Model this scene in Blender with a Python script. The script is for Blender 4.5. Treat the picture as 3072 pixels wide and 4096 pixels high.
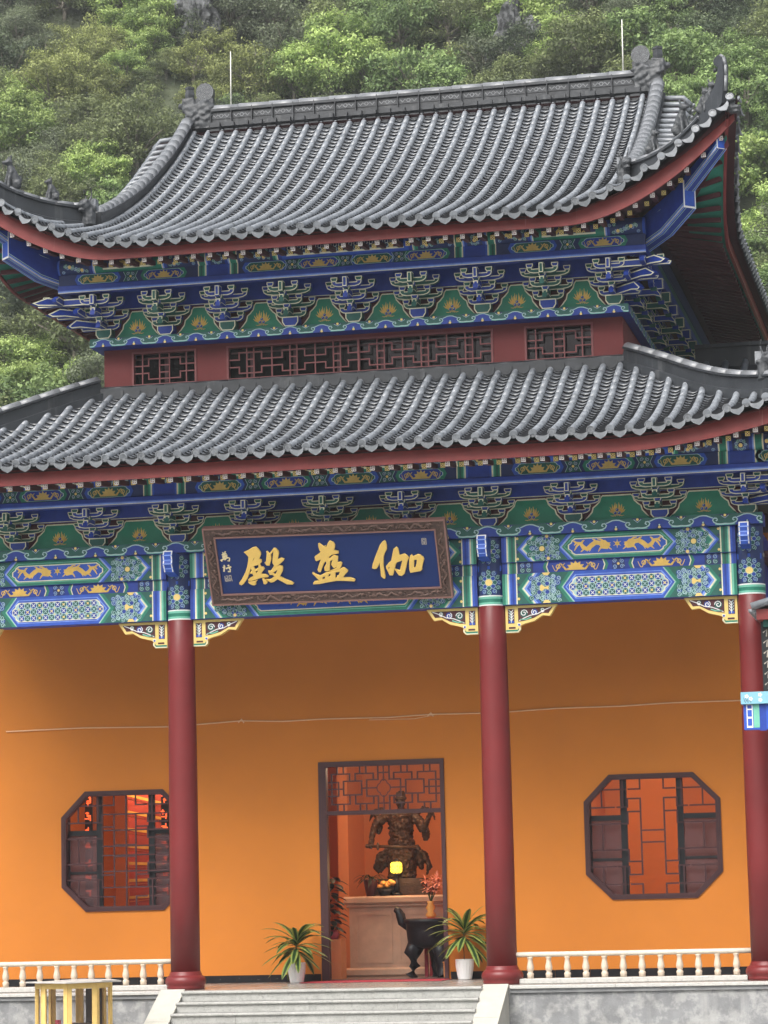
import bpy, bmesh, math, random
from mathutils import Vector, Matrix, noise
from math import sin, cos, pi, sqrt, radians, exp, atan2
rnd = random.Random(11)
for o in list(bpy.data.objects): bpy.data.objects.remove(o, do_unlink=True)
scene = bpy.context.scene
COL = scene.collection

# ---------------------------------------------------------------- camera, sky, sun, exposure
cam_d = bpy.data.cameras.new('camera'); cam = bpy.data.objects.new('camera', cam_d); COL.objects.link(cam)
cam_d.sensor_fit = 'HORIZONTAL'; cam_d.sensor_width = 36.0; cam_d.lens = 129.87
cam_d.clip_start = 0.5; cam_d.clip_end = 2000
FW = Vector((-sin(radians(12.11))*cos(radians(8.0385)), cos(radians(12.11))*cos(radians(8.0385)), sin(radians(8.0385))))
_r = Vector((cos(radians(12.11)), sin(radians(12.11)), 0)); _u = _r.cross(FW)
RT = cos(radians(1.3176))*_r - sin(radians(1.3176))*_u; UPV = RT.cross(FW)
CAMP = Vector((10.241, -43.7233, 1.3074))
m3 = Matrix((RT, UPV, -FW)).transposed().to_4x4(); m3.translation = CAMP
cam.matrix_world = m3
scene.camera = cam

world = bpy.data.worlds.new('World'); scene.world = world; world.use_nodes = True
wt = world.node_tree; wt.nodes.clear()
SUN_EL, SUN_AZ = radians(50), radians(200)      # azimuth measured clockwise from +Y (the sun stands behind the camera's left)
sky = wt.nodes.new('ShaderNodeTexSky'); sky.sky_type = 'NISHITA'; sky.sun_disc = False
sky.sun_elevation = SUN_EL; sky.sun_rotation = SUN_AZ; sky.air_density = 1.0; sky.dust_density = 6.0; sky.ozone_density = 1.0
hsv = wt.nodes.new('ShaderNodeHueSaturation'); hsv.inputs['Saturation'].default_value = 0.35
bgn = wt.nodes.new('ShaderNodeBackground'); bgn.inputs['Strength'].default_value = 0.135
wo = wt.nodes.new('ShaderNodeOutputWorld')
wt.links.new(sky.outputs[0], hsv.inputs['Color']); wt.links.new(hsv.outputs[0], bgn.inputs[0]); wt.links.new(bgn.outputs[0], wo.inputs[0])

sun_d = bpy.data.lights.new('sun', 'SUN'); sun_d.energy = 1.5; sun_d.angle = radians(38); sun_d.color = (1.0, 0.97, 0.92)
sun = bpy.data.objects.new('sun', sun_d); COL.objects.link(sun)
sd = Vector((sin(SUN_AZ)*cos(SUN_EL), cos(SUN_AZ)*cos(SUN_EL), sin(SUN_EL)))
sun.rotation_euler = sd.to_track_quat('Z', 'Y').to_euler(); sun.location = sd*80

vs = scene.view_settings; vs.view_transform = 'Standard'; vs.look = 'None'; vs.exposure = 0.85; vs.gamma = 1.0; vs.use_curve_mapping = False

# ---------------------------------------------------------------- materials
M = {}
def mat(name, col, rough=0.6, var=0.0, vscale=3.0, bump=0.0, bscale=30.0, metal=0.0, spec=0.4, emit=None, estr=0.0, objvar=0.0, trans=None, streak=None, noisecol=None, coat=0.0):
    m = bpy.data.materials.new(name); m.use_nodes = True; nt = m.node_tree; b = nt.nodes['Principled BSDF']
    b.inputs['Roughness'].default_value = rough; b.inputs['Metallic'].default_value = metal
    b.inputs['Specular IOR Level'].default_value = spec; b.inputs['Coat Weight'].default_value = coat
    L = nt.links.new
    out = None
    tc = nt.nodes.new('ShaderNodeTexCoord')
    geo = nt.nodes.new('ShaderNodeNewGeometry')
    rgb = nt.nodes.new('ShaderNodeRGB'); rgb.outputs[0].default_value = (*col, 1); cur = rgb.outputs[0]
    if noisecol is not None:
        nz = nt.nodes.new('ShaderNodeTexNoise'); nz.inputs['Scale'].default_value = noisecol[1]; nz.inputs['Detail'].default_value = 6; nz.inputs['Roughness'].default_value = 0.65
        L(geo.outputs['Position'], nz.inputs['Vector'])
        rp = nt.nodes.new('ShaderNodeValToRGB'); rp.color_ramp.elements[0].position = noisecol[2]; rp.color_ramp.elements[1].position = noisecol[3]
        L(nz.outputs['Fac'], rp.inputs[0])
        mx = nt.nodes.new('ShaderNodeMix'); mx.data_type = 'RGBA'; mx.inputs['B'].default_value = (*noisecol[0], 1)
        L(rp.outputs[0], mx.inputs['Factor']); L(cur, mx.inputs['A']); cur = mx.outputs['Result']
    if streak is not None:      # vertical run marks
        mp = nt.nodes.new('ShaderNodeMapping'); mp.inputs['Scale'].default_value = (streak[1], streak[1], streak[1]*0.06)
        L(geo.outputs['Position'], mp.inputs['Vector'])
        nz = nt.nodes.new('ShaderNodeTexNoise'); nz.inputs['Scale'].default_value = 1.0; nz.inputs['Detail'].default_value = 4
        L(mp.outputs[0], nz.inputs['Vector'])
        rp = nt.nodes.new('ShaderNodeValToRGB'); rp.color_ramp.elements[0].position = streak[2]; rp.color_ramp.elements[1].position = streak[3]
        L(nz.outputs['Fac'], rp.inputs[0])
        mx = nt.nodes.new('ShaderNodeMix'); mx.data_type = 'RGBA'; mx.inputs['B'].default_value = (*streak[0], 1)
        L(rp.outputs[0], mx.inputs['Factor']); L(cur, mx.inputs['A']); cur = mx.outputs['Result']
    val = None
    if var > 0:
        nz = nt.nodes.new('ShaderNodeTexNoise'); nz.inputs['Scale'].default_value = vscale; nz.inputs['Detail'].default_value = 5; nz.inputs['Roughness'].default_value = 0.6
        L(geo.outputs['Position'], nz.inputs['Vector'])
        mr = nt.nodes.new('ShaderNodeMapRange'); mr.inputs['From Min'].default_value = 0.25; mr.inputs['From Max'].default_value = 0.75
        mr.inputs['To Min'].default_value = 1-var; mr.inputs['To Max'].default_value = 1+var
        L(nz.outputs['Fac'], mr.inputs['Value']); val = mr.outputs[0]
    if objvar > 0:
        oi = nt.nodes.new('ShaderNodeObjectInfo')
        mr = nt.nodes.new('ShaderNodeMapRange'); mr.inputs['To Min'].default_value = 1-objvar; mr.inputs['To Max'].default_value = 1+objvar
        L(oi.outputs['Random'], mr.inputs['Value'])
        if val is None: val = mr.outputs[0]
        else:
            mm = nt.nodes.new('ShaderNodeMath'); mm.operation = 'MULTIPLY'; L(val, mm.inputs[0]); L(mr.outputs[0], mm.inputs[1]); val = mm.outputs[0]
    if val is not None:
        vm = nt.nodes.new('ShaderNodeVectorMath'); vm.operation = 'SCALE'; L(cur, vm.inputs[0]); L(val, vm.inputs['Scale']); cur = vm.outputs[0]
    L(cur, b.inputs['Base Color'])
    if bump > 0:
        nz = nt.nodes.new('ShaderNodeTexNoise'); nz.inputs['Scale'].default_value = bscale; nz.inputs['Detail'].default_value = 4
        L(geo.outputs['Position'], nz.inputs['Vector'])
        bp = nt.nodes.new('ShaderNodeBump'); bp.inputs['Strength'].default_value = bump; bp.inputs['Distance'].default_value = 0.01
        L(nz.outputs['Fac'], bp.inputs['Height']); L(bp.outputs[0], b.inputs['Normal'])
    if emit is not None:
        b.inputs['Emission Color'].default_value = (*emit, 1); b.inputs['Emission Strength'].default_value = estr
    if trans is not None:
        tr = nt.nodes.new('ShaderNodeBsdfTranslucent'); L(cur, tr.inputs['Color'])
        ms = nt.nodes.new('ShaderNodeMixShader'); ms.inputs[0].default_value = trans
        L(b.outputs[0], ms.inputs[1]); L(tr.outputs[0], ms.inputs[2]); L(ms.outputs[0], nt.nodes['Material Output'].inputs['Surface'])
    M[name] = m; return m

mat('tile', (0.185, 0.202, 0.225), 0.34, 0.30, 4.0, 0.25, 30, objvar=0.20, spec=0.6, noisecol=((0.075, 0.082, 0.092), 5, 0.54, 0.74))
mat('tile_pan', (0.105, 0.116, 0.132), 0.28, 0.40, 6.0, 0.3, 30, objvar=0.24, spec=0.65, noisecol=((0.28, 0.30, 0.32), 7, 0.58, 0.72))
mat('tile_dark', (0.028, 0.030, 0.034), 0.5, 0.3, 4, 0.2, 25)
mat('tile_end', (0.235, 0.25, 0.27), 0.55, 0.25, 9, 0.3, 40, objvar=0.15)
mat('ridge', (0.032, 0.036, 0.042), 0.40, 0.35, 3, 0.3, 22, spec=0.5, streak=((0.10, 0.105, 0.11), 7, 0.58, 0.80))
mat('ridge_cap', (0.20, 0.21, 0.225), 0.35, 0.3, 4, 0.2, 30, spec=0.6)
mat('statue_grey', (0.062, 0.067, 0.073), 0.5, 0.45, 9, 0.6, 30)
mat('carved_grey', (0.14, 0.148, 0.156), 0.55, 0.35, 14, 0.6, 40)
mat('fascia', (0.20, 0.031, 0.029), 0.5, 0.18, 3, 0.1, 12, streak=((0.46, 0.28, 0.26), 10, 0.68, 0.80))
mat('maroon', (0.075, 0.016, 0.02), 0.6, 0.2, 5)
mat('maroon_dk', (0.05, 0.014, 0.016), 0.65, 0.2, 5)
mat('redwall', (0.165, 0.033, 0.033), 0.75, 0.16, 1.3, 0.15, 18, noisecol=((0.28, 0.17, 0.16), 3.5, 0.68, 0.80))
mat('column', (0.165, 0.020, 0.021), 0.38, 0.12, 1.6, 0.12, 14, spec=0.4)
mat('lattice', (0.21, 0.065, 0.065), 0.55, 0.1, 4)
mat('frame', (0.062, 0.022, 0.025), 0.5, 0.15, 4)
mat('blue', (0.014, 0.046, 0.30), 0.5, 0.22, 7)
mat('blue_mid', (0.026, 0.090, 0.46), 0.5, 0.20, 7)
mat('blue_lt', (0.20, 0.32, 0.76), 0.5, 0.16, 7)
mat('navy', (0.018, 0.034, 0.12), 0.55, 0.2, 6)
mat('green', (0.018, 0.19, 0.125), 0.5, 0.20, 7)
mat('green_board', (0.014, 0.22, 0.125), 0.5, 0.18, 4)
mat('green_dk', (0.016, 0.105, 0.085), 0.5, 0.2, 7)
mat('green_lt', (0.16, 0.48, 0.36), 0.5, 0.14, 7)
mat('cream', (0.74, 0.72, 0.52), 0.5, 0.15, 9)
mat('white', (0.80, 0.80, 0.78), 0.5, 0.06, 6)
mat('pale', (0.38, 0.56, 0.56), 0.5, 0.16, 9)
mat('gold', (0.76, 0.50, 0.11), 0.45, 0.16, 9)
mat('gold_dull', (0.58, 0.42, 0.13), 0.5, 0.15, 8)
mat('yellow', (0.80, 0.60, 0.20), 0.5, 0.06, 6)
mat('grey_stud', (0.25, 0.25, 0.24), 0.5)
mat('orange', (0.64, 0.213, 0.028), 0.85, 0.05, 0.9, 0.12, 60)
mat('skirting', (0.016, 0.016, 0.019), 0.15, 0.3, 6, noisecol=((0.16, 0.15, 0.14), 14, 0.66, 0.72))
mat('granite', (0.52, 0.51, 0.48), 0.6, 0.14, 16, 0.2, 60, noisecol=((0.36, 0.36, 0.35), 30, 0.55, 0.7))
mat('granite_step', (0.40, 0.40, 0.38), 0.55, 0.16, 5, 0.35, 50, noisecol=((0.29, 0.29, 0.275), 26, 0.50, 0.68))
mat('cheek', (0.50, 0.485, 0.43), 0.6, 0.10, 5, 0.15, 40)
mat('floor', (0.32, 0.29, 0.26), 0.25, 0.12, 3, spec=0.5)
mat('concrete', (0.235, 0.24, 0.245), 0.85, 0.30, 2.6, 0.5, 25, noisecol=((0.37, 0.37, 0.365), 4.5, 0.47, 0.60), streak=((0.40, 0.40, 0.39), 3.0, 0.56, 0.70))
mat('concrete_band', (0.25, 0.255, 0.26), 0.8, 0.25, 4, 0.3, 30)
mat('marble', (0.62, 0.52, 0.41), 0.45, 0.10, 14, 0.1, 40)
mat('marble_rail', (0.60, 0.55, 0.46), 0.5, 0.14, 22, 0.15, 60)
mat('carpet', (0.40, 0.04, 0.06), 0.9, 0.15, 8)
mat('bronze', (0.075, 0.045, 0.028), 0.42, 0.35, 12, 0.7, 30, metal=0.45)
mat('bronze_lt', (0.038, 0.020, 0.012), 0.40, 0.6, 22, 0.9, 45, metal=0.4, noisecol=((0.15, 0.065, 0.03), 16, 0.56, 0.72))
mat('iron', (0.006, 0.0065, 0.010), 0.45, 0.2, 8, 0.3, 30)
mat('room', (0.66, 0.28, 0.12), 0.85, 0.06, 0.8)
mat('room_floor', (0.16, 0.11, 0.10), 0.3, 0.1, 3)
mat('altar', (0.52, 0.38, 0.28), 0.55, 0.15, 5, 0.2, 20)
mat('wood', (0.45, 0.16, 0.04), 0.5, 0.2, 6)
mat('plaque_blue', (0.009, 0.028, 0.13), 0.65, 0.06, 3, 0.08, 90, spec=0.25)
mat('plaque_frame', (0.085, 0.052, 0.042), 0.45, 0.45, 14, 1.0, 26, metal=0.15)
mat('plaque_relief', (0.15, 0.092, 0.075), 0.45, 0.35, 20, 0.6, 40, metal=0.1)
mat('plaque_lip', (0.24, 0.13, 0.11), 0.4, 0.1, 9)
mat('glyph_gold', (0.80, 0.54, 0.14), 0.45, 0.05, 6, metal=0.05)
mat('glyph_small', (0.72, 0.62, 0.36), 0.5)
mat('seal', (0.42, 0.38, 0.32), 0.5)
mat('cable', (0.85, 0.55, 0.32), 0.6)
mat('rod', (0.72, 0.72, 0.66), 0.4)
mat('pot', (0.82, 0.82, 0.82), 0.35, 0.03, 5)
mat('soil', (0.04, 0.03, 0.02), 0.9)
mat('leaf_dark', (0.025, 0.065, 0.02), 0.4, 0.25, 20, spec=0.4, trans=0.15)
mat('leaf_edge', (0.27, 0.33, 0.08), 0.4, 0.2, 20, spec=0.4, trans=0.2)
mat('stem', (0.20, 0.17, 0.11), 0.8, 0.2, 30)
mat('leaf_in', (0.012, 0.022, 0.012), 0.5, 0.2, 20)
mat('flower_pink', (0.75, 0.30, 0.20), 0.6, 0.15, 20)
mat('flower_yel', (0.80, 0.40, 0.10), 0.6, 0.15, 20)
mat('flower_red', (0.50, 0.03, 0.03), 0.6, 0.15, 20)
mat('lamp_globe', (0.9,0.8,0.6), 0.5, emit=(1.0,0.75,0.5), estr=4.0)
mat('lantern', (0.9, 0.7, 0.05), 0.5, emit=(1.0, 0.78, 0.05), estr=1.6)
mat('led', (0.8, 0.1, 0.03), 0.5, emit=(1.0, 0.13, 0.03), estr=1.3)
mat('banner', (0.34, 0.05, 0.03), 0.7, 0.2, 3)
mat('banner_gold', (0.62, 0.34, 0.06), 0.6, 0.2, 8)
mat('cab_yellow', (0.78, 0.54, 0.18), 0.5, 0.12, 5, 0.1, 20)
mat('cab_top', (0.55, 0.53, 0.50), 0.5, 0.12, 6)
mat('cab_in', (0.07, 0.06, 0.05), 0.8, 0.2, 4)
mat('candle', (0.45, 0.06, 0.09), 0.5)
mat('sky_blue', (0.22, 0.47, 0.60), 0.5, 0.05, 5)
mat('black', (0.012, 0.013, 0.016), 0.4)
mat('plank_green', (0.025, 0.22, 0.15), 0.6, 0.2, 4)
mat('rock', (0.13, 0.135, 0.14), 0.9, 0.5, 1.5, 0.9, 4, noisecol=((0.02, 0.022, 0.024), 2.6, 0.44, 0.56))
mat('soil_hill', (0.075, 0.09, 0.05), 0.95, 0.4, 0.6, 0.5, 3)
mat('paving', (0.30, 0.30, 0.29), 0.8, 0.15, 0.8, 0.2, 10)
mat('bark', (0.20, 0.18, 0.15), 0.9, 0.3, 6)
# hillside foliage, one pair (old leaf, young leaf) for each sort of tree
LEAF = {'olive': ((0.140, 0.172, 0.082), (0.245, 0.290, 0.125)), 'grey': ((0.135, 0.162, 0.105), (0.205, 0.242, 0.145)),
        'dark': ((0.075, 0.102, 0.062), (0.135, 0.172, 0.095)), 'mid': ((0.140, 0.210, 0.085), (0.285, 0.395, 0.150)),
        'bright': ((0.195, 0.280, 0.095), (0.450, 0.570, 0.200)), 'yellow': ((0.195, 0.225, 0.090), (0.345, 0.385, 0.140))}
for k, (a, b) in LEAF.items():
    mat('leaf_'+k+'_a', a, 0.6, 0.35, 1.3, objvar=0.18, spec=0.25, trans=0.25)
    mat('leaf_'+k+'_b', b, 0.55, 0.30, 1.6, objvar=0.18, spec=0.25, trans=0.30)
# window glass: thin pane that mirrors part of what stands in front and lets the rest through
def glassmat(name, tint, mirror):
    m = bpy.data.materials.new(name); m.use_nodes = True; nt = m.node_tree; nt.nodes.remove(nt.nodes['Principled BSDF'])
    g = nt.nodes.new('ShaderNodeBsdfGlossy'); g.inputs['Roughness'].default_value = 0.06; g.inputs['Color'].default_value = (0.8, 0.72, 0.75, 1)
    t = nt.nodes.new('ShaderNodeBsdfTransparent'); t.inputs['Color'].default_value = (*tint, 1)
    mx = nt.nodes.new('ShaderNodeMixShader'); mx.inputs[0].default_value = mirror
    nt.links.new(t.outputs[0], mx.inputs[1]); nt.links.new(g.outputs[0], mx.inputs[2]); nt.links.new(mx.outputs[0], nt.nodes['Material Output'].inputs['Surface'])
    M[name] = m
glassmat('glass', (0.92, 0.90, 0.90), 0.05); glassmat('glass_dark', (0.25, 0.25, 0.25), 0.03)

# lower sashes: tinted glass, the sky's mauve reflection put into its colour
m = bpy.data.materials.new('glass_tint_sky'); m.use_nodes = True; nt = m.node_tree; b_ = nt.nodes['Principled BSDF']; b_.inputs['Base Color'].default_value = (0.19, 0.12, 0.125, 1); b_.inputs['Roughness'].default_value = 0.12
t_ = nt.nodes.new('ShaderNodeBsdfTransparent'); t_.inputs['Color'].default_value = (0.75, 0.66, 0.68, 1); mx_ = nt.nodes.new('ShaderNodeMixShader'); mx_.inputs[0].default_value = 0.55
nt.links.new(t_.outputs[0], mx_.inputs[1]); nt.links.new(b_.outputs[0], mx_.inputs[2]); nt.links.new(mx_.outputs[0], nt.nodes['Material Output'].inputs['Surface']); M['glass_tint_sky'] = m
# ---------------------------------------------------------------- mesh helpers
WO = {}
def link(o, parent=None, wl=None, label=None, cat=None, group=None, kind=None):
    COL.objects.link(o)
    wl = Vector(wl) if wl is not None else Vector((0, 0, 0))
    if parent is not None:
        o.parent = parent; o.location = wl - WO[parent]
    else: o.location = wl
    WO[o] = wl
    if label: o['label'] = label
    if cat: o['category'] = cat
    if group: o['group'] = group
    if kind: o['kind'] = kind
    return o
def empty(name, loc, label, cat, group=None):
    o = bpy.data.objects.new(name, None); o.empty_display_size = 0.3
    return link(o, None, loc, label, cat, group)
class MB:
    def __init__(s): s.v = []; s.f = []; s.m = []; s.s = []
    def add(s, vs, fs, m, sm=False):
        b = len(s.v); s.v.extend([tuple(v) for v in vs])
        for i, f in enumerate(fs):
            s.f.append([b+k for k in f]); s.m.append(m if isinstance(m, str) else m[i]); s.s.append(sm)
        return s
    def box(s, x0, x1, y0, y1, z0, z1, m):
        return s.add([(x0,y0,z0),(x1,y0,z0),(x1,y1,z0),(x0,y1,z0),(x0,y0,z1),(x1,y0,z1),(x1,y1,z1),(x0,y1,z1)],
              [(0,3,2,1),(4,5,6,7),(0,1,5,4),(1,2,6,5),(2,3,7,6),(3,0,4,7)], m)
    def bbox(s, x0, x1, y0, y1, z0, z1, m, b=0.01):      # box with bevelled long edges (along x)
        pr = [(y0+b,z0),(y1-b,z0),(y1,z0+b),(y1,z1-b),(y1-b,z1),(y0+b,z1),(y0,z1-b),(y0,z0+b)]
        n = len(pr); vs = [(x0,y,z) for y,z in pr]+[(x1,y,z) for y,z in pr]
        fs = [tuple(range(n))[::-1], tuple(range(n,2*n))]+[(i,(i+1)%n,n+(i+1)%n,n+i) for i in range(n)]
        return s.add(vs, fs, m)
    def tube(s, path, r, n=8, m='tile', sm=True, cap=True, up=Vector((0,0,1))):
        P = [Vector(p) for p in path]; R = r if isinstance(r, (list, tuple)) else [r]*len(P); rings = []; b = len(s.v)
        for i, p in enumerate(P):
            d = (P[min(i+1,len(P)-1)]-P[max(i-1,0)]).normalized()
            a = d.cross(up)
            if a.length < 1e-4: a = d.cross(Vector((1,0,0)))
            a.normalize(); c = a.cross(d)
            for k in range(n):
                t = 2*pi*k/n; s.v.append(tuple(p+(a*cos(t)+c*sin(t))*R[i]))
        for i in range(len(P)-1):
            for k in range(n):
                s.f.append([b+i*n+k, b+i*n+(k+1)%n, b+(i+1)*n+(k+1)%n, b+(i+1)*n+k]); s.m.append(m); s.s.append(sm)
        if cap:
            s.f.append([b+k for k in range(n)][::-1]); s.m.append(m); s.s.append(False)
            s.f.append([b+(len(P)-1)*n+k for k in range(n)]); s.m.append(m); s.s.append(False)
        return s
    def sweep(s, prof, path, m, sm=False, side=None, cap=True):   # prof: (across, up) points; path in world; across is horizontal
        P = [Vector(p) for p in path]; b = len(s.v); n = len(prof)
        for i, p in enumerate(P):
            d = (P[min(i+1,len(P)-1)]-P[max(i-1,0)]).normalized()
            a = Vector(side) if side is not None else Vector((d.y, -d.x, 0)).normalized()
            u = a.cross(d) if side is None else Vector((0,0,1))
            if u.z < 0: u = -u
            for (x, z) in prof: s.v.append(tuple(p+a*x+u*z))
        for i in range(len(P)-1):
            for k in range(n):
                s.f.append([b+i*n+k, b+i*n+(k+1)%n, b+(i+1)*n+(k+1)%n, b+(i+1)*n+k]); s.m.append(m if isinstance(m, str) else m[k]); s.s.append(sm)
        if cap:
            mm = m if isinstance(m, str) else m[0]
            s.f.append([b+k for k in range(n)][::-1]); s.m.append(mm); s.s.append(False)
            s.f.append([b+(len(P)-1)*n+k for k in range(n)]); s.m.append(mm); s.s.append(False)
        return s
    def lathe(s, c, prof, n, m, sm=True, cap=True):
        b = len(s.v)
        for (r, z) in prof:
            for k in range(n):
                t = 2*pi*k/n; s.v.append((c[0]+r*cos(t), c[1]+r*sin(t), c[2]+z))
        for i in range(len(prof)-1):
            for k in range(n):
                s.f.append([b+i*n+k, b+i*n+(k+1)%n, b+(i+1)*n+(k+1)%n, b+(i+1)*n+k]); s.m.append(m if isinstance(m, str) else m[i]); s.s.append(sm)
        if cap:
            mm = m if isinstance(m, str) else m[-1]
            s.f.append([b+k for k in range(n)][::-1]); s.m.append(m if isinstance(m, str) else m[0]); s.s.append(False)
            s.f.append([b+(len(prof)-1)*n+k for k in range(n)]); s.m.append(mm); s.s.append(False)
        return s
    def ball(s, c, r, m, n=8, k=6, sm=True):
        r = r if isinstance(r, (tuple, list)) else (r, r, r); b = len(s.v)
        vs = [(c[0], c[1], c[2]-r[2])]
        for i in range(1, k):
            t = -pi/2+pi*i/k
            for j in range(n):
                a = 2*pi*j/n; vs.append((c[0]+r[0]*cos(t)*cos(a), c[1]+r[1]*cos(t)*sin(a), c[2]+r[2]*sin(t)))
        vs.append((c[0], c[1], c[2]+r[2])); fs = []
        for j in range(n): fs.append((0, 1+(j+1)%n, 1+j))
        for i in range(k-2):
            for j in range(n): fs.append((1+i*n+j, 1+i*n+(j+1)%n, 1+(i+1)*n+(j+1)%n, 1+(i+1)*n+j))
        for j in range(n): fs.append((1+(k-2)*n+j, 1+(k-2)*n+(j+1)%n, len(vs)-1))
        return s.add(vs, fs, m, sm)
    def prism(s, pts, d0, d1, fn, m, mside=None):           # pts 2-D polygon (u,v) extruded from depth d0 to d1; fn(u,v,d)->xyz
        n = len(pts); vs = [fn(u,v,d0) for u,v in pts]+[fn(u,v,d1) for u,v in pts]
        fs = [tuple(range(n)), tuple(range(n,2*n))[::-1]]+[(i,n+i,n+(i+1)%n,(i+1)%n) for i in range(n)]
        return s.add(vs, fs, [m, mside or m]+[mside or m]*n)
    def mesh(s, name):
        me = bpy.data.meshes.new(name); me.from_pydata(s.v, [], s.f)
        names = []
        for k in s.m:
            if k not in names: names.append(k)
        for k in names: me.materials.append(M[k])
        ix = {k: i for i, k in enumerate(names)}
        me.polygons.foreach_set('material_index', [ix[k] for k in s.m]); me.polygons.foreach_set('use_smooth', s.s)
        me.update(); return me
    def build(s, name, parent=None, wl=None, **k):
        o = bpy.data.objects.new(name, s.mesh(name)); return link(o, parent, wl, **k)
def fixn(o):
    bm = bmesh.new(); bm.from_mesh(o.data); bmesh.ops.recalc_face_normals(bm, faces=bm.faces); bm.to_mesh(o.data); bm.free(); return o
def inst(name, me, parent, mw, **k):        # object sharing mesh data, placed by a world matrix (parents are never rotated)
    o = bpy.data.objects.new(name, me); COL.objects.link(o)
    mm = mw.copy()
    if parent is not None: o.parent = parent; mm.translation = mw.translation - WO[parent]
    o.matrix_basis = mm; WO[o] = mw.translation.copy()
    for a, b in k.items(): o[a] = b
    return o
def baked(t):            # evaluated mesh of one loose object, worked out in a small side scene
    sc = bpy.data.scenes.new('bench'); sc.collection.objects.link(t); vl = sc.view_layers[0]; vl.update(); nm = bpy.data.meshes.new_from_object(t.evaluated_get(vl.depsgraph))
    bpy.data.scenes.remove(sc); bpy.data.objects.remove(t); return nm
def remesh(mb, name, voxel, parent=None, wl=None, mat_name='statue_grey', rough=0.0, rs=12, local=False, **k):
    me = mb.mesh(name+'_raw'); t = bpy.data.objects.new('t', me)
    md = t.modifiers.new('r', 'REMESH'); md.mode = 'VOXEL'; md.voxel_size = voxel; md.use_smooth_shade = True
    sm = t.modifiers.new('s', 'SMOOTH'); sm.iterations = 2; sm.factor = 0.5
    nm = baked(t); nm.name = name
    nm.materials.clear(); nm.materials.append(M[mat_name])
    for p in nm.polygons: p.use_smooth = True; p.material_index = 0
    if rough:
        nn_ = [v.normal.copy() for v in nm.vertices]; cc_ = [v.co.copy() for v in nm.vertices]; flat = []
        for c_, n_ in zip(cc_, nn_): flat.extend(c_+n_*noise.noise(c_*rs)*rough)
        nm.vertices.foreach_set('co', flat); nm.update()
    o = bpy.data.objects.new(name, nm)
    if local: COL.objects.link(o); o.parent = parent; return o
    return link(o, parent, wl, **k)
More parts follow.
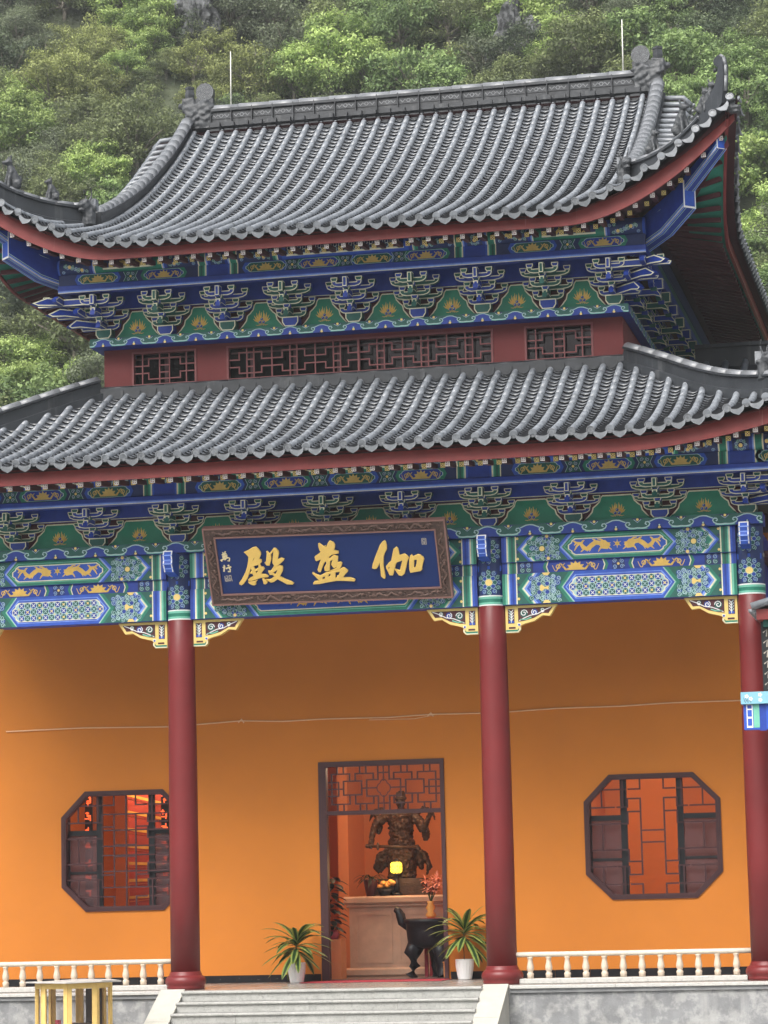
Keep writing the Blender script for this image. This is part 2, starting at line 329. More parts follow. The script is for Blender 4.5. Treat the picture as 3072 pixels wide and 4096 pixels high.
# flat painted ornament, laid on a surface by fn(u, v, w) with w the height above the surface
class Paint(MB):
    def __init__(s, fn): super().__init__(); s.fn = fn
    def poly(s, pts, m, w):
        s.add([s.fn(u,v,w) for u,v in pts], [tuple(range(len(pts)))], m)
    def rect(s, u0, u1, v0, v1, m, w): s.poly([(u0,v0),(u1,v0),(u1,v1),(u0,v1)], m, w)
    def disc(s, u, v, r, m, w, n=10, sy=1.0):
        s.poly([(u+r*cos(2*pi*k/n), v+sy*r*sin(2*pi*k/n)) for k in range(n)], m, w)
    def stroke(s, pts, wd, m, w, closed=False):
        n = len(pts); W = wd if isinstance(wd, (list, tuple)) else [wd]*n; L = []; R = []
        for i in range(n):
            a = pts[(i-1) % n] if (closed or i > 0) else pts[i]; b = pts[(i+1) % n] if (closed or i < n-1) else pts[i]
            dx, dy = b[0]-a[0], b[1]-a[1]; l = sqrt(dx*dx+dy*dy) or 1; nx, ny = -dy/l*W[i]/2, dx/l*W[i]/2
            L.append((pts[i][0]+nx, pts[i][1]+ny)); R.append((pts[i][0]-nx, pts[i][1]-ny))
        vs = [s.fn(u,v,w) for u,v in L]+[s.fn(u,v,w) for u,v in R]; fs = []
        for i in range(n if closed else n-1):
            j = (i+1) % n; fs.append((i, n+i, n+j, j))
        s.add(vs, fs, m)
    def ring(s, u, v, r, wd, m, w, n=10): s.stroke([(u+r*cos(2*pi*k/n), v+r*sin(2*pi*k/n)) for k in range(n)], wd, m, w, True)
    def whorl(s, u, v, r, fill, w, ph=0.0, line='pale', lw=0.008):
        s.disc(u, v, r, fill, w, 9)
        pts = []
        for k in range(13):
            t = k/12; a = ph+t*2*pi*1.35; q = r*(0.92-0.72*t); pts.append((u+q*cos(a), v+q*sin(a)))
        s.stroke(pts, lw, line, w+0.0012)
    def flower(s, u, v, R, w, c1='blue', c2='green_dk', heart=True, whorls=11, sy=1.0, clip=None):
        for k in range(whorls):
            a = 2*pi*k/whorls+0.2; x, y = u+R*0.80*cos(a), v+R*0.80*sin(a)*sy
            if clip and not (clip[0]+R*.16 < x < clip[1]-R*.16 and clip[2]+R*.16 < y < clip[3]-R*.16): continue
            s.whorl(x, y, R*0.215, c2 if k % 2 else c1, w, a, lw=R*0.045)
        for k in range(8):
            a = 2*pi*k/8; x, y = u+R*0.44*cos(a), v+R*0.44*sin(a)*sy
            if clip and not (clip[0] < x < clip[1] and clip[2] < y < clip[3]): continue
            s.disc(x, y, R*0.19, c1 if k % 2 else c2, w+0.0006*(k % 2), 8); s.ring(x, y, R*0.18, R*0.035, 'pale', w+0.002, 8)
        if heart: s.disc(u, v, R*0.30, c1, w+0.003, 10); s.disc(u, v, R*0.22, 'yellow', w+0.0045, 10)
    def lotus(s, u, v, W, H, w, mm='gold'):     # gilt lotus with side scrolls, W wide, H high
        fan = [(u-W*0.22, v-H*0.42)]
        for k in range(13):
            a = pi-pi*k/12; r = (1.0 if k % 2 == 0 else 0.68); fan.append((u+W*0.20*r*cos(a), v-H*0.30+H*0.80*r*sin(a)))
        fan.append((u+W*0.22, v-H*0.42)); s.poly(fan, mm, w)
        for sg in (-1, 1):
            s.stroke([(u+sg*W*0.20, v-H*0.35), (u+sg*W*0.27, v+H*0.05), (u+sg*W*0.22, v+H*0.30)], [H*.20,H*.15,H*.05], mm, w)
            pts = [(u+sg*(W*0.26+W*0.22*t), v+H*(-0.1+0.38*sin(t*2*pi*1.1))) for t in [i/8 for i in range(9)]]
            s.stroke(pts, [H*.14*(1-.08*i) for i in range(9)], mm, w)
            s.ring(u+sg*W*0.36, v-H*0.02, H*0.20, H*0.09, mm, w+.0006, 8)
    def dragon(s, u, v, L, H, sg, w, mm='gold'):   # gilt dragon seen from the side, sg = +1 head to the right
        body = [(-.46,.10),(-.40,.28),(-.30,.22),(-.24,-.05),(-.14,-.22),(-.02,.05),(.08,.25),(.20,.18),(.26,-.10),(.36,-.16),(.44,.05)]
        wd = [.08,.17,.24,.30,.34,.36,.36,.34,.31,.26,.14]
        s.stroke([(u+sg*a*L, v+b*H) for a, b in body], [q*H for q in wd], mm, w)
        s.poly([(u+sg*a*L, v+b*H) for a, b in ((.20,.05),(.22,.34),(.32,.40),(.38,.22),(.46,.18),(.40,.02),(.30,-.06))], mm, w+.001)
        for a, b, c, d in ((-.34,.2,-.46,-.30),(-.16,-.15,-.30,-.42),(.02,.1,-.08,-.40),(.24,-.1,.14,-.44),(.30,-.05,.48,-.34),(.28,.3,.12,.50),(-.28,.2,-.20,.46),(-.40,.25,-.50,.42),(.1,.25,.0,.5)):
            s.stroke([(u+sg*a*L, v+b*H), (u+sg*(a+c)/2*L, v+((b+d)/2+.06)*H), (u+sg*c*L, v+d*H)], [.16*H,.13*H,.05*H], mm, w+.0006)
def wob(x, y, z, s=1.0): return noise.noise(Vector((x*s, y*s, z*s)))
def lerp(a, b, t): return a+(b-a)*t
def interp(tab, x):
    if x <= tab[0][0]: i = 0
    elif x >= tab[-1][0]: i = len(tab)-2
    else:
        i = 0
        while tab[i+1][0] < x: i += 1
    (x0, y0), (x1, y1) = tab[i], tab[i+1]
    # smooth (Catmull-Rom) inside the table, straight outside
    t = (x-x0)/(x1-x0)
    if t < 0 or t > 1: return y0+(y1-y0)*t
    m0 = (y1-tab[i-1][1])/(x1-tab[i-1][0]) if i > 0 else (y1-y0)/(x1-x0)
    m1 = (tab[i+2][1]-y0)/(tab[i+2][0]-x0) if i+2 < len(tab) else (y1-y0)/(x1-x0)
    h = x1-x0; t2 = t*t; t3 = t2*t
    return (2*t3-3*t2+1)*y0+(t3-2*t2+t)*h*m0+(-2*t3+3*t2)*y1+(t3-t2)*h*m1
TREE_ZONES = ['above the right ridge half, at the top edge', 'behind the left eave tip, at the top edge', 'left of the roof ridge, under the upper eave', 'behind the left eave tip, under the upper eave', 'above the right ridge half, high up', 'behind the left eave tip, lower down', 'behind the left eave tip, high up', 'above the left ridge half, at the top edge', 'right of the roof ridge, at the top edge', 'above the left ridge half, high up', 'right of the roof ridge, under the upper eave', 'above the right ridge half, lower down', 'left of the roof ridge, high up', 'above the left ridge half, lower down', 'left of the roof ridge, at the top edge', 'right of the roof ridge, high up', 'right of the roof ridge, lower down', 'left of the roof ridge, lower down']
TREES = [(-6.1,74.57,1.8,'o',0,3,4),(-35.91,81.31,1.1,'d',1,0,2),(-21.66,54.78,1.1,'m',2,0,1),(-23.34,53.26,1.8,'d',3,0,1),(-7.87,66.99,1.3,'o',4,0,1),(-27.13,60.57,1.1,'o',5,2,6),(-11.4,82.42,1.3,'d',0,0,1),(-30.81,74.92,1.3,'g',6,1,2),(-25.99,62.67,1.3,'g',5,2,3),(-31.58,71.67,1.3,'b',5,1,4),(-19.96,46.77,1.8,'m',3,1,2),(-5.74,76.98,0.9,'o',0,7,8),(-18.66,76.87,1.3,'o',7,1,4),(-2.66,70.53,1.3,'m',8,0,2),(-18.56,72.63,1.3,'g',9,0,1),(4.09,49.77,1.3,'m',10,3,4),(-3.07,68.8,0.9,'g',8,0,2),(-21.53,51.35,1.8,'o',3,1,2),(-15.88,78.28,1.8,'m',7,0,1),(3.42,70.41,1.5,'o',8,0,2),(-8.84,67.99,1.1,'o',11,2,4),(1.53,48.77,1.3,'d',10,0,2),(-26.82,58.34,1.5,'g',5,1,3),(-17.19,80.3,1.1,'m',7,0,4),(-28.63,66.46,0.9,'b',5,2,6),(2.0,70.51,0.9,'d',8,3,5),(-8.39,74.6,1.8,'b',0,0,2),(-27.39,73.09,1.3,'y',12,0,3),(-20.0,67.92,1.3,'d',13,0,2),(3.28,75.02,1.1,'o',8,1,2),(-30.34,70.77,1.3,'b',5,2,4),(-0.85,73.33,1.1,'d',8,0,6),(-24.62,77.77,0.9,'m',14,0,1),(-12.12,76.64,0.9,'o',0,0,8),(-23.74,57.19,1.3,'o',5,4,6),(-13.36,72.25,1.5,'m',7,3,4),(-32.55,76.01,1.5,'g',6,0,2),(0.11,64.92,1.3,'m',15,1,5),(-30.89,77.87,1.8,'o',1,0,1),(3.67,58.67,1.3,'m',16,2,3),(-23.13,67.51,1.1,'g',17,0,2),(-21.45,62.82,1.1,'o',17,4,8),(-31.03,67.48,1.8,'o',5,0,1),(-10.24,77.53,1.3,'m',0,0,1),(1.14,67.76,1.5,'d',8,2,6),(0.16,70.84,1.3,'d',8,1,6),(-27.45,69.96,1.1,'y',6,4,5),(-9.36,65.3,1.5,'o',11,1,4),(-7.46,69.61,1.3,'d',4,0,1),(-18.46,78.34,1.1,'o',7,2,4),(-35.24,78.1,1.3,'d',6,0,1),(-15.13,66.86,1.8,'g',13,0,1),(-28.71,62.95,1.8,'b',5,0,1),(-24.6,70.58,0.9,'o',12,0,2),(-24.84,73.24,1.1,'b',14,2,3),(-14.4,70.05,1.3,'b',9,3,4),(-21.64,64.69,1.5,'o',17,5,8),(-23.36,50.34,1.1,'b',3,0,2),(-2.3,66.78,1.5,'m',15,0,5),(-17.72,70.11,1.3,'b',9,0,4),(-9.35,70.44,1.5,'g',4,0,1),(-5.79,69.31,0.9,'b',4,1,2),(-27.42,76.37,1.8,'b',14,0,1),(-16.29,81.22,0.9,'o',7,2,3),(-4.57,70.52,1.5,'g',0,2,4),(-16.61,72.92,0.9,'b',9,1,2),(-23.66,60.13,1.1,'b',17,0,1),(2.49,61.05,1.3,'m',16,1,3),(-2.51,64.21,1.8,'o',15,0,1),(-12.9,79.81,1.8,'m',0,0,1),(-4.56,75.37,0.9,'g',0,3,4),(-19.69,74.06,1.8,'g',7,0,1),(-20.26,71.84,0.9,'y',9,1,2),(-4.48,66.23,1.8,'o',4,0,1),(-18.09,66.27,1.1,'d',13,1,2),(1.66,73.78,1.3,'g',8,4,5),(-21.6,73.9,1.5,'g',7,0,1),(-17.21,76.14,0.9,'o',7,1,3),(2.07,57.64,1.8,'b',16,0,1),(-23.98,71.46,0.9,'o',12,1,2),(-10.39,79.69,1.3,'g',0,0,4),(-23.29,65.72,1.3,'o',17,2,8),(-6.82,63.92,1.1,'o',11,3,4),(-24.98,51.32,1.8,'o',3,0,2),(-21.14,71.24,0.9,'y',9,0,2),(-22.65,59.37,0.9,'b',17,0,1),(3.91,66.68,0.9,'m',15,4,5),(-13.92,82.26,1.8,'o',0,0,4),(-22.34,70.14,0.9,'y',17,0,1),(-25.39,59.71,0.9,'o',5,3,5),(-2.46,75.47,0.9,'m',8,1,2),(-21.03,48.88,0.9,'b',3,2,3),(-1.45,61.53,0.9,'d',16,0,2),(-7.69,77.63,0.9,'b',0,1,3),(-0.41,67.75,0.9,'m',15,0,5),(-27.33,64.41,1.1,'b',5,3,4),(2.69,55.69,1.3,'b',10,0,1),(-8.83,76.84,0.9,'b',0,0,3),(0.73,60.34,1.5,'m',16,0,3),(-9.94,81.43,1.3,'o',0,1,3),(-1.62,74.34,0.9,'o',8,3,6),(-33.79,82.22,0.9,'g',1,3,4),(4.13,47.44,1.1,'d',10,1,2),(4.27,52.16,1.3,'o',10,2,3),(-11.35,72.78,1.8,'o',0,1,4),(-25.65,70.74,0.9,'b',12,0,2),(-24.94,64.52,1.8,'o',17,0,2),(-0.5,71.91,0.9,'d',8,1,5),(-27.66,77.94,0.9,'b',14,0,3),(1.88,65.97,0.9,'m',15,1,5),(-8.94,78.79,0.9,'d',0,0,3),(-23.39,46.46,1.8,'m',3,0,2),(-32.18,73.49,1.8,'d',6,0,1),(3.69,65.03,1.3,'o',15,0,1),(-29.11,74.73,1.1,'y',6,3,5),(-29.52,72.07,0.9,'y',6,0,2),(-24.31,48.84,1.1,'d',3,1,2),(-26.76,71.52,1.3,'y',12,1,3),(-34.63,79.96,1.3,'g',1,0,2),(-25.73,54.24,1.3,'g',3,0,1),(1.24,53.54,1.5,'m',10,1,4),(-1.13,59.54,1.3,'g',16,0,2),(2.89,50.45,0.9,'o',10,1,2),(-33.01,80.37,1.1,'o',1,0,1),(-15.15,76.53,1.5,'m',7,2,4),(-30.41,64.42,1.3,'m',5,0,2),(-19.59,48.53,1.1,'g',2,0,2),(-6.24,68.38,0.9,'b',4,0,2),(-9.95,82.86,1.1,'o',0,2,3),(4.16,45.84,0.9,'d',10,0,1),(-12.86,68.05,1.1,'o',13,1,2),(3.12,53.43,1.5,'m',10,2,4),(-24.21,76.78,0.9,'o',14,1,3),(-7.64,72.2,1.8,'b',0,1,2),(-32.58,78.28,0.9,'g',1,2,4),(-20.27,69.2,0.9,'m',13,0,1),(-0.3,57.61,0.9,'m',16,0,3),(3.6,60.38,0.9,'m',16,2,3),(2.35,71.54,0.9,'d',8,4,5),(-22.28,57.53,1.1,'m',17,0,1),(-3.22,61.88,1.8,'g',11,0,1),(2.28,46.82,1.1,'o',10,1,3),(-6.64,77.77,0.9,'d',0,1,3),(-23.18,75.35,1.8,'o',14,0,1),(-19.64,66.54,1.1,'o',13,0,2),(2.38,44.58,1.8,'o',10,0,1),(-11.62,67.51,1.3,'o',11,0,4),(-17.04,74.48,1.5,'o',7,3,4),(-10.24,69.06,1.3,'m',11,0,1),(-0.37,62.71,1.8,'m',15,0,1),(-4.55,72.55,1.3,'g',0,3,4),(-15.82,71.5,1.5,'b',9,2,4),(-24.93,56.83,0.9,'o',5,2,5),(-26.99,66.87,0.9,'g',5,2,4),(-29.8,73.37,1.3,'y',6,1,5),(-20.39,49.78,0.9,'b',2,0,1),(-26.1,69.57,0.9,'y',12,0,2),(-8.95,80.26,0.9,'m',0,0,1),(-4.84,64.52,1.1,'d',11,0,1),(-4.44,68.22,0.9,'o',4,1,2),(-27.84,65.65,0.9,'b',5,4,6),(-15.53,68.5,0.9,'o',13,1,2),(-33.97,73.79,0.9,'g',6,0,2),(-28.66,79.16,1.1,'g',14,0,1),(-3.26,74.5,1.3,'g',8,1,5),(-7.95,64.48,0.9,'o',11,0,2),(3.03,67.27,0.9,'o',15,0,1),(-15.98,69.81,1.5,'b',9,1,4),(-21.72,76.81,0.9,'g',7,0,2),(-6.42,76.15,0.9,'o',0,5,8),(2.88,72.57,1.1,'d',8,4,6),(-30.89,69.12,0.9,'b',5,0,6),(-6.11,78.74,0.9,'d',0,2,3),(-4.08,77.34,1.5,'g',8,0,5),(-1.06,68.86,1.1,'m',8,1,2),(-11.55,70.88,0.9,'y',4,0,2),(-26.38,68.24,0.9,'y',5,0,1),(2.05,62.58,1.3,'m',15,3,5),(-24.03,68.52,1.3,'o',17,3,8),(1.11,72.16,1.1,'d',8,3,6),(-3.28,72.96,0.9,'m',8,0,2),(-12.4,69.48,1.5,'m',9,0,1),(-11.76,83.8,0.9,'o',0,4,8),(-10.31,75.64,1.8,'o',0,2,4),(-15.08,74.43,1.1,'m',7,1,4),(-22.07,48.01,1.3,'b',3,1,2),(-24.92,58.04,1.1,'o',5,3,6),(-32.26,79.36,0.9,'o',1,0,1),(-22.63,44.21,1.5,'o',3,0,2),(-27.11,56.28,1.3,'d',3,0,2),(-22.88,49.25,0.9,'b',3,0,3),(0.93,55.05,1.1,'m',10,0,4),(1.58,50.29,1.1,'o',10,0,3),(-29.29,65.21,1.1,'b',5,0,4),(-25.73,74.91,1.5,'b',14,1,3),(-6.1,66.48,0.9,'o',4,0,2),(-22.77,63.43,1.1,'o',17,1,8),(3.98,56.7,1.3,'b',16,0,1),(-22.22,72.67,0.9,'y',12,1,2),(-21.73,66.67,1.3,'g',17,1,2),(-28.44,60.07,1.3,'o',5,1,6),(-29.67,68.27,0.9,'b',5,1,6),(-24.46,61.95,1.3,'o',5,5,6),(-7.5,65.75,0.9,'o',11,1,2),(-28.23,68.04,1.5,'y',6,0,5),(-14.9,72.94,0.9,'m',9,0,1),(-34.02,77.59,0.9,'g',1,0,4),(-12.24,77.89,0.9,'o',0,1,8),(-23.85,58.83,0.9,'b',5,5,6),(-35.73,83.05,1.1,'d',1,1,2),(3.6,62.26,1.1,'m',15,4,5),(-24.39,66.62,1.1,'o',17,0,8),(4.5,54.91,1.5,'g',10,1,2),(-19.53,70.68,1.5,'y',9,0,1),(-34.38,75.29,1.8,'g',6,0,1),(-15.27,81.01,0.9,'m',7,0,1),(-26.5,65.87,0.9,'g',5,3,4),(-28.78,70.59,1.5,'y',6,2,5),(-1.9,77.04,0.9,'o',8,2,6),(-22.03,68.92,0.9,'o',17,2,3),(-11.62,80.92,0.9,'o',0,2,8),(-28.96,77.53,1.5,'o',14,0,1),(3.98,68.98,1.1,'d',8,5,6),(3.01,47.76,0.9,'m',10,0,1),(-22.32,61.3,1.8,'o',17,1,2),(-18.67,68.85,0.9,'o',13,0,2),(2.79,68.68,0.9,'d',15,0,1),(1.64,51.8,1.5,'g',10,0,2),(-23.08,51.49,0.9,'b',3,1,3),(-19.72,77.72,1.1,'o',7,0,4),(-30.1,79.33,1.1,'g',1,1,2),(-19.89,50.83,1.1,'g',2,1,2),(-1.8,72.08,1.3,'g',8,2,5),(-9.48,72.52,1.3,'m',4,0,1),(-20.17,76.03,1.1,'d',7,0,1),(-32.57,70.41,1.3,'m',5,1,2),(-20.18,64.93,1.1,'o',17,7,8),(-16.88,67.45,0.9,'d',13,0,2),(-34.12,83.69,0.9,'d',1,0,2),(-31.79,80.26,0.9,'d',1,1,2),(-6.07,70.85,1.1,'b',0,0,1),(-13.91,68.75,0.9,'d',13,1,2),(-25.84,76.27,0.9,'b',14,2,3),(1.23,69.29,0.9,'d',8,2,5),(0.06,66.3,1.1,'m',15,2,5),(-20.94,70.15,0.9,'y',13,0,1),(-5.69,63.75,0.9,'d',11,0,1),(0.73,56.68,1.1,'g',16,1,2),(-32.95,77.34,0.9,'g',1,1,4),(-7.4,79.15,1.3,'g',0,1,4),(0.32,74.63,0.9,'o',8,5,6),(-25.88,66.74,0.9,'o',5,4,5),(2.16,64.37,0.9,'m',15,2,5),(-23.49,72.96,1.1,'d',14,0,1),(-23.14,76.94,0.9,'o',14,2,3),(-4.08,79.14,0.9,'o',8,0,6),(-23.98,54.69,0.9,'g',3,0,1),(-15.64,81.99,0.9,'d',7,0,1),(-35.98,79.42,0.9,'g',6,1,2),(-19.99,63.35,1.5,'o',17,6,8),(-2.77,78.02,0.9,'o',8,1,6),(0.34,58.46,0.9,'d',16,1,2),(-1.31,70.76,1.1,'g',8,3,5),(-30.56,65.88,1.1,'g',5,0,3),(-10.26,74.0,0.9,'o',0,3,8),(-30.3,76.1,0.9,'y',6,1,2),(-21.09,53.44,0.9,'o',2,0,1),(-21.79,45.91,1.1,'o',3,1,2),(-1.24,75.93,0.9,'d',8,0,5),(-7.4,76.43,0.9,'b',0,2,3),(-25.78,61.18,0.9,'g',5,1,4),(-10.02,67.05,1.1,'g',11,0,1),(-10.49,71.35,0.9,'y',4,1,2),(2.7,59.44,0.9,'m',16,1,3),(-26.16,78.61,0.9,'g',14,0,1),(-5.79,72.73,0.9,'o',0,6,8),(-4.43,73.81,0.9,'g',0,2,4),(-20.83,75.1,0.9,'g',7,1,2),(-27.16,74.62,1.1,'b',14,0,3),(-25.98,73.51,0.9,'b',14,1,3),(-12.8,83.58,0.9,'g',0,0,4),(-0.53,75.19,0.9,'o',8,4,6),(3.48,73.62,0.9,'g',8,1,2),(-25.42,67.84,0.9,'o',17,0,3),(-12.14,74.76,1.1,'o',0,0,3),(-21.56,67.93,0.9,'d',17,0,1),(-22.72,71.64,1.1,'y',12,2,3),(2.82,49.07,0.9,'o',10,0,2),(-27.37,61.85,0.9,'g',5,0,4),(-24.93,72.12,0.9,'b',12,1,2),(-27.26,79.4,0.9,'o',14,0,3),(2.98,63.69,0.9,'m',15,3,5),(-29.62,69.31,0.9,'b',5,3,6),(-5.29,79.42,0.9,'g',0,1,4),(-17.32,71.44,0.9,'b',9,0,2),(-32.07,69.21,0.9,'o',5,0,5),(-18.31,79.47,0.9,'o',7,0,3),(-33.23,71.89,1.5,'o',5,0,6),(-23.87,63.2,0.9,'o',17,1,3),(-29.1,61.47,0.9,'o',5,1,5)]
ROCKS = [(-23.85, 75.4, 2.1), (-22.81, 73.6, 1.3), (-23.32, 74.3, 1.6), (-14.97, 81.2, 2.3), (-14.02, 80.9, 2.0), (-15.35, 79.7, 1.4), (-8.76, 74.9, 1.3), (-8.1, 71.5, 1.7), (-8.72, 73.2, 1.3), (-28.34, 78.3, 1.4)]
GLYPHS = {'hall':[[[(-1.356,0.891),(-1.28,0.922),(-1.202,0.965),(-1.148,0.975),(-1.116,0.945),(-1.076,0.88),(-1.077,0.839),(-1.119,0.765),(-1.08,0.751),(-1.079,0.713),(-1.117,0.681),(-1.1,0.626),(-1.068,0.624),(-1.046,0.594),(-1.104,0.529),(-1.112,0.5),(-1.044,0.497),(-0.996,0.462),(-1.01,0.445),(-1.124,0.437),(-1.225,0.407),(-1.292,0.388),(-1.337,0.39),(-1.348,0.407),(-1.319,0.436),(-1.249,0.471),(-1.263,0.518),(-1.293,0.511),(-1.305,0.532),(-1.284,0.548),(-1.267,0.552),(-1.275,0.619),(-1.306,0.536),(-1.36,0.429),(-1.427,0.347),(-1.472,0.319),(-1.502,0.337),(-1.503,0.362),(-1.45,0.424),(-1.378,0.539),(-1.333,0.639),(-1.304,0.738),(-1.29,0.809),(-1.331,0.865)],[(-1.2,0.789),(-1.246,0.719),(-1.227,0.735),(-1.193,0.784)],[(-1.227,0.647),(-1.144,0.665),(-1.146,0.615),(-1.203,0.583),(-1.218,0.617)],[(-1.202,0.558),(-1.164,0.565),(-1.171,0.544),(-1.203,0.516)]],[[(-1.351,0.374),(-1.269,0.379),(-1.194,0.397),(-1.223,0.365),(-1.223,0.327),(-1.254,0.311),(-1.301,0.321),(-1.338,0.348)]],[[(-1.106,0.424),(-1.078,0.423),(-1.024,0.37),(-1.04,0.337),(-1.066,0.321),(-1.098,0.331),(-1.1,0.377)]],[[(-0.982,0.889),(-0.965,0.893),(-0.935,0.85),(-0.878,0.914),(-0.85,0.945),(-0.819,0.937),(-0.777,0.885),(-0.779,0.844),(-0.815,0.745),(-0.744,0.769),(-0.698,0.749),(-0.718,0.72),(-0.834,0.628),(-0.784,0.639),(-0.746,0.625),(-0.74,0.595),(-0.752,0.541),(-0.812,0.451),(-0.726,0.397),(-0.635,0.356),(-0.59,0.325),(-0.617,0.302),(-0.712,0.312),(-0.764,0.348),(-0.854,0.406),(-0.881,0.386),(-0.924,0.358),(-0.974,0.351),(-1.011,0.378),(-1.047,0.413),(-0.983,0.402),(-0.941,0.422),(-0.896,0.458),(-0.933,0.485),(-0.973,0.482),(-0.988,0.525),(-0.992,0.554),(-0.953,0.549),(-0.881,0.638),(-0.903,0.689),(-0.897,0.731),(-0.86,0.897),(-0.912,0.836),(-0.912,0.765),(-0.939,0.691),(-0.961,0.645),(-1.008,0.651),(-1.03,0.698),(-1.008,0.719),(-0.99,0.793),(-0.975,0.86)],[(-0.916,0.522),(-0.829,0.573),(-0.884,0.483)]]],'lan':[[[(-0.107,0.991),(-0.089,0.997),(-0.021,0.938),(0.011,0.956),(-0.002,0.925),(0.016,0.924),(0.055,0.998),(0.089,1.034),(0.145,1.003),(0.167,0.962),(0.157,0.906),(0.135,0.873),(0.21,0.848),(0.206,0.811),(0.139,0.801),(0.09,0.79),(0.031,0.749),(0.052,0.726),(0.099,0.771),(0.125,0.786),(0.191,0.761),(0.177,0.662),(0.152,0.588),(0.116,0.561),(0.093,0.568),(0.064,0.622),(0.071,0.653),(0.101,0.709),(0.053,0.682),(0.028,0.523),(-0.016,0.506),(-0.056,0.52),(-0.055,0.583),(-0.015,0.638),(-0.013,0.678),(-0.032,0.676),(-0.061,0.633),(-0.1,0.553),(-0.125,0.501),(-0.157,0.502),(-0.173,0.543),(-0.132,0.642),(-0.096,0.716),(-0.124,0.708),(-0.174,0.691),(-0.189,0.713),(-0.192,0.764),(-0.175,0.782),(-0.123,0.811),(-0.08,0.847),(-0.098,0.872),(-0.11,0.942)]],[[(-0.265,0.478),(-0.26,0.498),(-0.201,0.463),(-0.144,0.435),(-0.036,0.488),(0.093,0.515),(0.179,0.53),(0.249,0.565),(0.278,0.558),(0.329,0.512),(0.324,0.493),(0.277,0.451),(0.228,0.39),(0.353,0.386),(0.41,0.365),(0.432,0.345),(0.411,0.318),(0.328,0.327),(0.24,0.336),(0.12,0.341),(-0.038,0.318),(-0.173,0.295),(-0.27,0.292),(-0.274,0.311),(-0.243,0.342),(-0.166,0.354),(-0.203,0.4)],[(-0.115,0.403),(-0.065,0.423),(-0.067,0.382),(-0.107,0.371)],[(-0.001,0.452),(0.039,0.466),(0.023,0.429),(-0.01,0.405)],[(0.117,0.489),(0.195,0.495),(0.161,0.43),(0.136,0.425),(0.136,0.394),(0.105,0.388)]],[[(0.169,0.656),(0.224,0.663),(0.248,0.64),(0.228,0.591),(0.192,0.542),(0.154,0.525),(0.027,0.514),(0.134,0.557),(0.161,0.606)]]],'jia':[[[(0.985,1.001),(1.0,0.985),(1.013,0.914),(1.003,0.847),(0.961,0.781),(0.938,0.722),(0.92,0.574),(0.926,0.472),(0.932,0.384),(0.919,0.347),(0.888,0.358),(0.859,0.393),(0.863,0.508),(0.862,0.643),(0.841,0.577),(0.804,0.527),(0.761,0.519),(0.727,0.537),(0.748,0.607),(0.813,0.753),(0.9,0.925),(0.944,0.977)]],[[(1.165,0.885),(1.19,0.857),(1.2,0.738),(1.283,0.762),(1.327,0.73),(1.347,0.692),(1.316,0.626),(1.281,0.513),(1.245,0.419),(1.199,0.384),(1.15,0.399),(1.113,0.472),(1.09,0.5),(1.069,0.426),(1.053,0.399),(1.002,0.405),(0.978,0.477),(0.959,0.532),(0.962,0.559),(1.006,0.611),(1.055,0.65),(1.086,0.756),(1.116,0.849)],[(1.142,0.619),(1.239,0.653),(1.177,0.476),(1.098,0.509),(1.122,0.586)],[(0.987,0.53),(1.022,0.556),(1.0,0.5)]],[[(1.399,0.744),(1.415,0.71),(1.501,0.744),(1.532,0.736),(1.585,0.69),(1.594,0.656),(1.563,0.576),(1.544,0.516),(1.544,0.483),(1.516,0.46),(1.425,0.446),(1.346,0.435),(1.336,0.49),(1.344,0.591),(1.357,0.678),(1.375,0.725)],[(1.431,0.655),(1.476,0.657),(1.465,0.587),(1.436,0.52),(1.409,0.515)]]]}
SMALL = {'wan':[[(-1.739,0.851),(-1.695,0.861),(-1.656,0.87)],[(-1.716,0.896),(-1.708,0.867)],[(-1.669,0.914),(-1.689,0.866)],[(-1.722,0.838),(-1.723,0.793),(-1.708,0.795)],[(-1.722,0.833),(-1.65,0.845),(-1.661,0.796)],[(-1.72,0.813),(-1.658,0.82)],[(-1.688,0.841),(-1.694,0.763)],[(-1.773,0.758),(-1.715,0.778),(-1.636,0.802),(-1.614,0.794),(-1.626,0.74),(-1.653,0.751)],[(-1.76,0.765),(-1.744,0.74)],[(-1.707,0.768),(-1.673,0.774)]],'xing':[[(-1.729,0.673),(-1.713,0.655),(-1.748,0.627)],[(-1.715,0.64),(-1.728,0.611),(-1.74,0.562),(-1.725,0.567)],[(-1.665,0.658),(-1.635,0.669)],[(-1.7,0.61),(-1.65,0.63),(-1.606,0.639)],[(-1.646,0.623),(-1.63,0.598),(-1.636,0.556),(-1.673,0.562)]],'seal':[[(-1.736,0.483),(-1.736,0.389)],[(-1.717,0.482),(-1.688,0.484),(-1.695,0.447),(-1.722,0.445)],[(-1.724,0.428),(-1.686,0.432),(-1.688,0.392),(-1.729,0.389)],[(-1.727,0.408),(-1.688,0.412)],[(-1.669,0.485),(-1.625,0.491)],[(-1.665,0.48),(-1.666,0.436),(-1.632,0.439),(-1.632,0.479)],[(-1.672,0.426),(-1.667,0.391)],[(-1.648,0.425),(-1.653,0.391)],[(-1.628,0.434),(-1.622,0.39)],[(-1.713,0.442),(-1.705,0.427)]],'seal2':[[(1.587,1.005),(1.654,1.006),(1.652,0.902),(1.585,0.904),(1.587,1.005)],[(1.604,0.988),(1.636,0.989),(1.635,0.95),(1.603,0.948),(1.604,0.988)],[(1.604,0.931),(1.64,0.933)],[(1.606,0.917),(1.617,0.927),(1.635,0.915)]]}
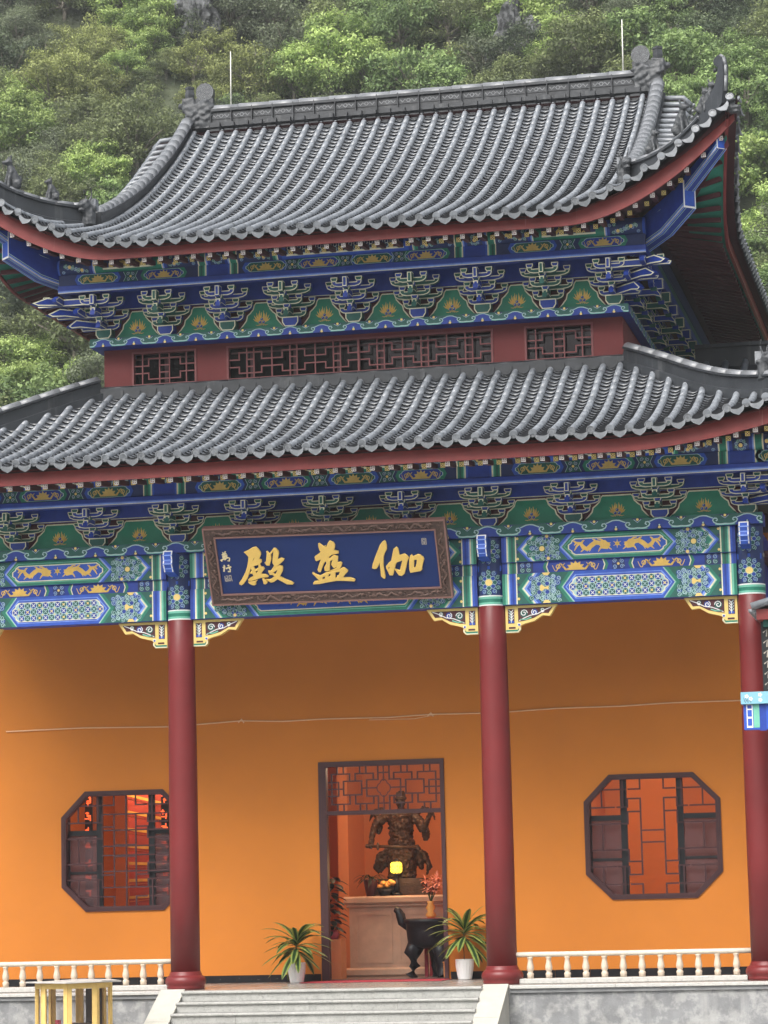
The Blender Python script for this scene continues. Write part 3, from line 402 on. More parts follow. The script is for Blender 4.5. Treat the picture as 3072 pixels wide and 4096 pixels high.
# ================================================================ SETTING: ground and terrace
GZ = -1.55
g = MB(); n = 24
for i in range(n+1):
    for j in range(n+1): g.v.append((-400+800*i/n, -120+900*j/n, GZ))
for i in range(n):
    for j in range(n): g.f.append([i*(n+1)+j, (i+1)*(n+1)+j, (i+1)*(n+1)+j+1, i*(n+1)+j+1]); g.m.append('paving'); g.s.append(False)
g.build('ground', kind='structure', label='pale paved yard in front of the temple terrace')

ter = MB()
ter.box(-9.0, 9.0, -0.62, 20.0, GZ, -0.045, 'concrete')
ter_o = ter.build('terrace', kind='structure', label='rendered grey terrace that carries the temple')
fl = MB(); fl.box(-9.0, -2.76, -0.56, 3.25, -0.041, 0.0, 'floor'); fl.box(-2.757, 2.757, -0.60, 3.25, -0.041, 0.0, 'floor'); fl.box(2.76, 9.0, -0.56, 3.25, -0.041, 0.0, 'floor')
fl.build('porch_floor', ter_o)
for s in (-1, 1):
    x0, x1 = (2.83, 9.02) if s > 0 else (-9.02, -2.83); x = x0; k = 0
    while x < x1-0.05:
        w = min(1.55+0.2*rnd.random(), x1-x)
        MB().bbox(x+.003, x+w-.003, -0.70, -0.565, -0.055, -0.002, 'granite', .008).build('edge_stone', ter_o); x += w; k += 1
    MB().box(x0, x1, -0.66, -0.621, -0.115, -0.058, 'concrete_band').build('drip_band', ter_o)

# steps up to the porch, one block of stone after another
steps = empty('stone_steps', (0, -1.9, GZ), 'pale granite steps leading up to the temple porch', 'steps')
for i in range(9):
    z1 = -0.002-0.162*i; y1 = -0.60-0.30*i; cuts = [-2.42, -1.15+.5*(rnd.random()-.5), 0.55+.6*(rnd.random()-.5), 1.6+.3*(rnd.random()-.5), 2.42]
    if i % 2: cuts = [-2.42, -.35+.6*(rnd.random()-.5), 1.1+.4*(rnd.random()-.5), 2.42]
    for a, b in zip(cuts[:-1], cuts[1:]):
        dz = 0.004*(rnd.random()-.5)
        m = MB(); m.box(a+.002, b-.002, y1-0.27, y1+0.02, z1-0.160, z1-0.047+dz, 'granite_step')
        m.bbox(a+.002, b-.002, y1-0.31, y1+0.02, z1-0.045+dz, z1+dz, 'granite_step', .014)
        m.build('step_block', steps)
for s in (-1, 1):
    x0, x1 = (2.425, 2.80) if s > 0 else (-2.80, -2.425)
    m = MB()
    def cf(u, v, d): return (d, u, v)
    m.prism([(-0.60,-0.001),(-0.68,-0.001),(-3.35,-1.40),(-3.35,GZ+.002),(-0.60,GZ+.002)], x0, x1, cf, 'cheek'); o = fixn(m.build('cheek_wall', steps))
    for k in range(3):
        a, b = k/3+.002, (k+1)/3-.002; m = MB()
        P = lambda t, dz: (-0.68-2.70*t, -0.001-1.414*t+dz)
        m.prism([P(a,.002), P(b,.002), P(b,.030), P(a,.030)], x0-.012, x1+.012, cf, 'cheek'); fixn(m.build('cheek_slab', steps))

# balustrades between the columns
def balustrade(x0, x1, label):
    t = empty('balustrade', ((x0+x1)/2, 0, 0), label, 'balustrade', 'porch balustrades')
    MB().bbox(x0+.14, x1-.10, -0.12, 0.12, 0.001, 0.082, 'granite', .01).build('base_stone', t)
    MB().tube([(lerp(x0,x1,i/10), 0.0, 0.455+0.004*wob(i*3.1,x0,0)) for i in range(11)], 0.042, 10, 'marble_rail').build('rail', t)
    prof = [(.050,0),(.050,.045),(.056,.062),(.050,.085),(.036,.095),(.047,.120),(.058,.155),(.055,.19),(.042,.25),(.036,.30),(.047,.318),(.050,.336)]
    me = MB().lathe((0,0,0), prof, 12, 'marble').mesh('baluster')
    nb = 12
    for k in range(nb):
        x = lerp(x0+.30, x1-.27, k/(nb-1))
        inst('baluster', me, t, Matrix.Translation((x, 0, 0.081)) @ Matrix.Rotation(rnd.random()*6, 4, 'Z'))
balustrade(2.75, 6.56, 'turned marble balustrade right of the steps, under the octagonal window')
balustrade(-6.56, -2.75, 'turned marble balustrade left of the steps, behind the yellow cabinet')

# ================================================================ THE TEMPLE HALL
TH = empty('temple_hall', (0, 4, 0), 'two-tiered temple hall with grey tiled roofs, painted brackets and orange walls', 'temple')
WY = 3.329                      # outer face of the porch wall
# --- orange porch wall with openings (door and two octagonal windows)
DW, DZ = 1.077, 3.728
XW, HA, HC, ZW0, ZW1, ZC0, ZC1 = 4.667, 1.148, 0.713, 1.292, 3.376, 1.716, 2.935
def octo(cx, e=0.0):
    k = e*0.414
    return [(cx-HC-k,ZW0-e),(cx+HC+k,ZW0-e),(cx+HA+e,ZC0-k),(cx+HA+e,ZC1+k),(cx+HC+k,ZW1+e),(cx-HC-k,ZW1+e),(cx-HA-e,ZC1+k),(cx-HA-e,ZC0-k)]
def wall_face(m, y, flip, mt):
    xe, zt = 7.1, 7.4
    def q(pts): m.add([(x,y,z) for x,z in (pts if not flip else pts[::-1])], [tuple(range(len(pts)))], mt)
    q([(-DW,DZ),(DW,DZ),(DW,zt),(-DW,zt)])
    for s in (-1, 1):
        c = s*XW; o = octo(c); xi, xo = s*DW, s*xe
        # ring between the opening and its surrounding rectangle
        L, Rr, B, T = c-1.35, c+1.35, 1.05, 3.62
        R8 = [(o[0][0],B),(o[1][0],B),(Rr,o[2][1]),(Rr,o[3][1]),(o[4][0],T),(o[5][0],T),(L,o[6][1]),(L,o[7][1])]
        for k in range(8):
            j = (k+1) % 8; pts = [R8[k]]
            if k in (1, 3, 5, 7): pts.append({1:(Rr,B),3:(Rr,T),5:(L,T),7:(L,B)}[k])
            pts += [R8[j], o[j], o[k]]; q(pts)
        xs = sorted((xi, xo))
        q([(xs[0],0),(xs[1],0),(xs[1],B),(xs[0],B)]); q([(xs[0],T),(xs[1],T),(xs[1],zt),(xs[0],zt)])
        q([(xs[0],B),(L,B),(L,T),(xs[0],T)]); q([(Rr,B),(xs[1],B),(xs[1],T),(Rr,T)])
w = MB(); wall_face(w, WY, False, 'orange'); wall_face(w, WY+0.24, True, 'room')
for s in (-1, 1):
    o = octo(s*XW); n8 = 8
    for k in range(8):
        a, b = o[k], o[(k+1) % 8]; w.add([(a[0],WY,a[1]),(a[0],WY+.24,a[1]),(b[0],WY+.24,b[1]),(b[0],WY,b[1])], [(0,1,2,3)], 'orange')
for a, b in (((-DW,0),(-DW,DZ)),((-DW,DZ),(DW,DZ)),((DW,DZ),(DW,0))):
    w.add([(a[0],WY,a[1]),(a[0],WY+.24,a[1]),(b[0],WY+.24,b[1]),(b[0],WY,b[1])], [(0,1,2,3)], 'orange')
w.box(-7.1,-6.86,WY+.241,16,0,7.4,'orange'); w.box(6.86,7.1,WY+.241,16,0,7.4,'orange')
w.build('wall', TH)
# side beams and ceiling of the porch
for s in (-1, 1):
    for z0, z1, nm in ((5.99,6.49,'lower_beam'),(6.491,6.67,'pad_board'),(6.671,7.092,'upper_beam')): MB().bbox(s*6.758-.14, s*6.758+.14, .22, 2.1, z0, z1, 'blue', .006).build(nm, TH)
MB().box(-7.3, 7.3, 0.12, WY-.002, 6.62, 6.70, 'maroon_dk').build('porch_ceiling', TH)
# skirting tiles
for a, b in ((-6.85,-DW-.07),(DW+.05,6.85)):
    x = a
    while x < b-.02:
        l = min(.60, b-x); MB().bbox(x+.002, x+l-.002, WY-.016, WY+.002, 0.002, 0.128, 'skirting', .003).build('skirting_tile', TH); x += l

# --- interior
r = MB(); r.box(-6.8, 6.8, WY+.25, 9.6, -0.02, 0.004, 'room_floor'); r.build('room_floor', TH)
r = MB(); r.box(-6.85, 6.85, 9.6, 9.75, 0, 7.2, 'room'); r.box(-6.85, 6.85, WY+.25, 9.6, 4.6, 4.7, 'room')
for x in (-2.9, 2.9): r.box(x-.12, x+.12, 6.9, 9.6, 0.004, 4.6, 'room')
r.box(-1.95, -1.75, 8.2, 9.6, .004, 4.6, 'room'); r.build('inner_wall', TH)

# --- door frame, transom lattice, leaf
df = MB(); y0, y1 = WY-.035, WY+.12
df.box(-DW-.05, -DW+.085, y0, y1, 0.0, DZ+.035, 'frame'); df.box(DW-.05, DW+.02, y0, y1, 0.0, DZ+.035, 'frame')
df.box(-DW+.086, DW-.051, y0, y1, DZ-.055, DZ+.035, 'frame'); df.box(-DW+.086, DW-.051, y0+.02, y1, 2.84, 2.91, 'frame'); df.box(-DW+.086, DW-.051, y0+.03, y1, 0.0, .02, 'frame')
dfo = df.build('door_frame', TH)
def lat(mb, pts, wd, yf, yb, mt='frame', closed=False):
    P = pts+[pts[0]] if closed else pts
    for (a, b), (c, d) in zip(P[:-1], P[1:]):
        h = wd/2
        if abs(a-c) < 1e-6: mb.box(a-h, a+h, yf, yb, min(b,d)-h, max(b,d)+h, mt)
        else: mb.box(min(a,c)+h, max(a,c)-h, yf, yb, b-h, b+h, mt)
tl = MB(); X = lambda u: -0.985+u*2.005; Z = lambda v: 2.915+v*0.745        # u,v 0..1 across the transom
for s in (0, 1):
    U = (lambda u: X(u)) if s == 0 else (lambda u: X(1-u))
    def R(a, b, c, d): return [(U(a),Z(c)),(U(b),Z(c)),(U(b),Z(d)),(U(a),Z(d))]
    dpt = [.030]
    def LL(pts, e=0): lat(tl, [(U(u),Z(v)) for u,v in pts], .024, WY+.03+e, WY+.058+e)
    LL([(.145,.36),(.305,.36),(.305,.68),(.145,.68),(.145,.36)])                  # square
    LL([(.04,.68),(.04,.85),(.20,.85),(.20,.70)], .001); LL([(.04,.32),(.04,.15),(.20,.15),(.20,.34)], .001)
    LL([(.25,.70),(.25,.85),(.41,.85),(.41,.70),(.35,.70),(.35,.32),(.41,.32),(.41,.15),(.25,.15),(.25,.34)], .002)
    LL([(0,.66),(.10,.66),(.10,.34),(0,.34)], .003); LL([(0,.5),(.145,.5)], .004); LL([(.305,.51),(.445,.51)], .004)
    LL([(.04,.68),(.04,.32)], .005)
    for u in (.09,.145,.29,.345): LL([(u,.86),(u,1)], .006); LL([(u,.14),(u,0)], .006)
    LL([(.45,1),(.45,.70),(.41,.70)], .007); LL([(.45,0),(.45,.32),(.41,.32)], .007); LL([(.45,.86),(.5,.86)], .008); LL([(.45,.15),(.5,.15)], .008)
lat(tl, [(X(.5),Z(0)),(X(.5),Z(.32))], .020, WY+.03, WY+.058); lat(tl, [(X(.5),Z(.68)),(X(.5),Z(1))], .020, WY+.03, WY+.058)
pf = Paint(lambda u, v, w_: (u, WY+.044-w_, v))
q4 = []
for k in range(32):
    a = 2*pi*k/32; rr = .085*(1+.28*abs(cos(2*a))); q4.append((X(.5)+rr*1.1*cos(a), Z(.5)+rr*1.35*sin(a)))
pf.stroke(q4, .020, 'frame', 0, True); tl.add(pf.v, pf.f, 'frame')
tl.build('transom_lattice', dfo)
MB().box(-.99, 1.02, WY+.075, WY+.080, 2.912, 3.67, 'glass').build('transom_glass', dfo)
lf = MB(); lf.box(.995, 1.035, WY+.13, WY+1.05, .02, 2.83, 'frame'); lf.build('door_leaf', dfo)

# --- octagonal windows
def lattice_window(cx, sgn):
    fr = MB(); o, i_ = octo(cx, .012), octo(cx, -.075)
    for k in range(8):
        j = (k+1) % 8; a, b, c, d = o[k], o[j], i_[j], i_[k]
        vs = [(p[0],WY-.03,p[1]) for p in (a,b,c,d)]+[(p[0],WY+.12,p[1]) for p in (a,b,c,d)]
        fr.add(vs, [(0,1,2,3),(7,6,5,4),(0,4,5,1),(1,5,6,2),(2,6,7,3),(3,7,4,0)], 'frame')
    # raised bead on the frame
    e, f_ = octo(cx, -.028), octo(cx, -.050)
    for k in range(8):
        j = (k+1) % 8
        fr.add([(p[0],WY-.042,p[1]) for p in (e[k],e[j],f_[j],f_[k])]+[(p[0],WY-.029,p[1]) for p in (e[k],e[j],f_[j],f_[k])], [(0,1,2,3),(0,4,5,1),(2,6,7,3)], 'frame')
    wo_ = fixn(fr.build('octagonal_window', TH))
    zc = (ZW0+ZW1)/2; H = ZW1-ZW0
    la = MB()
    def LL(pts, e=0): lat(la, [(cx+sgn*x, zc+z) for x, z in pts], .026, WY+.020+e, WY+.045+e, 'frame')
    for z in (.80,.50,.22,-.22,-.50,-.80):
        wmax = HA-.06 if abs(z) < .60 else HA-.06-(abs(z)-.60)*1.05
        if z in (.50,-.50): LL([(-wmax,z),(-.62,z)]); LL([(.62,z),(wmax,z)])
        else: LL([(-wmax,z),(-.42,z)]); LL([(.42,z),(wmax,z)])
    for x in (-.86,-.50,.50,.86):
        zm = 1.0 if abs(x) < HC else 1.0-(abs(x)-HC)*.98
        LL([(x,.50),(x,zm-.03)], .002); LL([(x,-.50),(x,-zm+.03)], .002)
    for s in (-1, 1):
        LL([(s*.20,.98),(s*.20,.80),(s*.42,.80)], .004); LL([(s*.20,-.98),(s*.20,-.80),(s*.42,-.80)], .004)
        LL([(s*.42,.22),(s*.42,.42),(s*.20,.42),(s*.20,-.42),(s*.42,-.42),(s*.42,-.22)], .006)
        LL([(s*.62,.50),(s*.42,.50),(s*.42,.64),(s*.20,.64),(s*.20,.42)], .008); LL([(s*.62,-.50),(s*.42,-.50),(s*.42,-.64),(s*.20,-.64),(s*.20,-.42)], .008)
        LL([(s*.86,.22),(s*.86,-.22)], .010)
    LL([(-.20,.10),(.20,.10)], .012); LL([(-.20,-.10),(.20,-.10)], .012)
    if sgn < 0:                                        # the left window carries a closer grid
        for z in (.36,.08,-.08,-.36,-.64,.64): LL([(-1.06,z),(.44,z)], .014)
        for x in (-.02,): LL([(x,.98),(x,-.98)], .016)
    la.build('lattice', wo_)
    mu = MB()
    ins = octo(cx, -.02)
    for x in (-.50, .46): mu.box(cx+x-.055, cx+x+.055, WY+.13, WY+.19, ZW0+.03, ZW1-.03, 'black')
    for a, b in ((-HA+.03,-.556),(.516,HA-.03)):
        mu.box(cx+a, cx+b, WY+.13, WY+.19, zc+.28, zc+.37, 'black'); mu.box(cx+a, cx+b, WY+.135, WY+.19, zc-.40, zc-.355, 'black')
    for x in (-HA+.06, HA-.06): mu.box(cx+x-.03, cx+x+.03, WY+.13, WY+.19, ZC0, ZC1, 'black')
    mu.build('sliding_sash', wo_)
    for a, b in ((-HA+.03,-.556),(.516,HA-.03)):
        MB().box(cx+a, cx+b, WY+.155, WY+.160, ZC0-.36, zc+.279, 'glass_tint_sky').build('pane', wo_)
        MB().box(cx+a, cx+b, WY+.155, WY+.160, zc+.371, ZW1-.05, 'glass').build('pane', wo_)
    return wo_
lattice_window(XW, 1)['label'] = 'octagonal lattice window right of the door'
lattice_window(-XW, -1)['label'] = 'octagonal lattice window left of the door, half behind a column'

# --- columns
CX = [-6.758, -2.6, 2.6, 6.758]
cprof = [(.300,0),(.310,.045),(.300,.062),(.325,.090),(.333,.135),(.322,.180),(.285,.222),(.262,.230),(.265,.255),(.252,.262),(.250,.285),(.2405,.290)]
bme = MB().lathe((0,0,0), cprof, 32, 'column').mesh('column_base')
sme = MB().lathe((0,0,0), [(.2400,.289),(.2385,2.0),(.232,4.0),(.222,5.2),(.218,7.09)], 32, 'column').mesh('column')
for x in CX:
    c = inst('column', sme, TH, Matrix.Translation((x,0,0)))
    inst('column_base', bme, c, Matrix.Translation((x,0,0)))
    rr = .2165
    pt = Paint(lambda u, v, w_: (x+(rr+.003+w_)*sin(u/rr), -(rr+.003+w_)*cos(u/rr), v))
    nn = 18
    def band(z0, z1, mt, w_):
        for k in range(nn):
            a0 = rr*(-1.75+3.5*k/nn); a1 = rr*(-1.75+3.5*(k+1)/nn); pt.rect(a0, a1, z0, z1, mt, w_)
    band(5.99,6.01,'white',.004); band(6.01,6.045,'green_lt',.004); band(6.045,6.10,'green',.004); band(6.10,6.135,'green_lt',.004); band(6.135,6.155,'white',.004)
    band(6.155,7.09,'navy',.003)
    for zc_, cc in ((6.36,('blue','green_dk')),(6.86,('green_dk','blue'))):
        for k in range(12):
            a = 2*pi*k/12; pt.whorl(.165*cos(a), zc_+.165*sin(a), .042, cc[k % 2], .010, a, lw=.008)
        for k in range(8):
            a = 2*pi*k/8; pt.disc(.09*cos(a), zc_+.09*sin(a), .040, cc[(k+1) % 2], .012, 8); pt.ring(.09*cos(a), zc_+.09*sin(a), .036, .008, 'pale', .0135, 8)
        pt.disc(0, zc_, .055, 'yellow', .016, 12)
    pt.stroke([(-.21,6.59),(0,6.60),(.21,6.59)], [.09,.05,.09], 'blue_mid', .012)
    for s in (-1, 1): pt.disc(s*.27, 6.61, .035, 'grey_stud', .014, 10)
    pt.build('painted_head', c)
    # projecting carved beam end
    be = MB()
    def bf(u, v, d): return (x-.03+d, u, v)
    side = [(-.10,7.07),(-.62,7.07),(-.66,7.00),(-.63,6.93),(-.655,6.86),(-.60,6.79),(-.57,6.74),(-.45,6.72),(-.30,6.70),(-.10,6.70)]
    be.prism(side, -.075, .075, bf, 'blue', 'blue_mid')
    bo = fixn(be.build('beam_end', c))
    fe = MB()
    for (a, b), (c_, d_) in zip(side[1:6], side[2:7]):
        for u0, u1, mt in ((-.078,-.058,'white'),(-.058,.058,'blue_mid'),(.058,.078,'white')):
            fe.add([(x-.03+u0,a-.004,b),(x-.03+u1,a-.004,b),(x-.03+u1,c_-.004,d_),(x-.03+u0,c_-.004,d_)], [(0,1,2,3)], mt)
        fe.add([(x-.03-.078,a-.006,b+.012),(x-.03+.078,a-.006,b+.012),(x-.03+.078,a-.007,b-.008),(x-.03-.078,a-.007,b-.008)], [(0,1,2,3)], 'white' if b > 7.05 else 'blue_lt')
    fe.build('beam_end_face', c)
# --- painted entablature of the lower storey
YB = -0.155
def FB(y): return lambda u, v, w_: (u, y-w_, v)
def stripes(p, x0, x1, z0, z1, w_, order, sg):
    # upright bands at a beam's end, from the column inward
    xs = [0,.20,.34,.44,.52,.66,.80,.92,1.0]; L = x1-x0
    for a, b, mt in zip(xs[:-1], xs[1:], order):
        u0, u1 = (x0+a*L, x0+b*L) if sg > 0 else (x1-b*L, x1-a*L); p.rect(u0, u1, z0, z1, mt, w_)
def chevron(p, xt, z0, z1, sg, bands, w_, run=.185):
    # '<' bands; xt = tip of the first band, sg=+1 opens to +x
    zm = (z0+z1)/2; x = xt
    for wd, mt in bands:
        a, b = x, x+sg*wd; r_ = sg*run
        p.poly([(a,zm),(a+r_,z1),(b+r_,z1),(b,zm)], mt, w_); p.poly([(a,zm),(b,zm),(b+r_,z0),(a+r_,z0)], mt, w_); x = b
    return x
SG, SB = [['green','green_lt','cream','blue_lt','blue_mid','blue','blue_mid','cream'], ['blue','blue_mid','cream','green_lt','green','green_dk','green','cream']]
def panel_ends(x0, x1, z0, z1, rd, n=5):
    zm = (z0+z1)/2; h = (z1-z0)/2; pts = []
    pts += [(x0+rd,z0),(x1-rd,z0)]
    pts += [(x1-rd*.55,z0+h*.25),(x1-rd*.45,z0+h*.5),(x1,zm-h*.25),(x1,zm+h*.25),(x1-rd*.45,z1-h*.5),(x1-rd*.55,z1-h*.25)]
    pts += [(x1-rd,z1),(x0+rd,z1)]
    pts += [(x0+rd*.55,z1-h*.25),(x0+rd*.45,z1-h*.5),(x0,zm+h*.25),(x0,zm-h*.25),(x0+rd*.45,z0+h*.5),(x0+rd*.55,z0+h*.25)]
    return pts
def inner_hex(x0, x1, z0, z1, run):
    zm = (z0+z1)/2; return [(x0,zm),(x0+run,z0),(x1-run,z0),(x1,zm),(x1-run,z1),(x0+run,z1)]
def beam_paint(p, xa, xb, z0, z1, upper, fill):
    # whole front of one beam between two columns: bands, chevron, whorl field, chevron, centre panel
    c1, c2 = ('blue','green_dk') if upper else ('green_dk','blue')
    base = 'green_dk'
    p.rect(xa, xb, z0, z1, base, .001)
    oA, oB = (SB, SG) if upper else (SG, SB)
    sw = .243; L = xb-xa
    for sg, x in ((1, xa), (-1, xb)):
        stripes(p, *( (x, x+sw) if sg > 0 else (x-sw, x)), z0, z1, .003, oA if sg > 0 else oA, sg)
        xt = x+sg*(sw+.012)
        b1 = [(.04,'blue_mid'),(.03,'blue_lt'),(.028,'cream'),(.02,'green_lt'),(.075,'green')] if upper else [(.055,'green'),(.015,'green_lt'),(.030,'cream'),(.04,'blue_lt'),(.05,'blue_mid')]
        chevron(p, xt, z0, z1, sg, b1, .003)
        x2 = x+sg*.895
        b2 = [(.05,'blue_mid'),(.03,'blue_lt'),(.026,'cream')] if upper else [(.06,'green'),(.018,'green_lt'),(.028,'cream')]
        chevron(p, x2, z0, z1, sg, b2, .003)
        # whorl field between the chevrons
        u0, u1 = sorted((xt+sg*.17, x2+sg*.05)); zm = (z0+z1)/2; H = z1-z0
        clip = (u0-.02, u1+.12 if sg > 0 else u1+.02, z0, z1) if sg > 0 else (u0-.12, u1+.02, z0, z1)
        cx_ = x+sg*.66
        # ground of small whorls over the whole field
        stp = .083; ni = int((abs(x2-xt)+.02)/stp)+2
        for a_ in range(ni):
            for b_ in range(7):
                uu = xt+sg*(.16+a_*stp); vv = z0+.035+b_*stp*.86+(stp*.4 if a_ % 2 else 0)
                lim = abs(vv-zm)/(H/2)*.17
                if vv > z1-.03 or sg*(uu-xt) < .19+lim-.0 or sg*(x2-uu) < .05-lim: continue
                p.whorl(uu, vv, .042, 'blue' if (a_+b_) % 2 else 'green_dk', .0032, a_+b_, lw=.010)
        if upper:
            p.flower(cx_, zm-.01, .20, .004, 'green_dk', 'blue', clip=(min(xt+sg*.10,x2), max(xt+sg*.10,x2), z0, z1))
            p.flower(cx_+sg*.085, z1-.02, .13, .008, 'blue', 'green_dk', whorls=8, clip=(-99, 99, z0, z1)); p.flower(cx_+sg*.10, z0+.035, .13, .008, 'blue', 'green_dk', whorls=8, clip=(-99, 99, z0, z1))
            for (du, dv, q) in ((-.20,.10,.05),(-.20,-.10,.05),(.20,.12,.05),(.20,-.13,.05),(.24,.0,.05)): p.whorl(cx_+sg*du, zm+dv, q, 'green_dk', .004, du*9)
        else:
            p.flower(cx_, zm, .215, .004, 'blue', 'green_dk', heart=False, whorls=13, clip=(-99, 99, z0, z1))
            p.poly([(cx_-.05,zm-.035),(cx_-.02,zm-.055),(cx_+.03,zm-.012),(cx_+.09,zm-.03),(cx_+.09,zm+.03),(cx_+.03,zm+.012),(cx_-.02,zm+.055),(cx_-.05,zm+.035)], 'yellow', .010)
            for zz, h in ((z0,.05),(z1,-.045)): p.poly([(cx_-.01,zz+h*.02),(cx_+.12,zz+h*.02),(cx_+.085,zz+h),(cx_+.02,zz+h)], 'yellow', .010)
            for (du, dv) in ((.17,.17),(.17,-.17),(-.19,.16),(-.19,-.16),(.24,.08),(.24,-.08)): p.whorl(cx_+sg*du, zm+dv, .048, 'blue' if dv > 0 else 'green_dk', .004, du*9)
        for dv in (-.16, -.05, .07, .17): p.disc(x+sg*(sw+.02), zm+dv, .022, 'yellow' if abs(dv) > .1 else 'navy', .004, 8)
    # centre panel
    xi0, xi1 = xa+.895+.085, xb-.895-.085; H = z1-z0
    p.poly(inner_hex(xi0, xi1, z0, z1, .185), 'green' if upper else 'blue_mid', .0035)
    if upper: p.poly(inner_hex(xi0+.03, xi1-.03, z0+.045, z1-.040, .17), 'green_lt', .0045); p.poly(inner_hex(xi0+.04, xi1-.04, z0+.055, z1-.05, .17), 'green', .0055)
    else: p.poly(inner_hex(xi0+.04, xi1-.04, z0+.05, z1-.05, .16), 'blue_lt', .0045); p.poly(inner_hex(xi0+.06, xi1-.06, z0+.062, z1-.062, .16), 'blue_mid', .0055)
    px0, px1 = xi0+.10, xi1-.10; pz0, pz1 = z0+H*.155, z1-H*.185
    p.poly(panel_ends(px0, px1, pz0, pz1, .11), 'cream', .0065); p.poly(panel_ends(px0+.02, px1-.02, pz0+.016, pz1-.016, .105), 'blue_mid' if fill == 'dragon' else 'pale', .0075)
    cx_ = (px0+px1)/2; zm = (pz0+pz1)/2; PH = pz1-pz0
    if fill == 'dragon':
        Ld = min(.64, (px1-px0)*.42); nd = max(1, int((px1-px0)/(2.3*Ld)))
        for q in range(nd):
            c_ = px0+(px1-px0)*(q+.5)/nd
            p.dragon(c_-Ld*.62, zm, Ld, PH*.80, 1, .009); p.dragon(c_+Ld*.62, zm, Ld, PH*.80, -1, .009)
            p.disc(c_, zm+.02, .035, 'gold', .009, 8); 
            for a in range(6): p.stroke([(c_, zm+.02), (c_+.07*cos(a*pi/3+.5), zm+.02+.07*sin(a*pi/3+.5))], [.018,.006], 'gold', .0095)
    else:
        stp = .105; nx = int((px1-px0-.10)/stp); xs0 = cx_-nx*stp/2
        for a in range(nx+1):
            for b in range(3):
                u = xs0+a*stp; v = zm+(b-1)*stp
                if (a == 0 or a == nx) and b != 1: continue
                p.disc(u, v, .050, 'blue' if (a+b) % 2 else 'green_dk', .009, 8)
                for k in range(4): p.stroke([(u+.045*cos(k*pi/2+.78), v+.045*sin(k*pi/2+.78)), (u-.0*cos(k), v)], [.004,.016], 'white' if (a+b) % 2 else 'pale', .0105)
                if (a+2*b) % 4 == 0: p.rect(u-.016, u+.016, v-.016, v+.016, 'yellow', .0118)
            for b in range(2): p.rect(xs0+a*stp+stp/2-.012, xs0+a*stp+stp/2+.012, zm+(b-.5)*stp-.012, zm+(b-.5)*stp+.012, 'maroon' if a % 2 else 'yellow', .0105) if a < nx else None
def mid_paint(p, xa, xb, z0, z1):
    p.rect(xa, xb, z0, z1, 'blue', .001); H = z1-z0; zm = (z0+z1)/2
    for sg, x in ((1, xa), (-1, xb)):
        stripes(p, *((x, x+.243) if sg > 0 else (x-.243, x)), z0, z1, .003, SB, sg)
        p.rect(*sorted((x+sg*.25, x+sg*.50)), z0, z1, 'navy', .003)
        for du in (.33, .43): p.whorl(x+sg*du, z1-.05, .042, 'blue', .004, 1); p.whorl(x+sg*du, z0+.05, .042, 'green_dk', .004, 2)
    nl = max(2, int(round((xb-xa-1.0)/1.18))); W = (xb-xa-1.0)/nl
    for k in range(nl):
        c = xa+.5+W*(k+.5); p.lotus(c, zm, .78, H*.92, .004)
        for sg in (-1, 1):
            e = c+sg*(.44); p.poly([(e,z0),(e+sg*.05,z0),(e+sg*.09,zm),(e+sg*.05,z1),(e,z1),(e+sg*.03,zm)], 'green', .004)
            p.stroke([(e,z0),(e+sg*.03,zm),(e,z1)], .018, 'cream', .0055)
        if k < nl-1:
            e = c+W/2; p.rect(e-.10, e+.10, z0+.005, z1-.005, 'navy', .0045)
            for a, b in ((-1,-1),(1,-1),(-1,1),(1,1)): p.whorl(e+a*.06, zm+b*.045, .040, 'blue', .006, a+b)
            p.disc(e, zm, .022, 'yellow', .008)
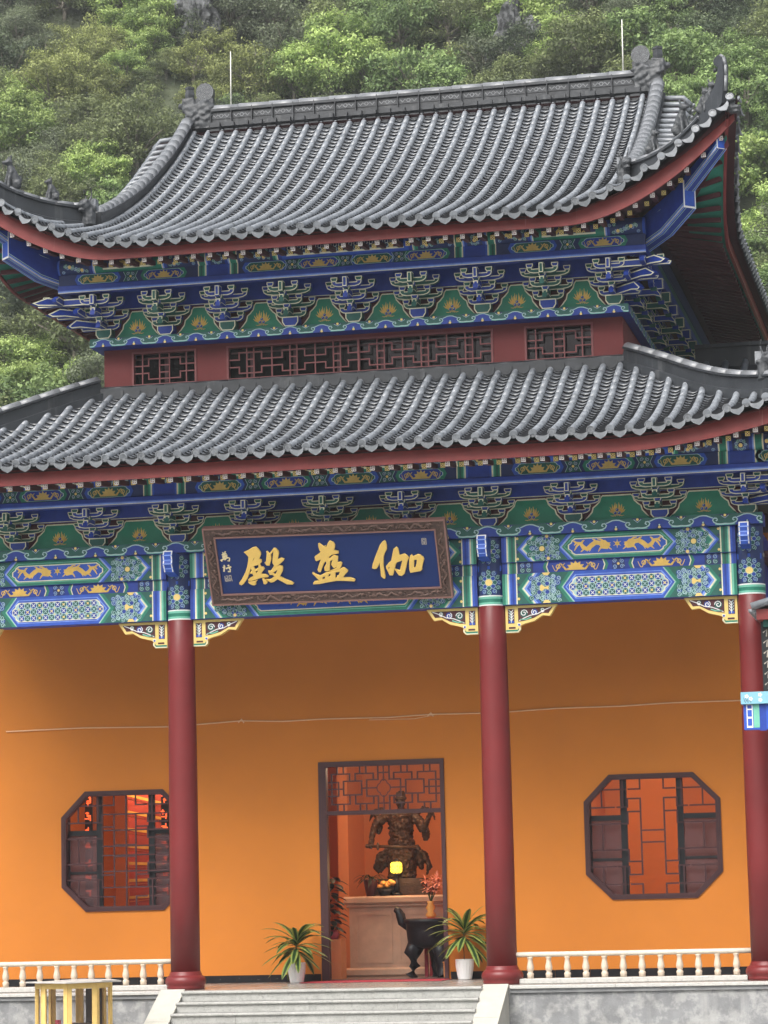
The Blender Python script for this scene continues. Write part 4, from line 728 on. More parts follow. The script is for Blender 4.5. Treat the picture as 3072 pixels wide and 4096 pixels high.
def wave_strip(p, xa, xb, z0, z1, per, x_first):
    H = z1-z0; p.rect(xa, xb, z0, z1, 'green_dk', .001)
    k0 = int(math.floor((xa-x_first)/per))-1; k1 = int(math.ceil((xb-x_first)/per))+1; q = H/.18; s_ = per/.69
    clampx = lambda u: min(max(u, xa), xb)
    for k in range(k0, k1+1):
        c = x_first+k*per
        if c < xa-.01 or c > xb+.01: continue
        T = lambda pts: [(clampx(c+u*s_), z0+v*q) for u, v in pts]
        cloud = [(-.19,.0),(.19,.0),(.175,.05),(.15,.085),(.18,.11),(.16,.135),(.11,.14),(.06,.165),(0,.172),(-.06,.165),(-.11,.14),(-.16,.135),(-.18,.11),(-.15,.085),(-.175,.05)]
        if xa-.01 < c < xb+.01: p.poly(T(cloud), 'blue', .0025)
        for sg in (-1, 1):
            if not (xa+.02 < c+sg*.2*s_ < xb-.02): continue
            p.stroke(T([(sg*.345,.022),(sg*.28,.016),(sg*.22,.022),(sg*.168,.05),(sg*.150,.085),(sg*.175,.118),(sg*.215,.112),(sg*.225,.085),(sg*.20,.07)]), .020*min(1,q), 'pale', .005)
            p.stroke(T([(sg*.345,.006),(sg*.26,.004),(sg*.19,.012)]), .012, 'green_lt', .004)
            p.stroke(T([(sg*.155,.118),(sg*.11,.137),(sg*.055,.160),(0,.166)]), .018*min(1,q), 'pale', .006)
        if xa+.05 < c < xb-.05:
            p.poly(T([(-.07,.0),(.07,.0),(.035,.025),(.022,.06),(0,.078),(-.022,.06),(-.035,.025)]), 'navy', .004); p.disc(c, z0+.018*q, .022, 'yellow', .0065, 8); p.disc(c, z0+.055*q, .015, 'pale', .0066, 6)
        c2 = c+per/2
        if xa+.05 < c2 < xb-.05:
            p.poly([(c2-.09*s_,z1),(c2-.03*s_,z1-.055*q),(c2,z1-.085*q),(c2+.03*s_,z1-.055*q),(c2+.09*s_,z1)], 'navy', .004); p.disc(c2, z1-.022*q, .022, 'yellow', .0065, 8); p.stroke([(c2-.06,z1-.02),(c2,z1-.07*q),(c2+.06,z1-.02)], .009, 'pale', .007)

for bi, (ca, cb) in enumerate(((-6.758,-2.6),(-2.6,2.6),(2.6,6.758))):
    xa, xb = ca+.205, cb-.205
    for (z0, z1, nm, up) in ((5.99,6.49,'lower_beam',False),(6.671,7.092,'upper_beam',True)):
        b = MB(); b.bbox(xa, xb, YB, .155, z0, z1, 'blue', .006); bo = b.build(nm, TH)
        p = Paint(FB(YB)); beam_paint(p, xa, xb, z0+.006, z1-.004, up if bi != 1 else not up, ('dragon' if up else 'lattice') if bi != 1 else ('lattice' if up else 'dragon')); p.build('painted_ornament', bo)
    b = MB(); b.box(xa, xb, YB+.05, .10, 6.491, 6.670, 'blue'); bo = b.build('pad_board', TH)
    p = Paint(FB(YB+.05)); mid_paint(p, xa, xb, 6.492, 6.669); p.build('painted_ornament', bo)
# plate above the beams with the painted cloud strip
b = MB(); b.box(-7.0, 7.0, -.25, .25, 7.094, 7.272, 'blue'); bo = b.build('plate_beam', TH)
p = Paint(FB(-.25)); [wave_strip(p, a_, b_, 7.095, 7.271, q_, f_) for a_, b_, q_, f_ in ((-7.0,-2.6,.693,-2.6),(-2.6,2.6,.65,0),(2.6,7.0,.693,2.6))]; p.build('painted_ornament', bo)
# braces under the beams beside the columns
def brace(x, sg):
    def f(u, v, d): return (x+sg*u, d, v)
    out = [(0,5.985),(.84,5.985),(.72,5.80),(.60,5.815),(.46,5.73),(.30,5.69),(.24,5.665),(.235,5.60),(.20,5.555),(0,5.555)]
    m = MB(); m.prism(out, -.055, .055, f, 'yellow'); o = fixn(m.build('brace', TH))
    p = Paint(lambda u, v, w_: (x+sg*u, -.055-w_, v))
    p.poly([(.205,5.945),(.765,5.945),(.70,5.845),(.60,5.850),(.46,5.775),(.30,5.735),(.205,5.725)], 'maroon', .002)
    p.poly([(.04,5.935),(.145,5.935),(.145,5.70),(.04,5.70)], 'maroon', .002); p.poly([(.05,5.645),(.16,5.645),(.16,5.615),(.05,5.615)], 'maroon', .002)
    p.poly([(.005,5.60),(.19,5.60),(.21,5.63),(.215,5.60),(.19,5.57),(.005,5.57)], 'green', .003)
    p.stroke([(.0,5.563),(.20,5.563),(.235,5.60),(.235,5.64)], .016, 'cream', .004)
    p.poly([(.19,5.70),(.245,5.70),(.235,5.655),(.20,5.655)], 'white', .004); p.poly([(.20,5.69),(.235,5.69),(.23,5.66),(.206,5.66)], 'blue', .005)
    for (c, r_, mt, ph) in (((.30,5.86),.065,'green_lt',0),((.47,5.87),.055,'blue_lt',2),((.60,5.90),.040,'green_lt',4)):
        p.whorl(*c, r_, 'green_dk' if mt == 'green_lt' else 'blue', .004, ph, line='white', lw=.014)
    p.stroke([(.22,5.74),(.30,5.78),(.40,5.82),(.52,5.84),(.64,5.90),(.74,5.94)], .014, 'white', .006); p.stroke([(.24,5.76),(.34,5.76),(.42,5.79)], .02, 'green_lt', .006)
    p.stroke([(.09,5.71),(.095,5.80),(.09,5.90)], .014, 'white', .004)
    for k in range(4):
        z = 5.74+.045*k; p.stroke([(.093,z),(.055,z+.05)], .012, 'pale', .005); p.stroke([(.093,z),(.13,z+.05)], .012, 'white', .005)
    p.disc(.07, 5.725, .022, 'blue_mid', .005, 8); p.disc(.12, 5.725, .022, 'blue_mid', .005, 8)
    p.build('painted_carving', o)
for x in CX:
    for sg in (-1, 1):
        if abs(x+sg*.5) < 6.8: brace(x+sg*.225, sg)

# ---------------------------------------------------------------- bracket sets
def outlined(pts, d0, d1, fn, col, name, w_=.0155, line='cream'):
    # prism whose two broad faces carry a painted edge line
    bm = bmesh.new(); n_ = len(pts)
    A = [bm.verts.new(fn(u,v,d0)) for u,v in pts]; B = [bm.verts.new(fn(u,v,d1)) for u,v in pts]
    fa = bm.faces.new(A); fb = bm.faces.new(B[::-1])
    for i in range(n_): bm.faces.new((A[(i+1) % n_], A[i], B[i], B[(i+1) % n_]))
    for f in bm.faces: f.material_index = 1
    bmesh.ops.recalc_face_normals(bm, faces=bm.faces); bm.normal_update()
    r_ = bmesh.ops.inset_region(bm, faces=[fa], thickness=w_, use_even_offset=True); fa.material_index = 1
    for f in r_['faces']: f.material_index = 0
    r_ = bmesh.ops.inset_region(bm, faces=[fb], thickness=w_, use_even_offset=True)
    for f in r_['faces']: f.material_index = 0
    bmesh.ops.recalc_face_normals(bm, faces=bm.faces)
    me = bpy.data.meshes.new(name); bm.to_mesh(me); bm.free(); me.materials.append(M[line]); me.materials.append(M[col]); return me
fxz = lambda u, v, d: (u, d, v)
fyz = lambda u, v, d: (d, u, v)
def armpts(l): return [(-l*.55,0),(l*.55,0),(l*.80,.016),(l*.95,.048),(l,.105),(l-.085,.105),(l-.095,.078),(-l+.095,.078),(-l+.085,.105),(-l,.105),(-l*.95,.048),(-l*.80,.016)]
BK = {}
for nm, ca, cb in (('g','green_dk','blue'),('b','blue','green_dk')):
    BK[nm] = dict(
        a1=outlined(armpts(.27), -.045, .045, fxz, ca, 'bracket_arm'), a2=outlined(armpts(.43), -.045, .045, fxz, ca, 'bracket_arm'),
        blk=outlined([(-.040,0),(.040,0),(.060,.034),(.060,.072),(-.060,.072),(-.060,.034)], -.055, .055, fxz, cb, 'bearing_block', .0135),
        big=outlined([(-.095,0),(.095,0),(.145,.07),(.145,.165),(-.145,.165),(-.145,.07)], -.14, .14, fxz, cb, 'cap_block', .018),
        beak=outlined([(.0,.165),(-.30,.165),(-.37,.085),(-.405,-.01),(-.36,.03),(-.27,.06),(0,.06)], -.042, .042, fyz, ca, 'projecting_arm', .013),
        head=outlined([(.0,.18),(-.17,.18),(-.17,.0),(0,.0)], -.04, .04, fyz, ca, 'projecting_head', .016),
        hface=outlined([(-.036,.0),(.036,.0),(.036,.16),(-.036,.16)], -.006, .0, fxz, ca, 'head_face', .014),
        bface=outlined([(-.036,-.04),(.036,-.04),(.040,.075),(-.040,.075)], -.006, .0, fxz, ca, 'beak_face', .015))
def bracket_set(x, y, z, kind, rot=0.0, corner=False, H=.65, big=True):
    K = BK[kind]; q = H/.65
    T = Matrix.Translation((x,y,z)) @ Matrix.Rotation(rot,4,'Z') @ Matrix.Diagonal((1,1,q,1))
    root = inst('bracket_set', K['big'], TH, T if big else T @ Matrix.Translation((0,.10,0)))
    def put(nm, me, dx, dy, dz, rz=0.0):
        mw = T @ Matrix.Translation((dx,dy,dz)) @ Matrix.Rotation(rz,4,'Z'); o = bpy.data.objects.new(nm, me); COL.objects.link(o)
        o.parent = root; o.matrix_basis = root_inv @ mw
    root_inv = (T if big else T @ Matrix.Translation((0,.10,0))).inverted()
    lv = [.165, .327, .489]
    for i, (dy, l) in ((0,(0,'a1')),(1,(0,'a2')),(1,(-.30,'a1')),(2,(-.30,'a2')),(2,(-.60,'a1'))):
        hl = .27 if l == 'a1' else .43
        put('bracket_arm', K[l], 0, dy, lv[i]+(.001 if l == 'a2' else 0))
        for s in (-1, 1): put('bearing_block', K['blk'], s*(hl-.055), dy, lv[i]+.092)
    for i, dy in ((0,0),(1,-.30)):
        put('projecting_arm', K['beak'], 0, dy-.06, lv[i]-.02); put('beak_face', K['bface'], 0, dy-.43, lv[i]+.02)
        put('bearing_block', K['blk'], 0, dy-.33, lv[i]+.10)
    put('projecting_head', K['head'], 0, -.62, lv[2]-.03); put('head_face', K['hface'], 0, -.792, lv[2]-.02)
    if corner:
        sg = 1 if x > 0 else -1
        for i, L_ in ((0,.75),(1,1.15),(2,1.45)):     # diagonal beaks
            me = diag[kind][i]; put('diagonal_arm', me, 0, 0, lv[i], -rot+sg*pi/4)
        for i, L_ in ((0,.35),(1,.70),(2,.95)):      # arms running past the corner
            put('corner_arm', cornarm[kind][i], 0, -(.0,.30,.60)[i], lv[i]+.003, 0 if sg > 0 else pi)
            put('bearing_block', K['blk'], sg*(L_-.08), -(.0,.30,.60)[i], lv[i]+.10)
            put('corner_arm', cornarm[kind][i], sg*(.0,.30,.60)[i], 0, lv[i]+.004, -pi/2)
    return root
diag, cornarm = {}, {}
for nm, ca in (('g','green_dk'),('b','blue')):
    diag[nm] = [outlined([(0,.12),(-L_*.80,.12),(-L_*.90,.06),(-L_,.0),(-L_*.92,-.03),(-L_*.7,.0),(0,.0)], -.05, .05, fyz, ca, 'diagonal_arm', .018) for L_ in (.75,1.15,1.45)]
    cornarm[nm] = [outlined([(0,.115),(L_-.16,.115),(L_-.06,.06),(L_,.05),(L_-.03,.0),(0,.0)], -.042, .042, fxz, ca, 'corner_arm', .018) for L_ in (.45,.80,1.05)]
xsL = [-6.758,-5.372,-3.986,-2.6,-1.3,0,1.3,2.6,3.986,5.372,6.758]
for i, x in enumerate(xsL): bracket_set(x, -.02, 7.273, 'bg'[i % 2], H=.57, corner=(i in (0, 10)))
xsU = [-4.504,-3.378,-2.252,-1.126,0,1.126,2.252,3.378,4.504]
for i, x in enumerate(xsU): bracket_set(x, 2.02, 11.222, 'bg'[i % 2], corner=(i in (0, 8)), H=.68)
for k in range(1, 9): bracket_set(4.42, 2.02+1.126*k, 11.222, 'gb'[k % 2], rot=pi/2, H=.68)

# boards between the bracket sets
def board(xc, gap, y, z0, z1, rot=0):
    hw = gap/2-.02
    if rot == 0: fn = lambda u, v, w_: (xc+u, y-w_, v)
    else: fn = lambda u, v, w_: (y+w_, xc+u, v)
    m = MB(); m.prism([(-hw,z0),(hw,z0),(hw,z1),(-hw,z1)], .0, -.04, fn, 'maroon'); o = fixn(m.build('lotus_board', TH))
    H = z1-z0; a = gap/1.126; e = (gap-1.126)/2
    half = [(.0,.93),(.10+e,.93),(.13+e,.86),(.15+e,.72),(.205+e,.60),(.255+e,.52),(.275+e,.36),(.34+e,.20),(.43+e,.02),(.0,.02)]
    pts = [(u, z0+v*H) for u, v in half[1:-1]]; full = pts+[(-u, v) for u, v in pts[::-1]]
    p = Paint(fn); p.poly(full, 'green_board', .003); p.stroke(full, .022, 'cream', .0045, True)
    for k in range(15):
        t = -1.25+2.5*k/14; L = (.20-.035*(k % 2))*H/.5*(1-.18*abs(t)); b0 = .05
        zc = z0+H*.30; c0 = (b0*1.0*sin(t*1.2), zc-.02+.03*cos(t)); c1 = (L*sin(t*.95)*1.0, zc+L*cos(t*.95)*.98); mid = ((c0[0]+c1[0])/2+.012*(1 if t > 0 else -1), (c0[1]+c1[1])/2)
        p.stroke([c0, mid, c1], [.008,.022,.004], 'gold', .004)
    for k in range(5): p.stroke([(0,z0+H*.24),((k-2)*.035,z0+H*.185),((k-2)*.055,z0+H*.205)], [.008,.016,.006], 'gold_dull', .004)
    for du, dv in ((-.032,0),(.032,0),(0,.052)):
        p.disc(du, z0+H*.29+dv, .032, 'gold_dull', .005, 9); p.disc(du, z0+H*.29+dv, .025, 'blue', .006, 9); p.disc(du-.008, z0+H*.29+dv+.008, .009, 'pale', .007, 6)
    p.build('painted_ornament', o)
for a, b in zip(xsL[:-1], xsL[1:]): board((a+b)/2, b-a, -.02, 7.273, 7.725)
for a, b in zip(xsU[:-1], xsU[1:]): board((a+b)/2, b-a, 2.10, 11.222, 11.755)
for k in range(9): board(2.02+1.126*(k+.5), 1.126, 4.40, 11.222, 11.755, 1)
# plain blue beam above the boards
def cornice(x0, x1, y, z0, z1, nm='wall_plate'):
    MB().bbox(x0, x1, y-.05, y+.12, z0, z1, 'blue', .006).build(nm, TH)
    p = Paint(FB(y-.05)); p.rect(x0, x1, z0, z0+.012, 'cream', .002); p.rect(x0, x1, z1-.03, z1, 'green_dk', .002); p.build('painted_line', TH)
cornice(-6.9, 6.9, -.03, 7.727, 8.35); cornice(-4.62, 4.62, 2.10, 11.757, 12.6)
MB().box(4.35, 4.45, 2.2, 14.3, 11.757, 12.6, 'blue').build('wall_plate', TH)

# --- eave beam under the rafters: plain blue beam, painted cloud band, painted purlin
def eave_beam(x0, x1, y, z0, zb, zc_, zt, colx, seed, nlot):
    m = MB(); m.bbox(x0, x1, y, y+.16, z0, zb, 'blue', .008); o = m.build('eave_beam', TH)
    p = Paint(FB(y)); p.rect(x0+.002, x1-.002, z0+.004, z0+.016, 'cream', .002); p.rect(x0+.002, x1-.002, z0+.016, z0+.042, 'blue_lt', .002); p.rect(x0+.002, x1-.002, z0+.042, z0+.058, 'blue_mid', .002); p.build('painted_line', o)
    m = MB(); m.box(x0+.01, x1-.01, y+.03, y+.14, zb+.001, zc_, 'navy'); o = m.build('cloud_band', TH)
    p = Paint(FB(y+.03)); H = zc_-zb; zm = (zb+zc_)/2
    segs = [x0]+sorted(colx)+[x1]
    for c in colx:
        p.rect(c-.13, c+.13, zb+.003, zc_, 'blue', .003)
        stripes(p, c+.13, c+.36, zb+.003, zc_, .003, SB, 1); stripes(p, c-.36, c-.13, zb+.003, zc_, .003, SB, -1)
    for a, b in zip(segs[:-1], segs[1:]):
        a2 = a+(.38 if a in colx else .12); b2 = b-(.38 if b in colx else .12); n_ = max(1, int(round((b2-a2)/1.02))); W = (b2-a2)/n_
        for k in range(n_):
            c = a2+W*(k+.5); blue_ = k % 2
            p.poly(inner_hex(c-.42, c+.42, zb+.004, zc_-.004, .05), 'blue_mid' if not blue_ else 'green', .003)
            p.poly(panel_ends(c-.36, c+.36, zb+.012, zc_-.012, .09), 'pale', .004); p.poly(panel_ends(c-.345, c+.345, zb+.020, zc_-.020, .085), 'green_dk' if not blue_ else 'blue', .005)
            p.lotus(c, zm, .66, H*.80, .007, 'gold_dull')
            e = c+W/2
            if k < n_-1:
                p.poly([(e-.13,zb+.01),(e+.13,zb+.01),(e+.09,zm),(e+.13,zc_-.01),(e-.13,zc_-.01),(e-.09,zm)], 'green_dk', .003)
                p.stroke([(e-.13,zb+.01),(e-.085,zm),(e-.13,zc_-.01)], .008, 'pale', .0045); p.stroke([(e+.13,zb+.01),(e+.085,zm),(e+.13,zc_-.01)], .008, 'pale', .0045)
                for s1 in (-1,1):
                    for s2 in (-1,1): p.whorl(e+s1*.045, zm+s2*.045, .036, 'navy', .005, s1+s2)
                p.disc(e, zm, .022, 'yellow', .007, 8)
    p.build('painted_ornament', o)
    # round purlin, its visible front painted
    ry = (zt-zc_)/2; zc2 = (zc_+zt)/2
    m = MB(); m.tube([(x0,y+.10,zc2),(x1,y+.10,zc2)], ry+.004, 20, 'blue_mid'); o = m.build('purlin', TH)
    fnp = lambda u, v, w_: (u, y+.10-(ry+.006+w_)*cos((v-zc2)/ry), zc2+(ry+.006+w_)*sin((v-zc2)/ry))
    p = Paint(fnp); v0, v1 = zc2-ry*1.3, zc2+ry*.9
    rows = 8
    def fill(u0, u1, mt, w_):
        for r_ in range(rows): p.rect(u0, u1, lerp(v0,v1,r_/rows), lerp(v0,v1,(r_+1)/rows), mt, w_)
    for c in colx:
        fill(c-.13, c+.13, 'navy', .002)
        for k in range(9): p.whorl(c+.075*cos(2*pi*k/9), zc2-.06+.075*sin(2*pi*k/9), .03, ('blue','green_dk')[k % 2], .006, k)
        p.disc(c, zc2-.06, .032, 'yellow', .009)
        for sg in (-1,1):
            u = c+sg*.13
            for a, b, mt in ((0,.05,'blue'),(.05,.075,'blue_lt'),(.075,.095,'cream'),(.095,.20,'green'),(.20,.225,'cream')): fill(*sorted((u+sg*a,u+sg*b)), mt, .002)
    k = 0
    for a, b in zip(segs[:-1], segs[1:]):
        a2 = a+(.36 if a in colx else .04); b2 = b-(.36 if b in colx else .04); L = b2-a2
        for sg, x in ((1,a2),(-1,b2)):
            wv = min(.62, L*.22)
            fill(*sorted((x,x+sg*wv)), 'navy', .002)
            for q in range(16): p.whorl(x+sg*(.07+wv*.9*((q*.37) % 1)), zc2-.11+.14*((q*.61) % 1), .034, ('blue','green_dk')[q % 2], .004+.0005*(q % 4), q)
            for q in range(2): p.disc(x+sg*wv*(.35+.4*q), zc2-.02-.06*q, .03, 'yellow', .009, 8)
            for a_, b_, mt in ((.0,.05,'green' if k % 2 else 'blue'),(.05,.075,'green_lt' if k % 2 else 'blue_lt'),(.075,.095,'cream'),(.095,.16,'blue' if k % 2 else 'green')):
                fill(*sorted((x+sg*(wv+a_), x+sg*(wv+b_))), mt, .002)
        u0, u1 = a2+min(.62,L*.22)+.16, b2-min(.62,L*.22)-.16
        fill(u0, u1, 'blue_mid' if k % 2 else 'green', .002)
        if u1-u0 > .3:
            for r_ in range(5): p.rect(u0+.08, u1-.08, lerp(zc2-.10,zc2+.05,r_/5), lerp(zc2-.10,zc2+.05,(r_+1)/5), 'cream' if r_ == 0 else 'navy', .004)
            if k % 2:
                n_ = int((u1-u0-.2)/.09)
                for q in range(n_): p.ring(u0+.14+.09*q, zc2-.03, .034, .012, 'pale', .007, 7); p.ring(u0+.14+.09*q, zc2+.03, .03, .012, 'white', .007, 7)
            else:
                for q in range(max(1, int((u1-u0)/.8))):
                    c_ = u0+(u1-u0)*(q+.5)/max(1, int((u1-u0)/.8)); p.dragon(c_-.17, zc2-.02, .34, .13, 1, .008, 'gold_dull'); p.dragon(c_+.19, zc2-.02, .34, .13, -1, .008, 'gold_dull')
        k += 1
    p.build('painted_ornament', o)
eave_beam(-7.75, 7.75, -.90, 7.842, 7.965, 8.165, 8.44, [-6.758,-2.6,2.6,6.758], 1, 4)
eave_beam(-5.14, 5.14, 1.31, 11.945, 12.085, 12.275, 12.56, [-2.252,2.252], 2, 3)
# the same beam along the right and left flank of the upper storey
for s in (-1, 1):
    m = MB()
    def fl_(u, v, d): return (d, u, v)
    x0, x1 = sorted((s*5.14, s*4.98)); m.box(x0, x1, 1.48, 14.6, 11.945, 12.085, 'blue'); m.box(*sorted((s*5.11,s*4.99)), 1.48, 14.6, 12.086, 12.275, 'green_dk'); m.box(*sorted((s*5.13,s*4.97)), 1.48, 14.6, 12.276, 12.56, 'navy')
    m.build('eave_beam', TH)
# ================================================================ upper storey
UY = 2.213
b = MB(); b.box(-4.75, 4.75, 1.86, 2.5, 11.075, 11.220, 'blue'); bo = b.build('plate_beam', TH)
p = Paint(FB(1.86)); wave_strip(p, -4.75, 4.75, 11.077, 11.219, .563, 0); p.build('painted_ornament', bo)
for s in (-1, 1):
    b = MB(); b.box(*sorted((s*4.75, s*4.2)), 2.501, 14.5, 11.075, 11.220, 'blue'); bo = b.build('plate_beam', TH)
    p = Paint((lambda u, v, w_: (4.75+w_, u, v)) if s > 0 else (lambda u, v, w_: (-4.75-w_, u, v))); wave_strip(p, 1.9, 14.5, 11.077, 11.219, .563, 2.02); p.build('painted_ornament', bo)
# red wall with three window openings
X1, X2, X3, ZU0, ZU1 = 2.362, 2.909, 4.089, 10.397, 11.012
w = MB(); xs = [-4.60,-X3,-X2,-X1,X1,X2,X3,4.60]
for i in range(7):
    if i % 2 == 0: w.box(xs[i], xs[i+1], UY, UY+.2, 9.6, 11.3, 'redwall')
    else: w.box(xs[i], xs[i+1], UY, UY+.2, 9.6, ZU0, 'redwall'); w.box(xs[i], xs[i+1], UY, UY+.2, ZU1, 11.3, 'redwall')
w.box(-4.60,-4.40,UY+.201,14.3,9.6,11.3,'redwall'); w.box(4.40,4.60,UY+.201,14.3,9.6,11.3,'redwall'); w.box(-4.6,4.6,14.1,14.3,9.6,11.3,'redwall')
w.build('upper_wall', TH)
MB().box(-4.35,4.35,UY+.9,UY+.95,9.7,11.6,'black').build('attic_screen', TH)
def up_window(x0, x1, units):
    fr = MB(); t = .035
    fr.box(x0, x1, UY-.02, UY+.1, ZU0, ZU0+t, 'lattice'); fr.box(x0, x1, UY-.02, UY+.1, ZU1-t, ZU1, 'lattice')
    fr.box(x0, x0+t, UY-.019, UY+.1, ZU0+t, ZU1-t, 'lattice'); fr.box(x1-t, x1, UY-.019, UY+.1, ZU0+t, ZU1-t, 'lattice')
    o = fr.build('upper_window', TH)
    la = MB(); a, b_ = x0+t, x1-t; H = ZU1-ZU0-2*t
    for k in range(units):
        u0 = lerp(a, b_, k/units); u1 = lerp(a, b_, (k+1)/units); W = u1-u0
        P = lambda u, v: (u0+u*W, ZU0+t+v*H)
        def LL(pts, e=0): lat(la, [P(*q) for q in pts], .020, UY+.0+e, UY+.03+e, 'lattice')
        for s in (0, 1):
            U = (lambda u: u) if s == 0 else (lambda u: 1-u)
            if units == 1: LL([(U(.14),0),(U(.14),1)])
            LL([(U(.42),0),(U(.42),1)], .001)
            LL([(U(0),.60),(U(.24),.60),(U(.24),.83),(U(.42),.83)], .003); LL([(U(0),.36),(U(.24),.36),(U(.24),.16),(U(.42),.16)], .003)
        if k: LL([(0,0),(0,1)], .002)
        LL([(.42,.83),(.58,.83)], .005); LL([(.42,.60),(.58,.60)], .005); LL([(.42,.37),(.58,.37)], .005); LL([(.42,.16),(.58,.16)], .005)
        if k*2 == units: la.box(u0-.018, u0+.018, UY-.012, UY+.06, ZU0+t, ZU1-t, 'lattice')
    la.build('lattice', o)
    MB().box(a, b_, UY+.14, UY+.145, ZU0+t, ZU1-t, 'glass_dark').build('pane', o)
    mu = MB(); mu.box(a, b_, UY+.12, UY+.17, ZU1-t-.09, ZU1-t-.06, 'frame')
    for k in range(units): 
        c = lerp(a, b_, (k+.5)/units); mu.box(c-.03, c+.03, UY+.12, UY+.17, ZU0+t, ZU1-t-.09, 'frame')
    mu.build('sash', o)
up_window(-X1, X1, 6); up_window(-X3, -X2, 1); up_window(X2, X3, 1)

# ================================================================ roofs
PU = [(0,12.55),(.44,12.705),(1.67,13.13),(2.54,13.47),(3.45,13.88),(4.39,14.34),(5.28,14.84),(6.29,15.46),(7.29,16.15),(8.1,16.78)]
PL = [(0,8.44),(.92,8.72),(1.39,8.89),(1.87,9.075),(2.37,9.29),(2.87,9.55),(3.39,9.85),(3.92,10.13),(4.3,10.31)]
class Roof: pass
U_ = Roof(); U_.prof = PU; U_.ye = .20; U_.xe = 6.60; U_.c = 6.93; U_.yc = -.13; U_.a = .206; U_.L0 = 3.33; U_.p = 1.75; U_.eb = (12.27,.206,3.03,1.85); U_.out = .34; U_.xin = 4.75; U_.yback = 16.4
L_ = Roof(); L_.prof = PL; L_.ye = -2.0; L_.xe = 8.76; L_.c = 9.10; L_.yc = -2.33; L_.a = .085; L_.L0 = 4.15; L_.p = 1.65; L_.eb = (8.11,.085,4.0,1.6); L_.out = .34; L_.xin = 4.62; L_.yback = 18.6
def rlift(R, dc, s): return R.a*max(0, R.L0-dc)**R.p*exp(-max(0,s)/2.0)
def ebot(R, dc): return R.eb[0]+R.eb[1]*max(0, R.eb[2]-dc)**R.eb[3]      # lower edge of the eave board
def eoff(R, dc): return R.out*max(0, (3.3-dc)/3.3)**2
def front(R, x, s, dz=0):           # point of the front slope s metres behind the eave line
    dc = R.c-abs(x); return Vector((x, R.ye-eoff(R,dc)+s, interp(R.prof, s)+rlift(R,dc,s)+dz))
def flank(R, y, s, sg, dz=0):
    dc = y-R.yc; return Vector((sg*(R.xe+eoff(R,dc)-s), y, interp(R.prof, s)+rlift(R,dc,s)+dz))
def s_end(R, x, top):               # slope length of the rib at x (to the ridge or to the hip)
    dc = R.c-abs(x)
    if abs(x) <= R.xin: return top
    return max(.02, R.yc+dc-(R.ye-eoff(R,dc)))
def rib_path(R, x, top, n=None):
    e = s_end(R, x, top); n = n or max(2, int(e/.12)); return [front(R, x, e*i/n) for i in range(n+1)]
def flank_path(R, y, sg):
    dc = y-R.yc; e = min(R.xe+eoff(R,dc)-(R.c-dc), R.xe-R.xin+eoff(R,dc)) if dc < R.c-R.xin else R.xe-R.xin
    e = max(.02, e); n = max(2, int(e/.12)); return [flank(R, y, e*i/n, sg) for i in range(n+1)]
# tile meshes (y up the slope, z out of it)
def tube_mesh(L=.36, r=.058):
    m = MB(); n = 8
    for (y, q) in ((-.006, r), (L, r*.955)):
        for k in range(n+1):
            t = pi*(-.08+1.16*k/n); m.v.append((q*cos(t), y, q*sin(t)))
    for k in range(n): m.f.append([k, k+1, n+2+k, n+1+k]); m.m.append('tile'); m.s.append(True)
    m.f.append(list(range(n+1))[::-1]); m.m.append('tile'); m.s.append(False)
    return m
def pan_mesh(W=.215, L=.235, dep=.045, lip=.034):
    m = MB(); n = 4; top = []
    for (y, dz) in ((0, .040), (L, .0)):
        for k in range(n+1):
            u = -1+2*k/n; m.v.append((u*W/2, y, dz-.072+dep*u*u))
    for k in range(n+1):
        u = -1+2*k/n; m.v.append((u*W/2*.98, .004, .040-.072-lip+dep*u*u))
    for k in range(n):
        m.f.append([k, k+1, n+2+k, n+1+k]); m.m.append('tile_pan'); m.s.append(True)
        m.f.append([2*(n+1)+k, 2*(n+1)+k+1, k+1, k]); m.m.append('tile_dark'); m.s.append(False)  # lip face coloured dark: the shadow line between tile rows painted in
    return m
def cap_mesh():         # round end tile with a moulded face
    m = MB(); n = 12; r = .066
    m.v = [(r*cos(2*pi*k/n), -.012, r*sin(2*pi*k/n)) for k in range(n)]+[(r*cos(2*pi*k/n), .03, r*sin(2*pi*k/n)) for k in range(n)]
    for k in range(n): m.f.append([k, (k+1) % n, n+(k+1) % n, n+k]); m.m.append('tile'); m.s.append(True)
    a = len(m.v); m.v += [(r*.82*cos(2*pi*k/n), -.012, r*.82*sin(2*pi*k/n)) for k in range(n)]+[(r*.76*cos(2*pi*k/n), -.004, r*.76*sin(2*pi*k/n)) for k in range(n)]
    for k in range(n):
        j = (k+1) % n; m.f.append([k, a+k, a+j, j]); m.m.append('tile_end'); m.s.append(False); m.f.append([a+k, a+n+k, a+n+j, a+j]); m.m.append('tile_dark'); m.s.append(False)
    m.f.append([a+n+k for k in range(n)]); m.m.append('tile_end'); m.s.append(False)
    b = len(m.v); m.v += [(.020*cos(2*pi*k/6), -.008, .020*sin(2*pi*k/6)) for k in range(6)]; m.f.append([b+k for k in range(6)]); m.m.append('tile'); m.s.append(False)
    return m
